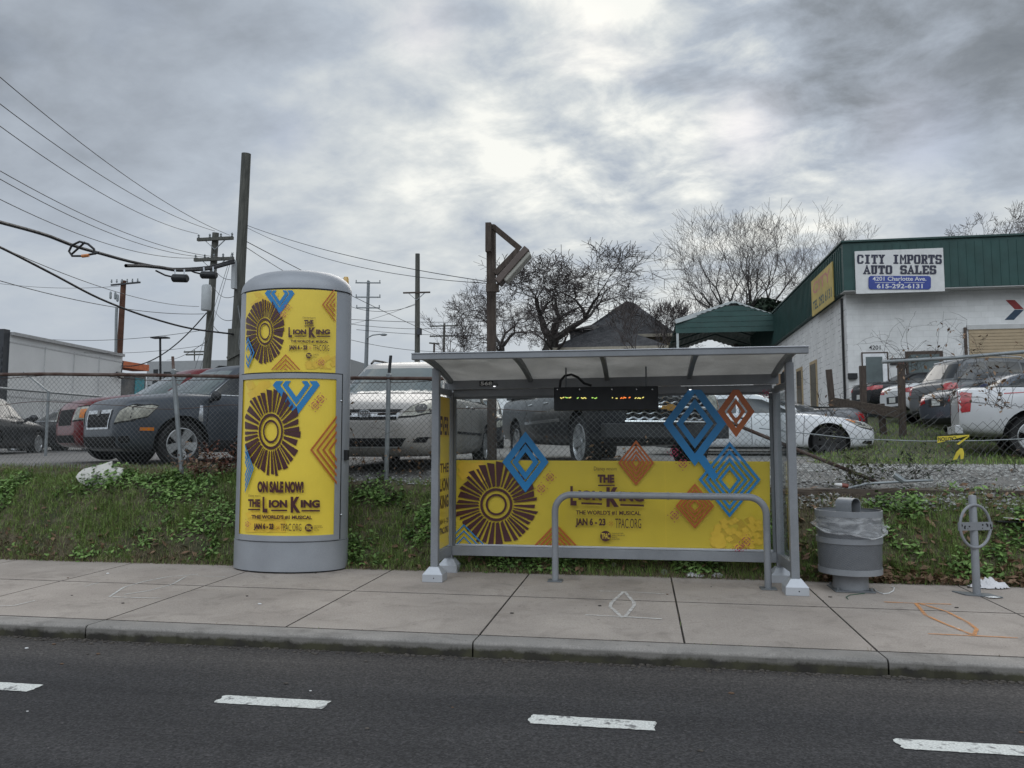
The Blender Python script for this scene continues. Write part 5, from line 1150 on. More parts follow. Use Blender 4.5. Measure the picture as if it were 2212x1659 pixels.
# --- dark grey suv, front and left flank
suv = dict(body=[(2.29, .42, .70, .52), (2.24, .30, .90, .70), (2.10, .24, 1.04, .84), (1.75, .22, 1.11, .91), (1.15, .22, 1.18, .925), (0, .22, 1.20, .925), (-1.6, .24, 1.22, .92), (-2.1, .28, 1.16, .88), (-2.26, .34, 1.05, .80), (-2.3, .5, .9, .7)],
           cab=dict(fb=1.22, ft=.32, rb=-2.16, rt=-1.75, wb=.865, wt=.68, zb=1.13, zr=1.75, drop=.05, split=[.36, .70], cp=.16, cp2=.14, ap=.40, glass=M_WIN, wsmat=M_WINL), wx=(1.36, -1.35), wr=.36, gap=.09, seams=[(1.02, .92, .35), (-.05, -.08, .35), (-1.2, -1.0, .62)], handles=[(.2, .98), (-.85, 1.0)], mirror=(.88, 1.14), mmat=M_TRIM, brightline=1, racks=2,
           decals=[('grille', 'F', [[(-.39, .60), (.39, .60), (.43, .88), (-.43, .88)]], M_DARKIN), (('chrome_bar', .014), 'F', [[(-.42, .83), (.42, .83), (.44, .89), (-.44, .89)], [(-.40, .585), (.40, .585), (.42, .615), (-.42, .615)], [(-.40, .585), (-.37, .585), (-.41, .84), (-.44, .84)], [(.40, .585), (.37, .585), (.41, .84), (.44, .84)]], M_CHROME), (('emblem', .022), 'F', [[(-.05, .80), (.05, .80), (.06, .89), (-.06, .89)]], M_LENSD),
                   ('headlamp', 'FF', [[(.57, .68), (.83, .72), (.885, .93), (.80, .95), (.66, .86)]], M_LENS), ('headlamp_side', 'SS', [[(2.14, .73), (1.92, .78), (1.76, .94), (1.86, .96), (2.10, .92)]], M_LENS), ('lower_intake', 'F', [[(-.55, .30), (.55, .30), (.62, .47), (-.62, .47)]], M_DARKIN), ('fog_lamp', 'FF', [[(.66, .36), (.80, .38), (.80, .48), (.66, .47)]], M_DARKIN), ('skid_bar', 'F', [[(-.6, .245), (.6, .245), (.6, .275), (-.6, .275)]], M_SILV),
                   ('cladding', 'SS', [[(.95, .24), (-.92, .24), (-.92, .42), (.95, .42)]], M_TRIM), ('side_vent', 'SS', [[(1.13, .72), (1.04, .72), (1.04, .98), (1.09, .98)]], M_CHROME), ('marker_lamp', 'SS', [[(2.02, .56), (1.82, .56), (1.82, .61), (2.02, .61)]], M_AMB)])
ph_ = R(-121); P1 = at_hub(394, 957, 12.3, ph_, 1.36, 1, .90, 1.08)
car('parked_suv', 'dark grey suv with a chrome grille bar parked behind the fence left of the column', P1, ph_, suv, paint('dark_grey_paint', (.06, .070, .085), .35, .35))
# --- red car beside it
redc = dict(suv, brightline=0, racks=0, mmat=M_TRIM, decals=[('grille', 'F', [[(-.36, .62), (.36, .62), (.42, .90), (-.42, .90)]], M_DARKIN), ('headlamp', 'FF', [[(.46, .70), (.80, .72), (.84, .94), (.52, .92)]], M_LENS), (('turn_lamp', .016), 'F', [[(-.82, .74), (-.68, .74), (-.68, .89), (-.83, .90)], [(.68, .74), (.82, .74), (.83, .90), (.68, .89)]], M_AMB), ('headlamp_side', 'SS', [[(2.2, .72), (1.98, .76), (1.95, .92), (2.15, .92)]], M_LENS), ('lower_intake', 'F', [[(-.5, .32), (.5, .32), (.5, .45), (-.5, .45)]], M_DARKIN)]); redc.pop('racks')
ph_ = R(-126); q = at(146, 900, 13.6); h_ = Vector((math.cos(ph_), math.sin(ph_), 0)); P_ = q - h_ * 2.25; P_.z = 1.14
car('parked_suv', 'dark red suv with an amber headlamp corner partly hidden behind the grey suv', P_, ph_, redc, paint('dark_red_paint', (.13, .010, .014), .2))
# --- black sedan and dark hatch at the far left
car('parked_car', 'black sedan seen side on at the far left in front of the white building', Vector((*at(165, 925, 24).xy, 1.18)), R(172), sedan(1.42, 4.8, .90, brightline=1), paint('black_paint_far', (.010, .011, .014), .2, .2))
hatch = sedan(1.5, 4.3, .88, decals=tail(.55, .8, .72, .90) + rearkit(4.3, .62))
car('parked_car', 'dark car cut by the left picture edge with one red tail lamp', Vector((*at(-38, 930, 20).xy, 1.15)), R(108), hatch, paint('charcoal_paint', (.022, .023, .027), .3))
# --- silver minivan facing the street
van = dict(body=[(2.55, .40, .64, .55), (2.50, .28, .76, .74), (2.34, .20, .90, .89), (2.0, .18, 1.02, .96), (1.55, .18, 1.12, .98), (0, .18, 1.16, .985), (-1.8, .2, 1.18, .98), (-2.35, .24, 1.16, .95), (-2.5, .3, 1.05, .88), (-2.55, .5, .9, .78)],
           cab=dict(fb=1.85, ft=.75, rb=-2.42, rt=-2.15, wb=.93, wt=.74, zb=1.02, zr=1.73, drop=.09, rdrop=.6, split=[.38, .72], cp=.16, cp2=.12, ap=.55, glass=M_WIN, wsmat=M_WINL, sill=.08), wx=(1.55, -1.48), wr=.335, seams=[(1.15, 1.05, .3), (.0, 0, .3), (-1.2, -1.1, .65)], handles=[(.2, .96), (-.22, .97)], hmat=M_CHROME, mirror=(1.35, 1.12), racks=2,
           decals=[('grille', 'F', [[(-.46, .70), (.46, .70), (.50, .82), (-.50, .82)]], M_SILV), (('grille_slot', .012), 'F', [[(-.46, .695), (.46, .695), (.46, .735), (-.46, .735)], [(-.48, .80), (.48, .80), (.50, .825), (-.50, .825)], [(-.44, .76), (-.18, .76), (-.2, .79), (-.46, .79)], [(.44, .76), (.18, .76), (.2, .79), (.46, .79)]], M_DARKIN),
                   ('headlamp', 'FF', [[(.50, .74), (.70, .75), (.90, .80), (.915, .93), (.90, .99), (.78, .97), (.62, .87)]], M_LENS), (('lamp_reflector', .016), 'F', [[(sg * (.76 + .075 * math.cos(k)), .855 + .07 * math.sin(k)) for k in [i * .628 for i in range(10)]] for sg in (1, -1)], M_LENSD), ('headlamp_side', 'SS', [[(2.30, .82), (2.02, .90), (2.0, .99), (2.25, .96)]], M_LENS), ('marker_lamp', 'SS', [[(2.12, .84), (2.02, .87), (2.02, .93), (2.1, .90)]], M_AMB),
                   ('lower_intake', 'F', [[(-.58, .32), (.52, .32), (.60, .44), (-.60, .44)]], M_DARKIN), (('intake_lip', .012), 'F', [[(-.58, .305), (.52, .305), (.54, .325), (-.60, .325)]], M_SILV), ('fog_recess', 'FF', [[(.68, .38), (.84, .38), (.88, .46), (.74, .45)]], M_DARKIN), ('wiper', 'F', [[(-.75, 1.10), (.8, 1.095), (.8, 1.12), (0, 1.13)]], M_BLACK), ('bonnet_gap', 'F', [[(-.52, .828), (.52, .828), (.52, .84), (-.52, .84)]], M_SEAM), ('side_trim', 'SS', [[(1.05, .52), (-1.0, .52), (-1.0, .56), (1.05, .56)]], M_TRIM)])
p = at(774, 903, 10.65); ph_ = R(-89); P5 = Vector((p.x + .05, p.y + 2.5, 1.07))
vn = car('parked_minivan', 'silver beige minivan facing the street between column and shelter', P5, ph_, van, paint('silver_beige_paint', (.36, .345, .325), .12, .42))
M_ = winv(vn).inverted(); m = MB()                              # oval badge of three rings
def oval(cx, cz, a_, b_): return [(2.535, cx + a_ * math.cos(k * .35), cz + b_ * math.sin(k * .35)) for k in range(19)]
for cx, cz, a_, b_ in ((0, .77, .085, .055), (0, .785, .055, .022), (0, .77, .022, .053)): m.tube(oval(cx, cz, a_, b_), .008, 6, False)
m.obj('badge', M_CHROME, vn, local=True, smooth=True)
# --- dark pickup with the chrome honeycomb grille
trk = dict(cat='pickup truck', body=[(2.92, .48, .80, .62), (2.86, .40, 1.02, .84), (2.70, .36, 1.13, .95), (2.3, .34, 1.18, 1.0), (1.3, .34, 1.24, 1.01), (-.9, .36, 1.26, 1.01), (-2.2, .40, 1.30, 1.01), (-2.8, .45, 1.30, 1.0), (-2.92, .5, 1.28, .97)], crown=.05,
           cab=dict(fb=1.25, ft=.45, rb=-.95, rt=-.80, wb=.94, wt=.76, zb=1.18, zr=1.86, drop=.06, split=[.55], cp=.12, cp2=.14, ap=.45), wx=(1.93, -1.75), wr=.40, ww=.27, gap=.10, seams=[(1.15, 1.05, .45), (.12, .12, .45), (-1.0, -1.0, .45)], handles=[(.25, 1.08), (-.72, 1.09)], hmat=M_CHROME, mirror=(1.0, 1.30), mmat=M_TRIM,
           boxes=[('front_bumper', (2.80, 2.98, -.95, .95, .45, .66), M_TRIM), ('bed_cover', (-2.85, -1.02, -.9, .9, 1.30, 1.36), M_BLACK)],
           decals=[('grille', 'F', [[(-.62, .68), (.62, .68), (.66, 1.08), (-.66, 1.08)]], M_DARKIN), ('headlamp', 'FF', [[(.68, .86), (.93, .86), (.94, 1.10), (.68, 1.10)]], M_LENS), (('turn_lamp', .016), 'F', [[(.86, .88), (.925, .88), (.93, 1.08), (.86, 1.08)], [(-.86, .88), (-.925, .88), (-.93, 1.08), (-.86, 1.08)]], M_AMB), ('side_moulding', 'SS', [[(1.1, .74), (-1.0, .74), (-1.0, .79), (1.1, .79)]], M_CHROME), ('bumper_strip', 'F', [[(-.92, .63), (.92, .63), (.92, .655), (-.92, .655)]], M_CHROME)] + tail(.82, .97, .92, 1.24))
ph_ = R(-66); fc = at(1440, 890, 11.0); h_ = Vector((math.cos(ph_), math.sin(ph_), 0)); P6 = fc - h_ * 2.92; P6.z = 1.06
tk = car('parked_pickup', 'dark pickup truck with a chrome honeycomb grille behind the shelter panes', P6, ph_, trk, paint('dark_slate_paint', (.009, .010, .013), .0))
m = MB(); xg = 3.0                                             # honeycomb wires and bars of the grille
for j in range(5):
    z = .72 + j * .075
    if j == 2: continue
    q = []
    for i in range(33): yy = -.62 + i * .03875; q.append((xg + .01 - .10 * (yy / .65) ** 2 * .9, yy, z + (.022 if (i // 2) % 2 else -.0)))
    m.tube(q, .011, 5, False)
for z, r_ in ((.685, .022), (.885, .03), (1.075, .03)): m.tube([(xg + .015 - .09 * (yy / .65) ** 2, yy, z) for yy in [-.64 + .16 * i for i in range(9)]], r_, 8)
gb = m.obj('grille_bars', M_CHROME, tk, local=True, smooth=True)
m = MB(); m.prism([(-.14, .86), (-.05, .86), (-.05, .84), (.05, .84), (.05, .86), (.14, .86), (.12, .91), (.05, .91), (.05, .93), (-.05, .93), (-.05, .91), (-.12, .91)], xg + .03, xg + .05, 'x'); m.obj('badge', mat('gold_badge', (.45, .24, .05), .3, .6), tk, local=True)
# --- dark suv deep behind the pickup
car('parked_suv', 'dark suv standing far back between the minivan and the pickup', Vector((*at(1032, 900, 27).xy, 1.3)), R(-80), suv, paint('grey_paint_far', (.035, .037, .042), .3))
# --- white sedan side on
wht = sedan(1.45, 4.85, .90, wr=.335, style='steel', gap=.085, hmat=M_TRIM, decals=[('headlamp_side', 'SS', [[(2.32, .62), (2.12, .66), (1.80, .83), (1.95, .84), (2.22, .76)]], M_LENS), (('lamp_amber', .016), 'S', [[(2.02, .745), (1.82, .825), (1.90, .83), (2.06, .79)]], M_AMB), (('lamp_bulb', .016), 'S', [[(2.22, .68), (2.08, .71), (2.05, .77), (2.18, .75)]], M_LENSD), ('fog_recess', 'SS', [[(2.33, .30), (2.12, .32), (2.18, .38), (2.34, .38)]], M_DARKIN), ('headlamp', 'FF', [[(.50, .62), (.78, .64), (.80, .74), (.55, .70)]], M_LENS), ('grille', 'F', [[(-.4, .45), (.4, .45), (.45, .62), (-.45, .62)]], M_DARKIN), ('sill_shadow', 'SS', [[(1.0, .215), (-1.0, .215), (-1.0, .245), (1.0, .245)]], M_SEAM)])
ph_ = R(-7); P8 = at_hub(1792, 963, 16.2, ph_, 4.85 / 2 - .93, -1, .90, 1.14)
wc = car('parked_car', 'white sedan with black steel wheels seen side on right of the shelter', P8, ph_, wht, paint('white_paint', (.66, .67, .69), .0, .25))
# --- grey coupe behind it
coup = sedan(1.40, 4.9, .92, decals=tail(.50, .86, .72, .96) + rearkit(4.9, .6))
coup['cab'] = dict(coup['cab'], rb=-2.15, rt=-.55, split=[.62], zr=1.36, cp=.55, rp=.8)
q = at(1876, 905, 19.5); car('parked_car', 'grey coupe with a long sloping back behind the white sedan', Vector((q.x - 2.6, q.y + .35, 1.28)), R(176), coup, paint('grey_paint', (.14, .145, .155), .5, .35))
# --- the row on the rise at the right
def rear_at(u, v, d, phi, L, W, side):
    """place by its rear corner (side +1 left, -1 right)"""
    p = at(u, v, d); h = Vector((math.cos(phi), math.sin(phi), 0)); nr = Vector((-h.y, h.x, 0)); q = p + h * L / 2 - nr * side * W; q.z = gz(q.x, q.y); return q
blk = sedan(1.43, 4.8, .90, decals=tail(.45, .85, .80, .94) + rearkit(4.8, .62)); blk['decals'].append(('tail_lamp_side', 'SS', [[(-2.38, .80), (-2.08, .86), (-2.05, .95), (-2.36, .95)]], M_RED))
car('parked_car', 'black sedan nearest the white building door with its tail lamp showing', rear_at(1888, 860, 24.5, R(13), 4.8, .9, -1), R(13), blk, paint('black_paint', (.012, .013, .015), .2, .25))
w2 = sedan(1.43, 4.7, .89, decals=tail(.40, .84, .80, .95) + rearkit(4.7, .62)); w2['decals'].append(('tail_lamp_side', 'SS', [[(-2.33, .80), (-2.02, .86), (-2.0, .96), (-2.31, .96)]], M_RED))
car('parked_car', 'white sedan parked between the black sedan and the grey suv', rear_at(1968, 880, 21.5, R(14), 4.7, .89, -1), R(14), w2, paint('white_paint_two', (.60, .61, .62), .0, .3))
s2 = dict(suv, wr=.35, mmat=M_TRIM, racks=1, brightline=0); s2['decals'] = tail(.62, .90, .86, 1.12) + rearkit(4.6, .72) + [('tail_lamp_side', 'SS', [[(-2.28, .90), (-2.05, .92), (-2.02, 1.1), (-2.26, 1.1)]], M_RED)]
car('parked_suv', 'grey suv with a pale rear window right of the white sedan', rear_at(2052, 885, 19.4, R(16), 4.6, .9, -1), R(16), s2, paint('mid_grey_paint', (.13, .135, .14), .5, .35))
b2 = sedan(1.45, 4.8, .91, decals=[('tail_lamp', 'RR', [[(.42, .80), (.86, .70), (.88, .92), (.50, .94)]], M_RED), ('tail_lamp_side', 'SS', [[(-2.38, .72), (-2.05, .86), (-2.02, .98), (-2.36, .94)]], M_RED)] + rearkit(4.8, .80))
car('parked_car', 'blue grey sedan with large red tail lamps beside the white pickup', rear_at(2078, 900, 16.6, R(12), 4.8, .91, -1), R(12), b2, paint('blue_grey_paint', (.10, .115, .14), .5, .3))
pk = dict(trk, style='alloy', decals=[('tail_lamp', 'RR', [[(.84, .86), (1.0, .86), (1.0, 1.24), (.84, 1.24)]], M_RED), ('tail_lamp_side', 'SS', [[(-2.92, .84), (-2.74, .86), (-2.70, 1.20), (-2.92, 1.24)]], M_RED), (('reversing_lamp', .012), 'R', [[(.86, 1.0), (.98, 1.0), (.98, 1.06), (.86, 1.06)], [(-.86, 1.0), (-.98, 1.0), (-.98, 1.06), (-.86, 1.06)]], M_LENS), ('side_script', 'SS', [[(-2.2, 1.17), (-1.8, 1.19), (-1.8, 1.205), (-2.2, 1.19)]], M_RED)], hmat=M_TRIM, boxes=[('rear_bumper', (-2.99, -2.86, -.93, .93, .46, .62), mat('white_bumper', (.50, .51, .52), .35, .1))])
ph_ = R(-16); q = rear_at(2072, 900, 14.2, ph_, 5.84, 1.0, -1); q.z = 1.17
car('parked_pickup', 'white pickup truck cut by the right picture edge showing its red tail lamp', q, ph_, pk, paint('white_paint_three', (.55, .555, .57), .0, .3))
# ------------------------------------------------------------------ painted block workshop on the right
def blockwall():
    m, nt, N, L = newmat('painted_block'); o = N.new('ShaderNodeOutputMaterial'); b = N.new('ShaderNodeBsdfPrincipled'); L.new(b.outputs[0], o.inputs[0])
    v = N.new('ShaderNodeTexCoord').outputs['Object']; sp = N.new('ShaderNodeSeparateXYZ'); L.new(v, sp.inputs[0])
    cb = N.new('ShaderNodeCombineXYZ'); L.new(mth(nt, 'ADD', sp.outputs[0], sp.outputs[1]), cb.inputs[0]); L.new(sp.outputs[2], cb.inputs[1])
    br = N.new('ShaderNodeTexBrick'); L.new(cb.outputs[0], br.inputs['Vector']); br.inputs['Scale'].default_value = 1; br.inputs['Brick Width'].default_value = .4; br.inputs['Row Height'].default_value = .2; br.inputs['Mortar Size'].default_value = .009; br.inputs['Mortar Smooth'].default_value = .3
    br.inputs['Color1'].default_value = (1, 1, 1, 1); br.inputs['Color2'].default_value = (.94, .94, .94, 1); br.inputs['Mortar'].default_value = (.90, .90, .90, 1)
    c = mixc(nt, 1, ramp(nt, noi(nt, v, 1.2, 6, .65), [(.3, (.60, .60, .59)), (.7, (.76, .76, .75))]), br.outputs[0], 'MULTIPLY')
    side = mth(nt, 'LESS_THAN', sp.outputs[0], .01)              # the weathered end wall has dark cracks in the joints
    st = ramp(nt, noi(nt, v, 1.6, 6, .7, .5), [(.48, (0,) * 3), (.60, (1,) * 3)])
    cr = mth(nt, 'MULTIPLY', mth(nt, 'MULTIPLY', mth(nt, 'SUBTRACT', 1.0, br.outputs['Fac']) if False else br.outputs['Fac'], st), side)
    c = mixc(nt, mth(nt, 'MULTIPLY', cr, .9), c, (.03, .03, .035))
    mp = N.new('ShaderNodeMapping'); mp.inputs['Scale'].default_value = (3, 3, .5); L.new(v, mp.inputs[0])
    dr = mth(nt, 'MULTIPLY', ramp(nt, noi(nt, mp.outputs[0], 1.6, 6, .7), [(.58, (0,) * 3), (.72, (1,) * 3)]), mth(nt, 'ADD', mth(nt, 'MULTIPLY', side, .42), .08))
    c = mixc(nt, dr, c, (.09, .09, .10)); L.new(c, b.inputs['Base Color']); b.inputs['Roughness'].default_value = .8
    bp = N.new('ShaderNodeBump'); bp.inputs['Strength'].default_value = .5; bp.inputs['Distance'].default_value = .01; L.new(mth(nt, 'ADD', mth(nt, 'MULTIPLY', br.outputs['Fac'], -1.0), mth(nt, 'MULTIPLY', noi(nt, v, 9, 4), .8)), bp.inputs['Height']); L.new(bp.outputs[0], b.inputs['Normal']); return m
M_BLOCK = blockwall(); M_GREEN = mat('green_ribbed_metal', (.020, .062, .056), .55, .1, vary=.15, scale=1.5); M_GREENP = mat('green_trim', (.018, .052, .047), .5, vary=.1)
M_SOFF = mat('soffit_vinyl', (.48, .48, .47), .6, vary=.06); M_TAN = mat('tan_shutter', (.40, .31, .20), .55, vary=.07, scale=3); M_FRAMEB = mat('brown_frame', (.06, .04, .03), .6)
BXx, BYy = 6.86, 27.4; GB = 2.42; hz2 = lambda v, u=1830: atY(u, v, BYy).z
Z_F0, Z_F1, Z_S = hz2(634), hz2(533), hz2(645)
bd = thing('workshop_building', 'white painted block workshop with a green metal fascia and tan roll up door', 'building', (BXx, BYy, GB))
m = MB(); m.box(BXx, BXx + 26, BYy, BYy + 22, 1.2, Z_F0 - .02); m.obj('wall', M_BLOCK, bd)
m = MB(); ov = .55                                              # fascia box, then its standing ribs
x0, y0 = BXx - .18, BYy - ov
m.box(x0, BXx + 26, y0, y0 + .25, Z_F0, Z_F1); m.box(x0, x0 + .25, y0 + .252, BYy + 22, Z_F0, Z_F1)
for k in range(88): y = y0 + .3 + k * .25; m.box(x0 - .035, x0, y, y + .05, Z_F0 + .02, Z_F1 - .08)
for k in range(90): x = x0 + .3 + k * .25; m.box(x, x + .04, y0 - .012, y0, Z_F0 + .02, Z_F1 - .1)
m.obj('fascia', M_GREEN, bd)
m = MB(); m.box(x0 - .06, BXx + 26, y0 - .06, y0 + .3, Z_F1, Z_F1 + .07); m.box(x0 - .06, x0 + .3, y0 + .302, BYy + 22, Z_F1, Z_F1 + .07); m.box(x0 + .25, BXx + 26, y0 + .25, BYy + 22, Z_F1 - .3, Z_F1 - .2); m.obj('coping', M_GREENP, bd, bevel=.01)
m = MB(); m.box(x0 + .01, BXx + 26, y0 + .01, BYy - .002, Z_F0 - .03, Z_F0 - .004)
for k in range(150): x = x0 + .1 + k * .12; m.box(x, x + .02, y0 + .02, BYy - .01, Z_F0 - .038, Z_F0 - .031)
m.obj('soffit', M_SOFF, bd)
def onF(u, v, y): return atY(u, v, y)
def panel(nm, u0, v0, u1, v1, y, th, mt, par=bd, bevel=0):
    a, b = onF(u0, v0, y), onF(u1, v1, y); m = MB(); m.box(a.x, b.x, y, y + th, b.z, a.z); return m.obj(nm, mt, par, bevel=bevel)
dF = panel('door_frame', 1861, 761, 1924, 905, BYy - .05, .05, M_FRAMEB)
dW = panel('door', 1864, 764, 1921, 905, BYy - .09, .04, mat('white_door_frame', (.68, .69, .70), .4)); panel('door_glass', 1870, 771, 1911, 905, BYy - .10, .01, M_WINL, dW)
wF = panel('window', 1956, 759, 2040, 830, BYy - .06, .06, M_FRAMEB); panel('pane', 1962, 766, 2032, 826, BYy - .07, .01, M_WINL, wF)
rd = panel('roll_up_door', 2092, 705, 2300, 905, BYy - .02, .02, M_TAN)
m = MB(); a, b = onF(2092, 708, BYy - .02), onF(2300, 708, BYy - .02)
for k in range(30): m.box(a.x, b.x, BYy - .032, BYy - .0201, a.z - .09 - k * .105, a.z - .03 - k * .105)
m.obj('door_slats', M_TAN, rd)
df = panel('door_lintel', 2089, 702, 2300, 707, BYy - .05, .05, M_SOFF)
panel('door_jamb', 2088, 707, 2091.5, 905, BYy - .05, .05, M_FRAMEB); panel('mail_box', 1833, 806, 1853, 818, BYy - .14, .14, M_BLACK, bd, .01)
hn = panel('house_number', 1874, 745, 1904, 756, BYy - .012, .012, M_WHITE)
a = Art(lambda u, v, off: atY(u, v, BYy - .012 - off)); a.text('4201', 1877, 746, 1902, 755.5, 0, .02); a.mb.obj('digits', M_BLACK, hn)
op = panel('open_sign', 1923, 774, 1956, 787, BYy - .06, .05, M_BLACK)
a = Art(lambda u, v, off: atY(u, v, BYy - .06 - off)); a.text('OPEN', 1926, 776, 1953, 785, 0, .02); a.mb.obj('lettering', mat('unlit_red_tube', (.22, .035, .03), .4), op)
a = Art(lambda u, v, off: atY(u, v, BYy - .002 - off))          # red and blue arrows painted on the wall
for dx in (0, 54):
    a.poly([(2172 + dx, 648), (2192 + dx, 648), (2212 + dx, 668), (2192 + dx, 668)], 0); a.poly([(2192 + dx, 669), (2212 + dx, 669), (2190 + dx, 691), (2170 + dx, 691)], 1)
a.mb.obj('painted_arrows', [mat('sign_red', (.22, .03, .03), .7), mat('sign_navy', (.03, .055, .09), .7)], bd)
for yy, nm in ((32.6, 1), (35.4, 2)):                           # two windows and a cooler box in the end wall
    zt_w = 1.4 + (966 - 795) / FPX * 33; m = MB(); m.box(BXx - .04, BXx, yy - .62, yy + .62, zt_w - 1.95, zt_w + .05); f_ = m.obj('side_window', mat('pale_wood_frame%d' % nm, (.38, .29, .17), .7), bd)
    m = MB(); m.box(BXx - .05, BXx - .041, yy - .48, yy + .48, zt_w - 1.8, zt_w - .08); m.obj('pane', mat('dim_pane%d' % nm, (.09, .085, .075), .15, vary=.4, scale=2), f_)
m = MB(); m.box(BXx - .5, BXx, 37.4, 38.5, 4.1, 4.95); ac = m.obj('air_conditioner', mat('cooler_tan', (.34, .22, .13), .7), bd); m = MB(); m.box(BXx - .48, BXx - .02, 37.38, 37.399, 4.18, 4.85); m.obj('grille', M_BLACK, ac)
m = MB(); m.tube([(BXx - .05, BYy + .35, Z_F0 - .1), (BXx - .05, BYy + .35, GB)], .04, 6); m.obj('downpipe', M_BLACK, bd)
# signs
s_ = thing('shop_sign', 'white shop sign with navy slab letters and a blue address panel', 'sign', tuple(onF(1943, 630, y0 - .05)))
a, b = onF(1846, 543, y0 - .05), onF(2041, 629, y0 - .05); m = MB(); m.box(a.x, b.x, y0 - .06, y0 - .012, b.z, a.z); m.obj('board', M_WHITE, s_)
BL = {'C': [(0, 1, 1.4, 6), (.6, 5.8, 4.2, 7), (.6, 0, 4.2, 1.2), (3.7, 4.6, 5, 6.4), (3.7, .8, 5, 2.2)], 'I': [(1.7, 0, 3.3, 7), (.7, 0, 4.3, 1.1), (.7, 5.9, 4.3, 7)], 'T': [(1.75, 0, 3.25, 7), (0, 5.8, 5, 7), (0, 4.6, .8, 7), (4.2, 4.6, 5, 7), (1, 0, 4, 1)], 'Y': [(1.75, 0, 3.25, 3.4), (0, 6, 2, 7), (3, 6, 5, 7), (1, 0, 4, 1), ((.4, 6.2), (1.9, 6.2), (3.1, 3), (1.9, 3)), ((4.6, 6.2), (3.1, 6.2), (1.9, 3), (3.1, 3))],
      'M': [(0, 0, 1.2, 7), (4, 0, 5.2, 7), (-.3, 0, 1.6, 1), (3.6, 0, 5.5, 1), ((.4, 7), (1.5, 7), (3.0, 2.6), (2.2, 2.6)), ((4.8, 7), (3.7, 7), (2.2, 2.6), (3.0, 2.6))], 'P': [(.5, 0, 1.9, 7), (0, 0, 2.6, 1), (0, 5.9, 4.3, 7), (1, 2.6, 4.3, 3.8), (3.6, 3.2, 5, 6.4)], 'O': [(0, .9, 1.4, 6.1), (3.6, .9, 5, 6.1), (.6, 5.8, 4.4, 7), (.6, 0, 4.4, 1.2)],
      'R': [(.5, 0, 1.9, 7), (0, 0, 2.3, 1), (0, 5.9, 4.2, 7), (1, 2.9, 4.2, 4), (3.4, 3.5, 4.8, 6.4), ((2.2, 3.2), (3.6, 3.2), (4.9, .4), (3.6, .4)), (3.5, 0, 5.1, 1)], 'S': [(0, 3.6, 1.4, 6.3), (.6, 5.8, 4.2, 7), (.6, 2.95, 4.4, 4.05), (3.6, .7, 5, 3.4), (.6, 0, 4.4, 1.2), (3.7, 4.8, 4.9, 6.6), (.1, .4, 1.3, 2.2)],
      'A': [((0, .3), (1.4, .3), (3, 7), (2, 7)), ((5, .3), (3.6, .3), (2, 7), (3, 7)), (1.2, 1.9, 3.8, 2.9), (-.3, 0, 1.8, .95), (3.2, 0, 5.3, .95)], 'U': [(.4, 1, 1.8, 7), (3.2, 1, 4.6, 7), (.9, 0, 4.1, 1.2), (0, 6, 2.2, 7), (2.8, 6, 5, 7)], 'L': [(.6, 0, 2, 7), (0, 0, 5, 1.1), (0, 6, 2.6, 7), (4.2, 0, 5, 2.4)], 'E': [(.6, 0, 2, 7), (0, 0, 5, 1.1), (0, 5.9, 5, 7), (1, 3, 3.8, 4.1), (4.2, 0, 5, 2.2), (4.2, 4.9, 5, 7)]}
a = Art(lambda u, v, off: atY(u, v, y0 - .06 - off * 1.5))
def slabtext(t, x0_, x1_, yt, yb, mi):
    n = len(t); w_ = (x1_ - x0_) / (n * 6.0 - 1)
    for i, ch in enumerate(t):
        if ch == ' ': continue
        ox = x0_ + i * 6.0 * w_; sc = (yb - yt) / 7
        for q in BL[ch]:
            pts = [(q[0], q[1]), (q[2], q[1]), (q[2], q[3]), (q[0], q[3])] if len(q) == 4 and not isinstance(q[0], tuple) else q
            xc = sum(p[0] for p in pts) / 4; th = .05 if ch == 'M' else .28; a.poly([(ox + (x + (th if x > xc else -th)) * w_, yb - y * sc) for x, y in pts], mi)
slabtext('CITY IMPORTS', 1852, 2034, 550, 570, 0); slabtext('AUTO SALES', 1866, 2022, 573, 592, 0)
pts = []
for cx, cy, a0 in ((1882, 602, 180), (2005, 602, 270), (2005, 619, 0), (1882, 619, 90)):
    for k in range(5): t = R(a0 + k * 22.5); pts.append((cx + 6 * math.cos(t), cy + 6 * math.sin(t)))
a.poly(pts, 1); a.text('4201 Charlotte Ave.', 1885, 597.5, 2001, 606.5, 2, .015); a.rect(1890, 610, 1934, 610.8, 2); a.rect(1953, 610, 1997, 610.8, 2); a.poly([(1943.5 + 2 * math.cos(k), 610.4 + 2 * math.sin(k)) for k in range(6)], 2); a.text('615-292-6131', 1894, 613, 1993, 623, 2, .02)
a.mb.obj('lettering', [mat('navy_letters', (.028, .030, .055), .6), mat('sign_blue', (.035, .06, .28), .5), M_WHITE], s_)
s2_ = thing('shop_sign', 'faded yellow sign with pink lettering on the end wall fascia', 'sign', (x0 - .06, 30, Z_F0))
m = MB(); sx_ = x0 - .075; m.box(sx_, sx_ + .035, 28.0, 31.4, Z_F0 - .12, Z_F1 - .35); m.obj('board', mat('faded_yellow', (.46, .35, .10), .7, vary=.18, scale=1.5), s2_)
a = Art(lambda y, z, off: (sx_ - off, -y, z)); a.text('CITY', -31.1, Z_F1 - .5, -28.3, Z_F1 - .95, 0, .02); a.text('TEL 292 6131', -31.2, Z_F0 + .42, -28.2, Z_F0 + .05, 1, .03); a.mb.obj('lettering', [mat('faded_pink', (.48, .20, .16), .7), M_GREENP], s2_)
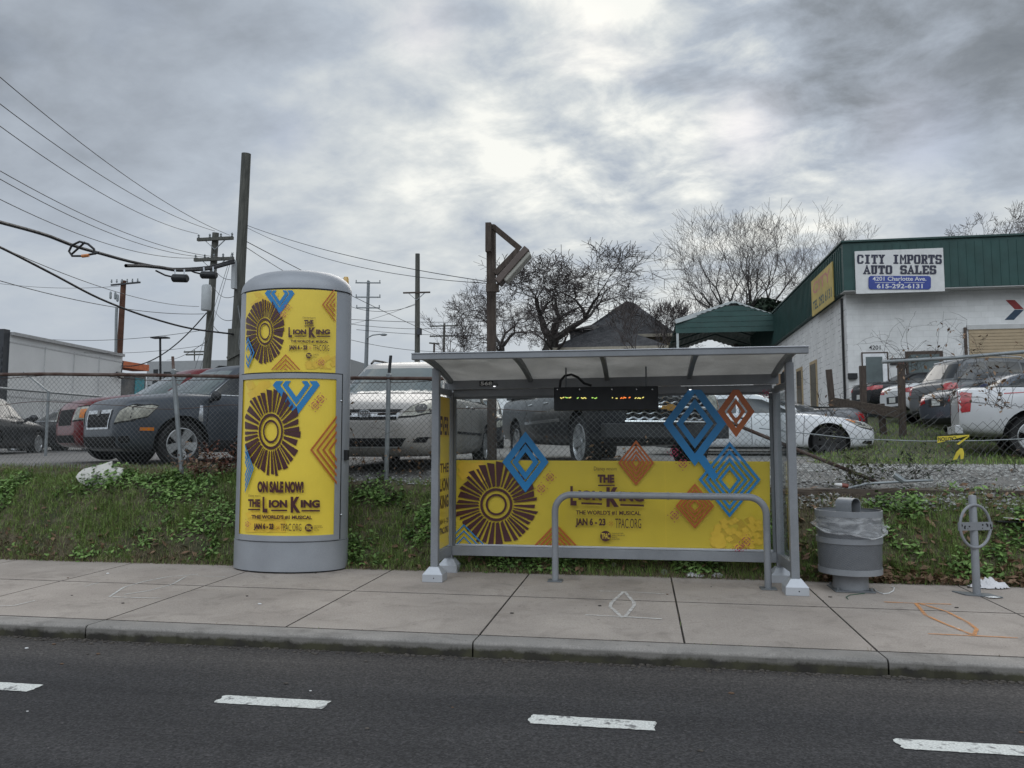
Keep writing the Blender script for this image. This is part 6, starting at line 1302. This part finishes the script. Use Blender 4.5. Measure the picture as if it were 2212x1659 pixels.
# ------------------------------------------------------------------ carport
cp = thing('carport', 'green steel carport with a pale trimmed gable beside the workshop', 'carport', tuple(at(1585, 780, 40)))
cl, cr_, ct = at(1459, 698, 40), at(1709, 700, 40), at(1583, 658, 40); zg = at(1459, 720, 40).z; y_ = cl.y; dpth = 14
m = MB()
for P0, P1 in ((cl, ct), (ct, cr_)):
    for k in range(10):
        a0 = P0.lerp(P1, k / 10); a1 = P0.lerp(P1, (k + 1) / 10); am = a0.lerp(a1, .5) + Vector((0, 0, .06)); vs = []
        for q in (a0, a0.lerp(am, .6), am, a1.lerp(am, .6), a1): vs += [(q.x, y_, q.z), (q.x, y_ + dpth, q.z)]
        m.add(vs, [(2 * i, 2 * i + 1, 2 * i + 3, 2 * i + 2) for i in range(4)])
m.obj('roof', M_GREEN, cp)
m = MB(); nS = 5; zl = zg
for k in range(nS):
    za = zl + (ct.z - .12 - zl) * k / nS; zb_ = zl + (ct.z - .12 - zl) * (k + 1) / nS - .012; f_ = lambda z: 0 if z <= cl.z else (z - cl.z) / (ct.z - cl.z)
    m.add([(cl.x + (ct.x - cl.x) * f_(za), y_ + .02 + .0 * k, za), (cr_.x + (ct.x - cr_.x) * f_(za), y_ + .02, za), (cr_.x + (ct.x - cr_.x) * f_(zb_), y_ + .035, zb_), (cl.x + (ct.x - cl.x) * f_(zb_), y_ + .035, zb_)], [(0, 1, 2, 3)])
m.obj('gable_panel', M_GREEN, cp)
m = MB(); M_PALE = mat('pale_trim', (.45, .48, .48), .5)
for P0, P1 in ((cl, ct), (ct, cr_)): m.beam(P0 + Vector((0, -.03, .07)), P1 + Vector((0, -.03, .07)), .2, .22)
m.obj('gable_trim', M_PALE, cp)
for x in (cl.x + .1, cr_.x - .1):
    for yy in (y_ + .1, y_ + dpth - .1): m = MB(); m.beam((x, yy, gz(x, yy) - .2), (x, yy, cl.z + .05), .12, .12); m.obj('post', M_PALE, cp)
for k in range(1, 4): m = MB(); yy = y_ + dpth * k / 4; m.tube([(cl.x, yy, cl.z - .1), (ct.x, yy, ct.z - .1), (cr_.x, yy, cr_.z - .1)], .05, 6); m.obj('rafter', M_GREENP, cp)
# ------------------------------------------------------------------ house beyond
hs = thing('house', 'tan brick house with dark hipped roofs beyond the shelter roof', 'house', tuple(at(1360, 790, 62)))
M_SHIN = mat('dark_shingle', (.045, .046, .05), .9, scale=2, col2=(.08, .08, .085), fine=.4, bscale=8); M_TANB = mat('tan_brick', (.27, .22, .14), .85, vary=.15, scale=2); M_EAVE = mat('eave_trim', (.40, .36, .29), .7)
c0, c1 = at(1270, 725, 62), at(1450, 725, 62); yh = c0.y
m = MB(); m.box(c0.x, c1.x, yh, yh + 8, 3, c0.z); m.obj('wall', M_TANB, hs)
m = MB(); ax = at(1360, 654, 66); e0, e1 = at(1243, 727, 62), at(1459, 727, 62)
m.add([(e0.x, yh - .6, e0.z), (e1.x, yh - .6, e0.z), (e1.x, yh + 8.6, e0.z), (e0.x, yh + 8.6, e0.z), (ax.x - .3, yh + 3.6, ax.z), (ax.x + .3, yh + 4.2, ax.z)], [(0, 1, 5, 4), (1, 2, 5), (2, 3, 4, 5), (3, 0, 4), (0, 3, 2, 1)]); m.obj('roof', M_SHIN, hs)
m = MB(); m.box(e0.x, e1.x, yh - .64, yh - .605, e0.z - .22, e0.z + .02); m.obj('eave', M_EAVE, hs)
w0, w1 = at(1396, 733, 61), at(1424, 775, 61); m = MB(); m.box(w0.x, w1.x, yh - .05, yh - .002, w1.z, w0.z); m.obj('window', M_WIN, hs)
g0, g1, gt = at(1186, 752, 56), at(1442, 752, 56), at(1318, 706, 58); m = MB()
m.add([(g0.x, g0.y, g0.z), (g1.x, g0.y, g0.z), (g1.x, g0.y + 5.5, g0.z), (g0.x, g0.y + 5.5, g0.z), (gt.x - .6, g0.y + 2.2, gt.z), (gt.x + .6, g0.y + 2.8, gt.z)], [(0, 1, 5, 4), (1, 2, 5), (2, 3, 4, 5), (3, 0, 4), (0, 3, 2, 1)]); m.obj('porch_roof', M_SHIN, hs)
m = MB(); m.box(g0.x, g1.x, g0.y - .04, g0.y - .002, g0.z - .22, g0.z + .02); m.box(g0.x + .5, g1.x - .5, g0.y + .4, g0.y + 5, 2.5, g0.z - .23); m.obj('porch_wall', M_EAVE, hs)
d0 = at(1256, 714, 60.5); m = MB(); m.box(d0.x - .9, d0.x + 1.6, d0.y, d0.y + 3, d0.z - 1.2, d0.z); m.add([(d0.x - 1.1, d0.y - .2, d0.z), (d0.x + 1.9, d0.y - .2, d0.z), (d0.x + 1.9, d0.y + 3, d0.z), (d0.x - 1.1, d0.y + 3, d0.z), (d0.x + .8, d0.y + 1.5, d0.z + .7)], [(0, 1, 4), (1, 2, 4), (2, 3, 4), (3, 0, 4), (0, 3, 2, 1)]); m.obj('dormer', M_SHIN, hs)
# ------------------------------------------------------------------ left buildings
M_PREC = mat('pale_panel_wall', (.66, .66, .655), .8, vary=.06, scale=.6, fine=.1); M_PJ = mat('panel_joint', (.52, .52, .52), .8)
A_, B_ = at(22, 723, 33), at(264, 768, 41); B_.z = A_.z
pb_ = thing('panel_building', 'long pale concrete panel building with a dark end at the far left', 'building', (A_.x, A_.y, 1.2))
dv = (B_ - A_); dv.z = 0; dn = dv.normalized(); nv_ = Vector((-dn.y, dn.x, 0)); 
m = MB(); q = [A_, B_, B_ + nv_ * 14, A_ + nv_ * 14]; m.add([(p.x, p.y, .9) for p in q] + [(p.x, p.y, A_.z) for p in q], [(0, 1, 2, 3), (4, 5, 6, 7)] + [(k, (k + 1) % 4, 4 + (k + 1) % 4, 4 + k) for k in range(4)]); m.obj('wall', M_PREC, pb_)
m = MB(); ln = dv.length
for k in (.27, .52, .76): p = A_ + dv * k - nv_ * .012; m.beam((p.x, p.y, 1), (p.x, p.y, A_.z - .25), .05, .024, dn)
for z in (A_.z - 2.6, A_.z - .3, A_.z - 4.4): p, p2 = A_ - nv_ * .01, B_ - nv_ * .01; m.beam((p.x, p.y, z), (p2.x, p2.y, z), .02, .06)
m.obj('panel_joints', M_PJ, pb_)
m = MB(); p, p2 = A_ - nv_ * .06, B_ - nv_ * .06; m.beam((p.x, p.y, A_.z + .05), (p2.x, p2.y, A_.z + .05), .2, .14); m.obj('coping', M_EAVE if False else mat('grey_coping', (.36, .36, .36), .6), pb_)
p = A_ - dn * .35; m = MB(); m.add([(x, y, z) for z in (.9, A_.z + .2) for x, y in ((p.x, p.y), (A_.x - .01 * dn.x, A_.y - .01 * dn.y), ((A_ + nv_ * 9).x, (A_ + nv_ * 9).y), ((p + nv_ * 9).x, (p + nv_ * 9).y))], [(0, 1, 2, 3), (4, 5, 6, 7)] + [(k, (k + 1) % 4, 4 + (k + 1) % 4, 4 + k) for k in range(4)])
M_DKRIB = mat('dark_ribbed_cladding', (.035, .038, .044), .55); m.obj('dark_end', M_DKRIB, pb_)
p3 = at(-60, 760, 33.5); m = MB()
for k in range(16): z = 1.0 + k * .30; m.beam((p.x - .02, p.y - .0, z), (p3.x - 3, p3.y + .5, z), .08, .16)
m.beam((p.x - .02, p.y + .2, 3.4), (p3.x - 3, p3.y + .7, 3.4), .2, 4.9); m.obj('ribbed_wing', M_DKRIB, pb_)
lp_ = A_ + dv * .93 - nv_ * .35; m = MB(); m.beam((lp_.x, lp_.y, A_.z - 1.2), (lp_.x - .2, lp_.y, A_.z - .9), .3, .12); m.tube([lp_ + Vector((0, 0, -.9)), lp_ + Vector((0, .1, -.3))], .03, 6); m.obj('wall_lamp', M_DKRIB, pb_)
gg = thing('grey_building', 'flat grey two storey building with dark window openings in the far left distance', 'building', tuple(at(420, 830, 75)))
g0, g1 = at(318, 781, 75), at(560, 783, 72); m = MB(); m.box(g0.x, g1.x + 8, g0.y, g0.y + 15, 1, g0.z); m.obj('wall', mat('grey_render', (.30, .31, .315), .8, vary=.05), gg)
def gwin(u0, v0, u1, v1): a, b = atY(u0, v0, g0.y), atY(u1, v1, g0.y); m = MB(); m.box(a.x, b.x, g0.y - .04, g0.y - .002, b.z, a.z); m.obj('window', M_WIN, gg)
for w_ in ((332, 798, 341, 813), (354, 803, 465, 818), (330, 823, 340, 834), (320, 832, 332, 845), (475, 803, 520, 818)): gwin(*w_)
og = thing('orange_building', 'small orange topped building with a teal hanging between the two left buildings', 'building', tuple(at(290, 830, 60)))
o0, o1 = at(230, 780, 60), at(268, 790, 60); m = MB(); m.box(o0.x, o1.x, o0.y, o0.y + 3, 1, o0.z - .9); m.obj('wall', mat('dark_shopfront', (.05, .055, .06), .5, scale=.9, col2=(.16, .15, .14)), og)
m = MB(); m.box(o0.x, o1.x + .1, o0.y - .2, o0.y + 3.2, o0.z - .5, o0.z); m.obj('orange_band', mat('orange_render', (.55, .15, .06), .7), og)
m = MB(); m.box(o1.x + .02, o1.x + .08, o0.y + 1.6, o0.y + 2.7, o0.z - 2.6, o0.z - 1.2); m.obj('teal_hanging', mat('teal_panel', (.06, .26, .30), .6, vary=.2), og)
# ------------------------------------------------------------------ poles
def pole(name, label, u0, v0, u1, v1, d, r0, r1, mt, cat='utility pole', group='poles along the skyline'):
    b, t_ = at(u0, v0, d), at(u1, v1, d); k = (gz(b.x, b.y) - b.z) / (t_.z - b.z); b = b + (t_ - b) * k
    t = thing(name, label, cat, tuple(b), 0, group); m = MB(); m.tube([b, b.lerp(t_, .5) + Vector((.03, 0, 0)), t_], [r0, (r0 + r1) / 2, r1], 14); m.obj('shaft', mt, t, smooth=True); return t, b, t_
M_INS = mat('grey_insulator', (.20, .22, .23), .4); M_TANK = mat('transformer_grey', (.42, .44, .45), .5, vary=.06)
def arm(t, c, wd, d_=.12, n_ins=0, brace=True, rot=0, mt=None, up=.16):
    ca = Vector((math.cos(rot), math.sin(rot), 0)); m = MB(); m.beam(c - ca * wd / 2, c + ca * wd / 2, d_, d_); a_ = m.obj('crossarm', mt or M_WOODP, t)
    if brace: m = MB(); [m.beam(c + ca * wd * .32 * sg, c + Vector((0, 0, -wd * .28)), .04, .03) for sg in (1, -1)]; m.obj('brace', M_GALV, t)
    for i in range(n_ins):
        p = c + ca * wd * (i / max(1, n_ins - 1) - .5) * .94; m = MB(); m.lathe([(.02, .05), (.05, .10), (.03, .14), (.055, .18), (.02, .24)], 8, p); m.obj('insulator', M_INS, a_, smooth=True)
T1, b1, t1 = pole('utility_pole', 'tall bare wooden pole rising behind the advertising column', 506, 792, 532, 332, 22, .165, .13, M_WOODP)
q = at(507, 590, 21.85); m = MB(); m.box(q.x - .05, q.x + .06, q.y - .1, q.y + .05, q.z - .45, q.z + .35); m.obj('cable_box', M_TANK, T1)
q = at(502, 760, 21.8); m = MB(); m.box(q.x - .12, q.x + .22, q.y - .06, q.y + .04, q.z - .9, q.z + .65); m.beam(q + Vector((-.1, -.05, -.2)), q + Vector((.55, -.05, .12)), .12, .1); m.obj('timber_stub', M_WOODP, T1)
m = MB(); m.tube([at(u, v, 21.7) for u, v in ((514, 660), (520, 700), (516, 740), (520, 780))], .012, 5); m.tube([at(u, v, 21.75) for u, v in ((524, 640), (527, 690), (524, 720))], .02, 5); m.obj('riser_cable', M_INS, T1)
T2, b2, t2 = pole('utility_pole', 'wooden pole with two crossarms and a grey transformer left of the tall pole', 446, 786, 466, 503, 34, .19, .14, M_WOODP)
c = at(465, 516, 33.8); arm(T2, c, 1.68, .13, 4); c2 = at(462, 560, 33.8); arm(T2, c2, 1.85, .13, 5)
q = at(446, 640, 33.6); m = MB(); m.lathe([(.20, -.62), (.21, -.6), (.21, .42), (.16, .5), (.001, .52)], 18, q); m.obj('transformer', M_TANK, T2, smooth=True)
T3, b3, t3 = pole('utility_pole', 'reddish brown pole with a conduit rising behind the pale panel building', 257, 770, 267, 606, 46, .19, .15, mat('reddish_wood', (.10, .045, .028), .9, vary=.2, scale=3))
q = at(263, 615, 45.8); m = MB(); m.beam(q + Vector((-.7, 0, 0)), q + Vector((1.2, 0, .1)), .09, .09); m.obj('crossarm', M_DKRIB, T3)
for k in range(6): p = q + Vector((-.6 + k * .34, -.1, .1)); m = MB(); m.lathe([(.03, 0), (.06, .08), (.03, .14), (.05, .2)], 6, p); m.obj('insulator', M_INS, T3)
m = MB(); m.tube([at(250, 770, 45.6), at(251, 690, 45.6), at(252, 665, 45.6)], .08, 8); m.obj('conduit', M_INS, T3, smooth=True)
m = MB()
for u, v in ((239, 637), (249, 638), (254, 643)): p = at(u, v, 45.5); m.lathe([(.02, -.25), (.07, -.2), (.07, .12), (.03, .2)], 8, p)
m.obj('cutout_switch', M_INS, T3, smooth=True)
T4, b4, t4 = pole('utility_pole', 'grey steel street light pole with two crossarms right of the column', 790, 790, 796, 607, 62, .20, .12, M_INS, 'light pole')
for v, wd in ((611, 2.0), (642, 2.0), (665, 1.9)): arm(T4, at(795, v, 61.9), wd, .09, 3, False, .2, M_INS)
m = MB(); m.tube([at(u, v, 61.8) for u, v in ((793, 730), (805, 724), (822, 722))], .05, 6); la = m.obj('lamp_arm', M_INS, T4, smooth=True); q = at(829, 723, 61.8); m = MB(); m.sphere(q, .3, 10, (1, .5, .35)); m.obj('lamp_head', M_INS, la, smooth=True)
T5, b5, t5 = pole('utility_pole', 'plain wooden pole with one high crossarm above the shelter corner', 900, 780, 902, 548, 38, .15, .11, M_WOODP)
arm(T5, at(900, 632, 37.9), 1.35, .07, 0, True, .05, M_WOODB); q = at(906, 718, 37.8); m = MB(); m.box(q.x - .1, q.x + .1, q.y - .1, q.y + .1, q.z - .12, q.z + .2); m.obj('meter_box', M_DKRIB, T5)
T6, b6, t6 = pole('utility_pole', 'distant small pole with two crossarms over the shelter roof', 958, 780, 960, 698, 85, .16, .12, M_WOODP)
for v in (704, 726): arm(T6, at(959, v, 84.9), 3.2, .13, 3, False)
T7, b7, t7 = pole('utility_pole', 'distant short reddish pole just above the shelter roof edge', 937, 780, 938, 740, 80, .12, .10, M_WOODB)
arm(T7, at(938, 742, 79.9), 1.2, .14, 0, False, .9)
for i, (u, vt, d, lab) in enumerate(((346, 731, 60, 'thin black lamp post with a flat top over the grey building'), (420, 756, 110, 'tiny distant pole with twin crossarms above the grey building'))):
    T_, bb, tt = pole('lamp_post' if i == 0 else 'utility_pole', lab, u, 800, u, vt, d, .09 if i == 0 else .14, .08, M_BLACK if i == 0 else M_WOODP, 'lamp post' if i == 0 else 'utility pole')
    if i == 0: m = MB(); m.box(tt.x - .65, tt.x + .65, tt.y - .3, tt.y + .3, tt.z, tt.z + .1); m.obj('lamp_head', M_BLACK, T_)
    else: arm(T_, at(u, 760, 109.8), 3.2, .2, 3, False); arm(T_, at(u, 766, 109.8), 2.6, .2, 0, False)
# square timber light post with its floodlight
lp, lb_, lt_ = None, at(1063, 1000, 13.6), at(1061, 486, 13.6); lb_.z = gz(lb_.x, lb_.y) - .1
lt = thing('floodlight_post', 'square brown timber post carrying a long tilted floodlight behind the shelter', 'light post', tuple(lb_)); m = MB(); m.beam(lb_, lt_, .145, .145, (0, 1, 0)); m.obj('post', M_WOODB, lt, bevel=.006)
L3 = lambda u, v, d=13.55: at(u, v, d)
m = MB(); q = L3(1058, 514, 13.5); m.box(q.x - .06, q.x + .035, q.y - .1, q.y - .0, q.z - .26, q.z + .25); m.obj('cap_block', M_WOODB, lt)
m = MB(); m.beam(L3(1066, 490), L3(1124, 538), .09, .09, (0, 1, 0)); m.beam(L3(1120, 540), L3(1070, 592), .09, .09, (0, 1, 0)); m.obj('bracket_arm', M_WOODB, lt)
m = MB(); m.beam(L3(1050, 622, 13.35), L3(1078, 622, 13.35), .08, .14); m.obj('cross_block', M_WOODB, lt)
a_, b_ = L3(1076, 612, 13.3), L3(1140, 540, 13.3); m = MB(); m.beam(a_, b_, .11, .30, (0, 1, 0)); fh = m.obj('floodlight_housing', mat('aged_bronze', (.10, .075, .065), .6), lt, bevel=.01)
of = (b_ - a_).normalized(); nr = Vector((of.z, 0, -of.x)).normalized(); m = MB(); m.beam(a_ + nr * .085 + of * .1, b_ + nr * .085 - of * .03, .075, .24, (0, 1, 0)); m.obj('floodlight_lens', mat('dusty_lens', (.36, .35, .31), .5, vary=.15, scale=6), fh, bevel=.02)
# ------------------------------------------------------------------ cables
def cable(label, A, B, sag, r, mt=M_CABLE, name='power_line', n=22, mid=None):
    q = []
    for i in range(n + 1):
        t = i / n; p = Vector(A).lerp(Vector(B), t); p.z -= sag * 4 * t * (1 - t); q.append(p)
    m = MB(); m.tube(q, r, 5, False); return tag(m.obj(name, mt, smooth=True), label, 'cable', 'overhead lines')
D0 = 16
for i, (v0, u1, v1, d0, sg, lab) in enumerate(((115, 496, 508, 17, .45, 'topmost thin line falling from the upper left corner'), (178, 464, 499, 17, .45, 'second thin line from the top running to the pole head'), (228, 427, 505, 17, .45, 'third thin line running to the left end of the upper crossarm'), (334, 480, 556, 18, .5, 'fourth thin line running to the right of the lower crossarm'), (352, 452, 556, 18, .5, 'fifth thin line running to the middle of the lower crossarm'), (400, 428, 557, 18, .5, 'sixth thin line running to the left end of the lower crossarm'))):
    cable(lab, at(-60, v0, d0), at(u1, v1, 33.7), sg, .011)
def cablepix(label, pts, d0, d1, r, name='power_line', mt=M_CABLE):
    us = [p[0] for p in pts]; q = []
    for i in range(31):
        u = us[0] + (us[-1] - us[0]) * i / 30; q.append(at(u, pchip(us, [p[1] for p in pts], u), d0 + (d1 - d0) * i / 30))
    m = MB(); m.tube(q, r, 6, False); return tag(m.obj(name, mt, smooth=True), label, 'cable', 'overhead lines')
cablepix('thick black cable bundle sagging across the left sky to the tall pole', [(-60, 464), (0, 480), (100, 508), (160, 531), (215, 547), (300, 569), (380, 581), (440, 578), (506, 562)], 13, 21.8, .035)
cablepix('lower thick black cable sagging past the brown pole to the tall pole', [(-40, 516), (0, 534), (110, 590), (220, 647), (330, 688), (420, 711), (506, 722)], 14, 21.8, .024)
cable('thin line crossing behind the lower thick cable at left', at(-40, 515, 16), at(430, 662, 33.5), .35, .010)
cable('long slack line passing the middle of the brown pole', at(-40, 595, 20), at(440, 678, 33.5), .3, .012)
cable('faint line left of the brown pole near its crossarm', at(-40, 607, 45), at(258, 618, 46), .25, .012)
cable('low line above the pale panel building roof', at(-40, 715, 42), at(446, 712, 34), .5, .012)
cable('lowest line dipping behind the panel building roof', at(-40, 728, 42), at(446, 745, 34), .6, .010)
cable('steep black service cable from the transformer pole down to the orange building', at(446, 676, 33.6), at(262, 790, 41), .7, .028)
cable('second service line from the pole toward the lamp post', at(446, 737, 33.6), at(360, 778, 60), .2, .014)
for i, (u0, v0, d0, u1, v1, d1, sg, r_, lab) in enumerate(((534, 487, 22, 1052, 608, 13.6, .15, .007, 'line from the tall pole top to the floodlight post'), (534, 492, 22, 1050, 612, 13.6, .3, .006, 'second line just below it to the floodlight post'), (533, 522, 22, 1052, 768, 45, .2, .012, 'line falling from the tall pole behind the column to the shelter corner'), (533, 535, 22, 720, 640, 34, .1, .01, 'short line dropping from the tall pole behind the column cap'), (757, 662, 40, 898, 658, 38, .3, .012, 'level line between the street light pole and the plain pole'), (757, 690, 45, 1300, 668, 60, .5, .016, 'long faint line crossing the bare trees'), (757, 700, 45, 1060, 700, 50, .3, .014, 'level line behind the shelter roof near the distant pole'), (757, 734, 60, 1000, 760, 60, .3, .018, 'low line behind the minivan roof'), (770, 712, 60, 1150, 720, 62, .3, .018, 'faint level line passing the distant pole'), (900, 655, 38, 757, 700, 45, .1, .010, 'short line slanting left from the plain pole'), (462, 580, 33.6, 506, 604, 22, .15, .010, 'slack drop line between the two left poles'), (462, 620, 33.6, 506, 640, 22, .2, .010, 'second slack drop line between the two left poles'), (462, 668, 33.6, 506, 690, 22, .2, .010, 'third slack drop line between the two left poles'), (462, 705, 33.6, 506, 712, 22, .2, .014, 'low tangled drop line between the two left poles'))):
    cable(lab, at(u0, v0, d0), at(u1, v1, d1), sg, r_)
for u0, u1, lab in ((505, 440, 'guy wire slanting down left from the tall pole'), (508, 452, 'second guy wire close beside the first one')):
    cable(lab, at(u0 - 4, 545, 22), at(u1 - 20, 800, 24), 0, .007, M_GALV, 'guy_wire')
# splice loop and hanging boxes on the thick bundle
sl = thing('cable_loop', 'black snowshoe shaped cable loop with an orange tag on the thick bundle', 'cable loop', tuple(at(175, 540, 14.6)))
q = [at(u, v, 14.5) for u, v in ((205, 550), (203, 538), (190, 527), (172, 522), (155, 530), (149, 543), (156, 553), (178, 553), (203, 548), (215, 545))]; m = MB(); m.tube(q, .022, 6); m.tube([at(155, 549, 14.5), at(184, 523, 14.5)], .02, 5); m.obj('loop', M_CABLE, sl, smooth=True)
m = MB(); m.tube([at(177, 553.3, 14.46), at(192, 551.5, 14.46)], .032, 6); m.obj('tag', M_AMB, sl)
for i, (u, v, d, lab) in enumerate(((389, 602, 18.6, 'square black splice box hanging from the thick bundle'), (451, 595, 20.2, 'rounder black splice box nearest the tall pole'))):
    c = at(u, v, d); t = thing('splice_box', lab, 'splice box', tuple(c), 0, 'splice boxes on the cable bundle'); m = MB(); L_ = .20 if i == 0 else .22
    m.tube([c + Vector((-L_, 0, .02)), c + Vector((-L_ * .85, 0, .02)), c + Vector((L_ * .85, 0, 0)), c + Vector((L_, 0, 0))], [.07, .10, .10, .07], 12); m.obj('housing', M_BLACK, t, bevel=0)
    for sg in (-.6, .6): m = MB(); m.beam(c + Vector((L_ * sg, -.02, .09)), c + Vector((L_ * sg - .02, 0, .22)), .03, .03); m.obj('strap', M_PLINTH, t)
    m = MB(); m.tube([c + Vector((-L_, 0, .05)), c + Vector((-L_ - .2, 0, .10)), c + Vector((-L_ - .45, 0, .22))], .022, 5); m.obj('lead_cable', M_CABLE, t)
cablepix('doubled black cable strapped under the thick bundle', [(272, 574), (300, 574), (340, 577), (390, 584), (440, 582), (505, 567)], 17.5, 21.7, .045, 'cable_bundle')
# ------------------------------------------------------------------ bare winter trees
M_BARK = mat('grey_bark', (.038, .034, .032), .95, scale=5, col2=(.075, .068, .062)); M_TW = mat('winter_twig', (.07, .058, .055), .95, vary=.2)
def bare_tree(label, base, H, seed, lean=(0, 0), stems=1, spread=.55, levels=6, r0=.35, up=.12, first=.28, twig=.022, wide=1.0, group='bare winter trees'):
    rr = random.Random(seed); base = Vector(base); t = thing('bare_tree', label, 'tree', tuple(base), 0, group); MT, MC = MB(), MB(); cnt = [0]
    def grow(p, d, ln, r, lev):
        n = 4 if lev > 2 else 3; q = [p.copy()]; rs = [r]; ends = []
        for i in range(n):
            d = (d + Vector((rr.gauss(0, .13), rr.gauss(0, .13), rr.gauss(up * .5, .08)))).normalized(); p = p + d * ln / n; q.append(p.copy()); rs.append(max(twig * .6, r * (1 - .42 * (i + 1) / n))); ends.append((p.copy(), d.copy(), rs[-1]))
        (MT if r > .055 else MC).tube(q, rs, 6 if r > .1 else 4 if r > .03 else 3, False); cnt[0] += 1
        if lev <= 0 or cnt[0] > 30000: return
        kids = rr.choice((2, 3, 3)) if lev > 1 else rr.choice((2, 3, 3))
        for k in range(kids):
            a = rr.uniform(0, 6.283); o = d.orthogonal().normalized(); o.rotate(Matrix.Rotation(a, 3, d)); w_ = spread * rr.uniform(.45, 1.25)
            grow(ends[-1][0], (d + o * w_ + Vector((0, 0, up))).normalized(), ln * rr.uniform(.66, .88), ends[-1][2] * rr.uniform(.62, .8), lev - 1)
        for k in range(1 if lev > 3 else 2):
            e = rr.choice(ends[:-1]); a = rr.uniform(0, 6.283); o = e[1].orthogonal().normalized(); o.rotate(Matrix.Rotation(a, 3, e[1]))
            grow(e[0], (e[1] * .6 + o * .9 + Vector((0, 0, up))).normalized(), ln * rr.uniform(.45, .7), e[2] * .5, lev - 2 if lev > 1 else 0)
    for s in range(stems):
        a = 6.283 * s / stems + rr.uniform(-.4, .4); k = 0 if stems == 1 else rr.uniform(.25, .75)
        grow(base + Vector((math.cos(a), math.sin(a), 0)) * (0 if stems == 1 else .06), Vector((lean[0] + math.cos(a) * k, lean[1] + math.sin(a) * k, 1)).normalized(), H * first * (1 if stems == 1 else rr.uniform(.8, 1.2)), r0 * (1 if stems == 1 else .55), levels)
    k = H / max(1e-3, max(v[2] for v in MC.v) - base.z)
    for mm in (MT, MC): mm.v = [(base.x + (x - base.x) * k * wide, base.y + (y - base.y) * k * wide, base.z + (z - base.z) * k) for x, y, z in mm.v]
    MT.obj('trunk', M_BARK, t); MC.obj('crown', M_TW, t)
def tree_at(label, u, vb, vt, d, seed, **k):
    b = at(u, vb, d); tp = at(u, vt, d); b.z -= .5; bare_tree(label, b, tp.z - b.z, seed, **k)
tree_at('broad bare oak with crooked limbs behind the floodlight post', 1205, 800, 542, 58, 3, spread=.95, levels=7, r0=.40, up=.03, first=.2, wide=1.6, twig=.014)
tree_at('second spreading bare tree left of the oak, behind the floodlight', 1085, 800, 600, 66, 8, spread=1.0, levels=7, twig=.014, r0=.28, up=.02, first=.2, lean=(-.1, 0))
tree_at('tall many stemmed bare tree rising behind the carport', 1600, 745, 456, 52, 5, stems=7, spread=.60, levels=5, wide=1.2, twig=.013, r0=.32, up=.10, first=.30)
tree_at('narrow bare tree leaning right of the many stemmed one', 1735, 745, 476, 56, 12, stems=3, spread=.56, levels=5, twig=.013, r0=.28, up=.11, first=.3, lean=(.15, 0))
tree_at('bare tree with upswept twigs showing over the green fascia corner', 1800, 700, 478, 58, 15, stems=4, spread=.55, levels=5, twig=.013, r0=.24, up=.11, first=.3, lean=(.2, 0))
tree_at('bare round headed tree standing above the green workshop roof', 2132, 620, 438, 56, 9, spread=.75, levels=6, r0=.22, up=.06, first=.22, wide=.85, twig=.014)
tree_at('small bare tree in front of the dark roofed house', 1392, 790, 622, 50, 18, stems=2, spread=.5, levels=5, r0=.18, up=.12)
tree_at('thin bare tree at the left edge of the oak, over the shelter corner', 985, 800, 655, 62, 22, stems=2, spread=.6, levels=5, r0=.2, up=.08, lean=(-.3, 0))
tree_at('slender bare tree between the house and the carport', 1462, 780, 600, 60, 27, stems=3, spread=.55, levels=5, r0=.22, up=.1)
def evergreen(label, u, v, d, w_, h_, seed):
    c = at(u, v, d); rr = random.Random(seed); b = Vector((c.x, c.y, c.z - h_ / 2)); t = thing('evergreen_shrub', label, 'shrub', tuple(b), 0, 'evergreens behind the carport'); m = MB()
    for i in range(1600):
        a, k, z = rr.uniform(0, 6.283), rr.random() ** .5, rr.uniform(-1, 1); s = math.sqrt(max(0, 1 - z * z)) * (1 + .35 * nz(a * 1.4, z * 2, seed)); leaf(m, (c.x + w_ / 2 * k * s * math.cos(a), c.y + w_ / 2 * k * s * math.sin(a), c.z + h_ / 2 * z), rr.uniform(.10, .22), rr, 0, 1.2)
    m.obj('foliage', leafmat('evergreen_leaf', (.008, .016, .011), (.03, .05, .03)), t); m = MB(); m.tube([b - Vector((0, 0, 2.5)), c], .12, 6); m.obj('trunk', M_BARK, t)
evergreen('dark evergreen shrub just behind the carport ridge', 1650, 690, 50, 3.2, 2.6, 1); evergreen('second dark evergreen mass beside the green end fascia', 1700, 725, 50, 2.8, 2.8, 2); evergreen('dark ivy mass seen under the carport roof', 1650, 750, 52, 3.0, 2.0, 3)
# scrub and roofs along the far skyline
m = MB(); rr = random.Random(77)
for i in range(1500):
    x = rr.uniform(-75, 12); y = 120 + rr.uniform(0, 8); h_ = 4.6 + 2.2 * nz(x * .08, 3) + rr.uniform(0, 1.6); d_ = rr.gauss(0, .7); m.add([(x - .05, y, 1), (x + .05, y, 1), (x + d_, y + rr.gauss(0, .5), 1.5 + h_)], [(0, 1, 2)])
stuff(tag(m.obj('far_scrub', M_TW), 'grey line of leafless far off trees along the left horizon', 'trees'))
bpy.data.scenes.remove(TMP)
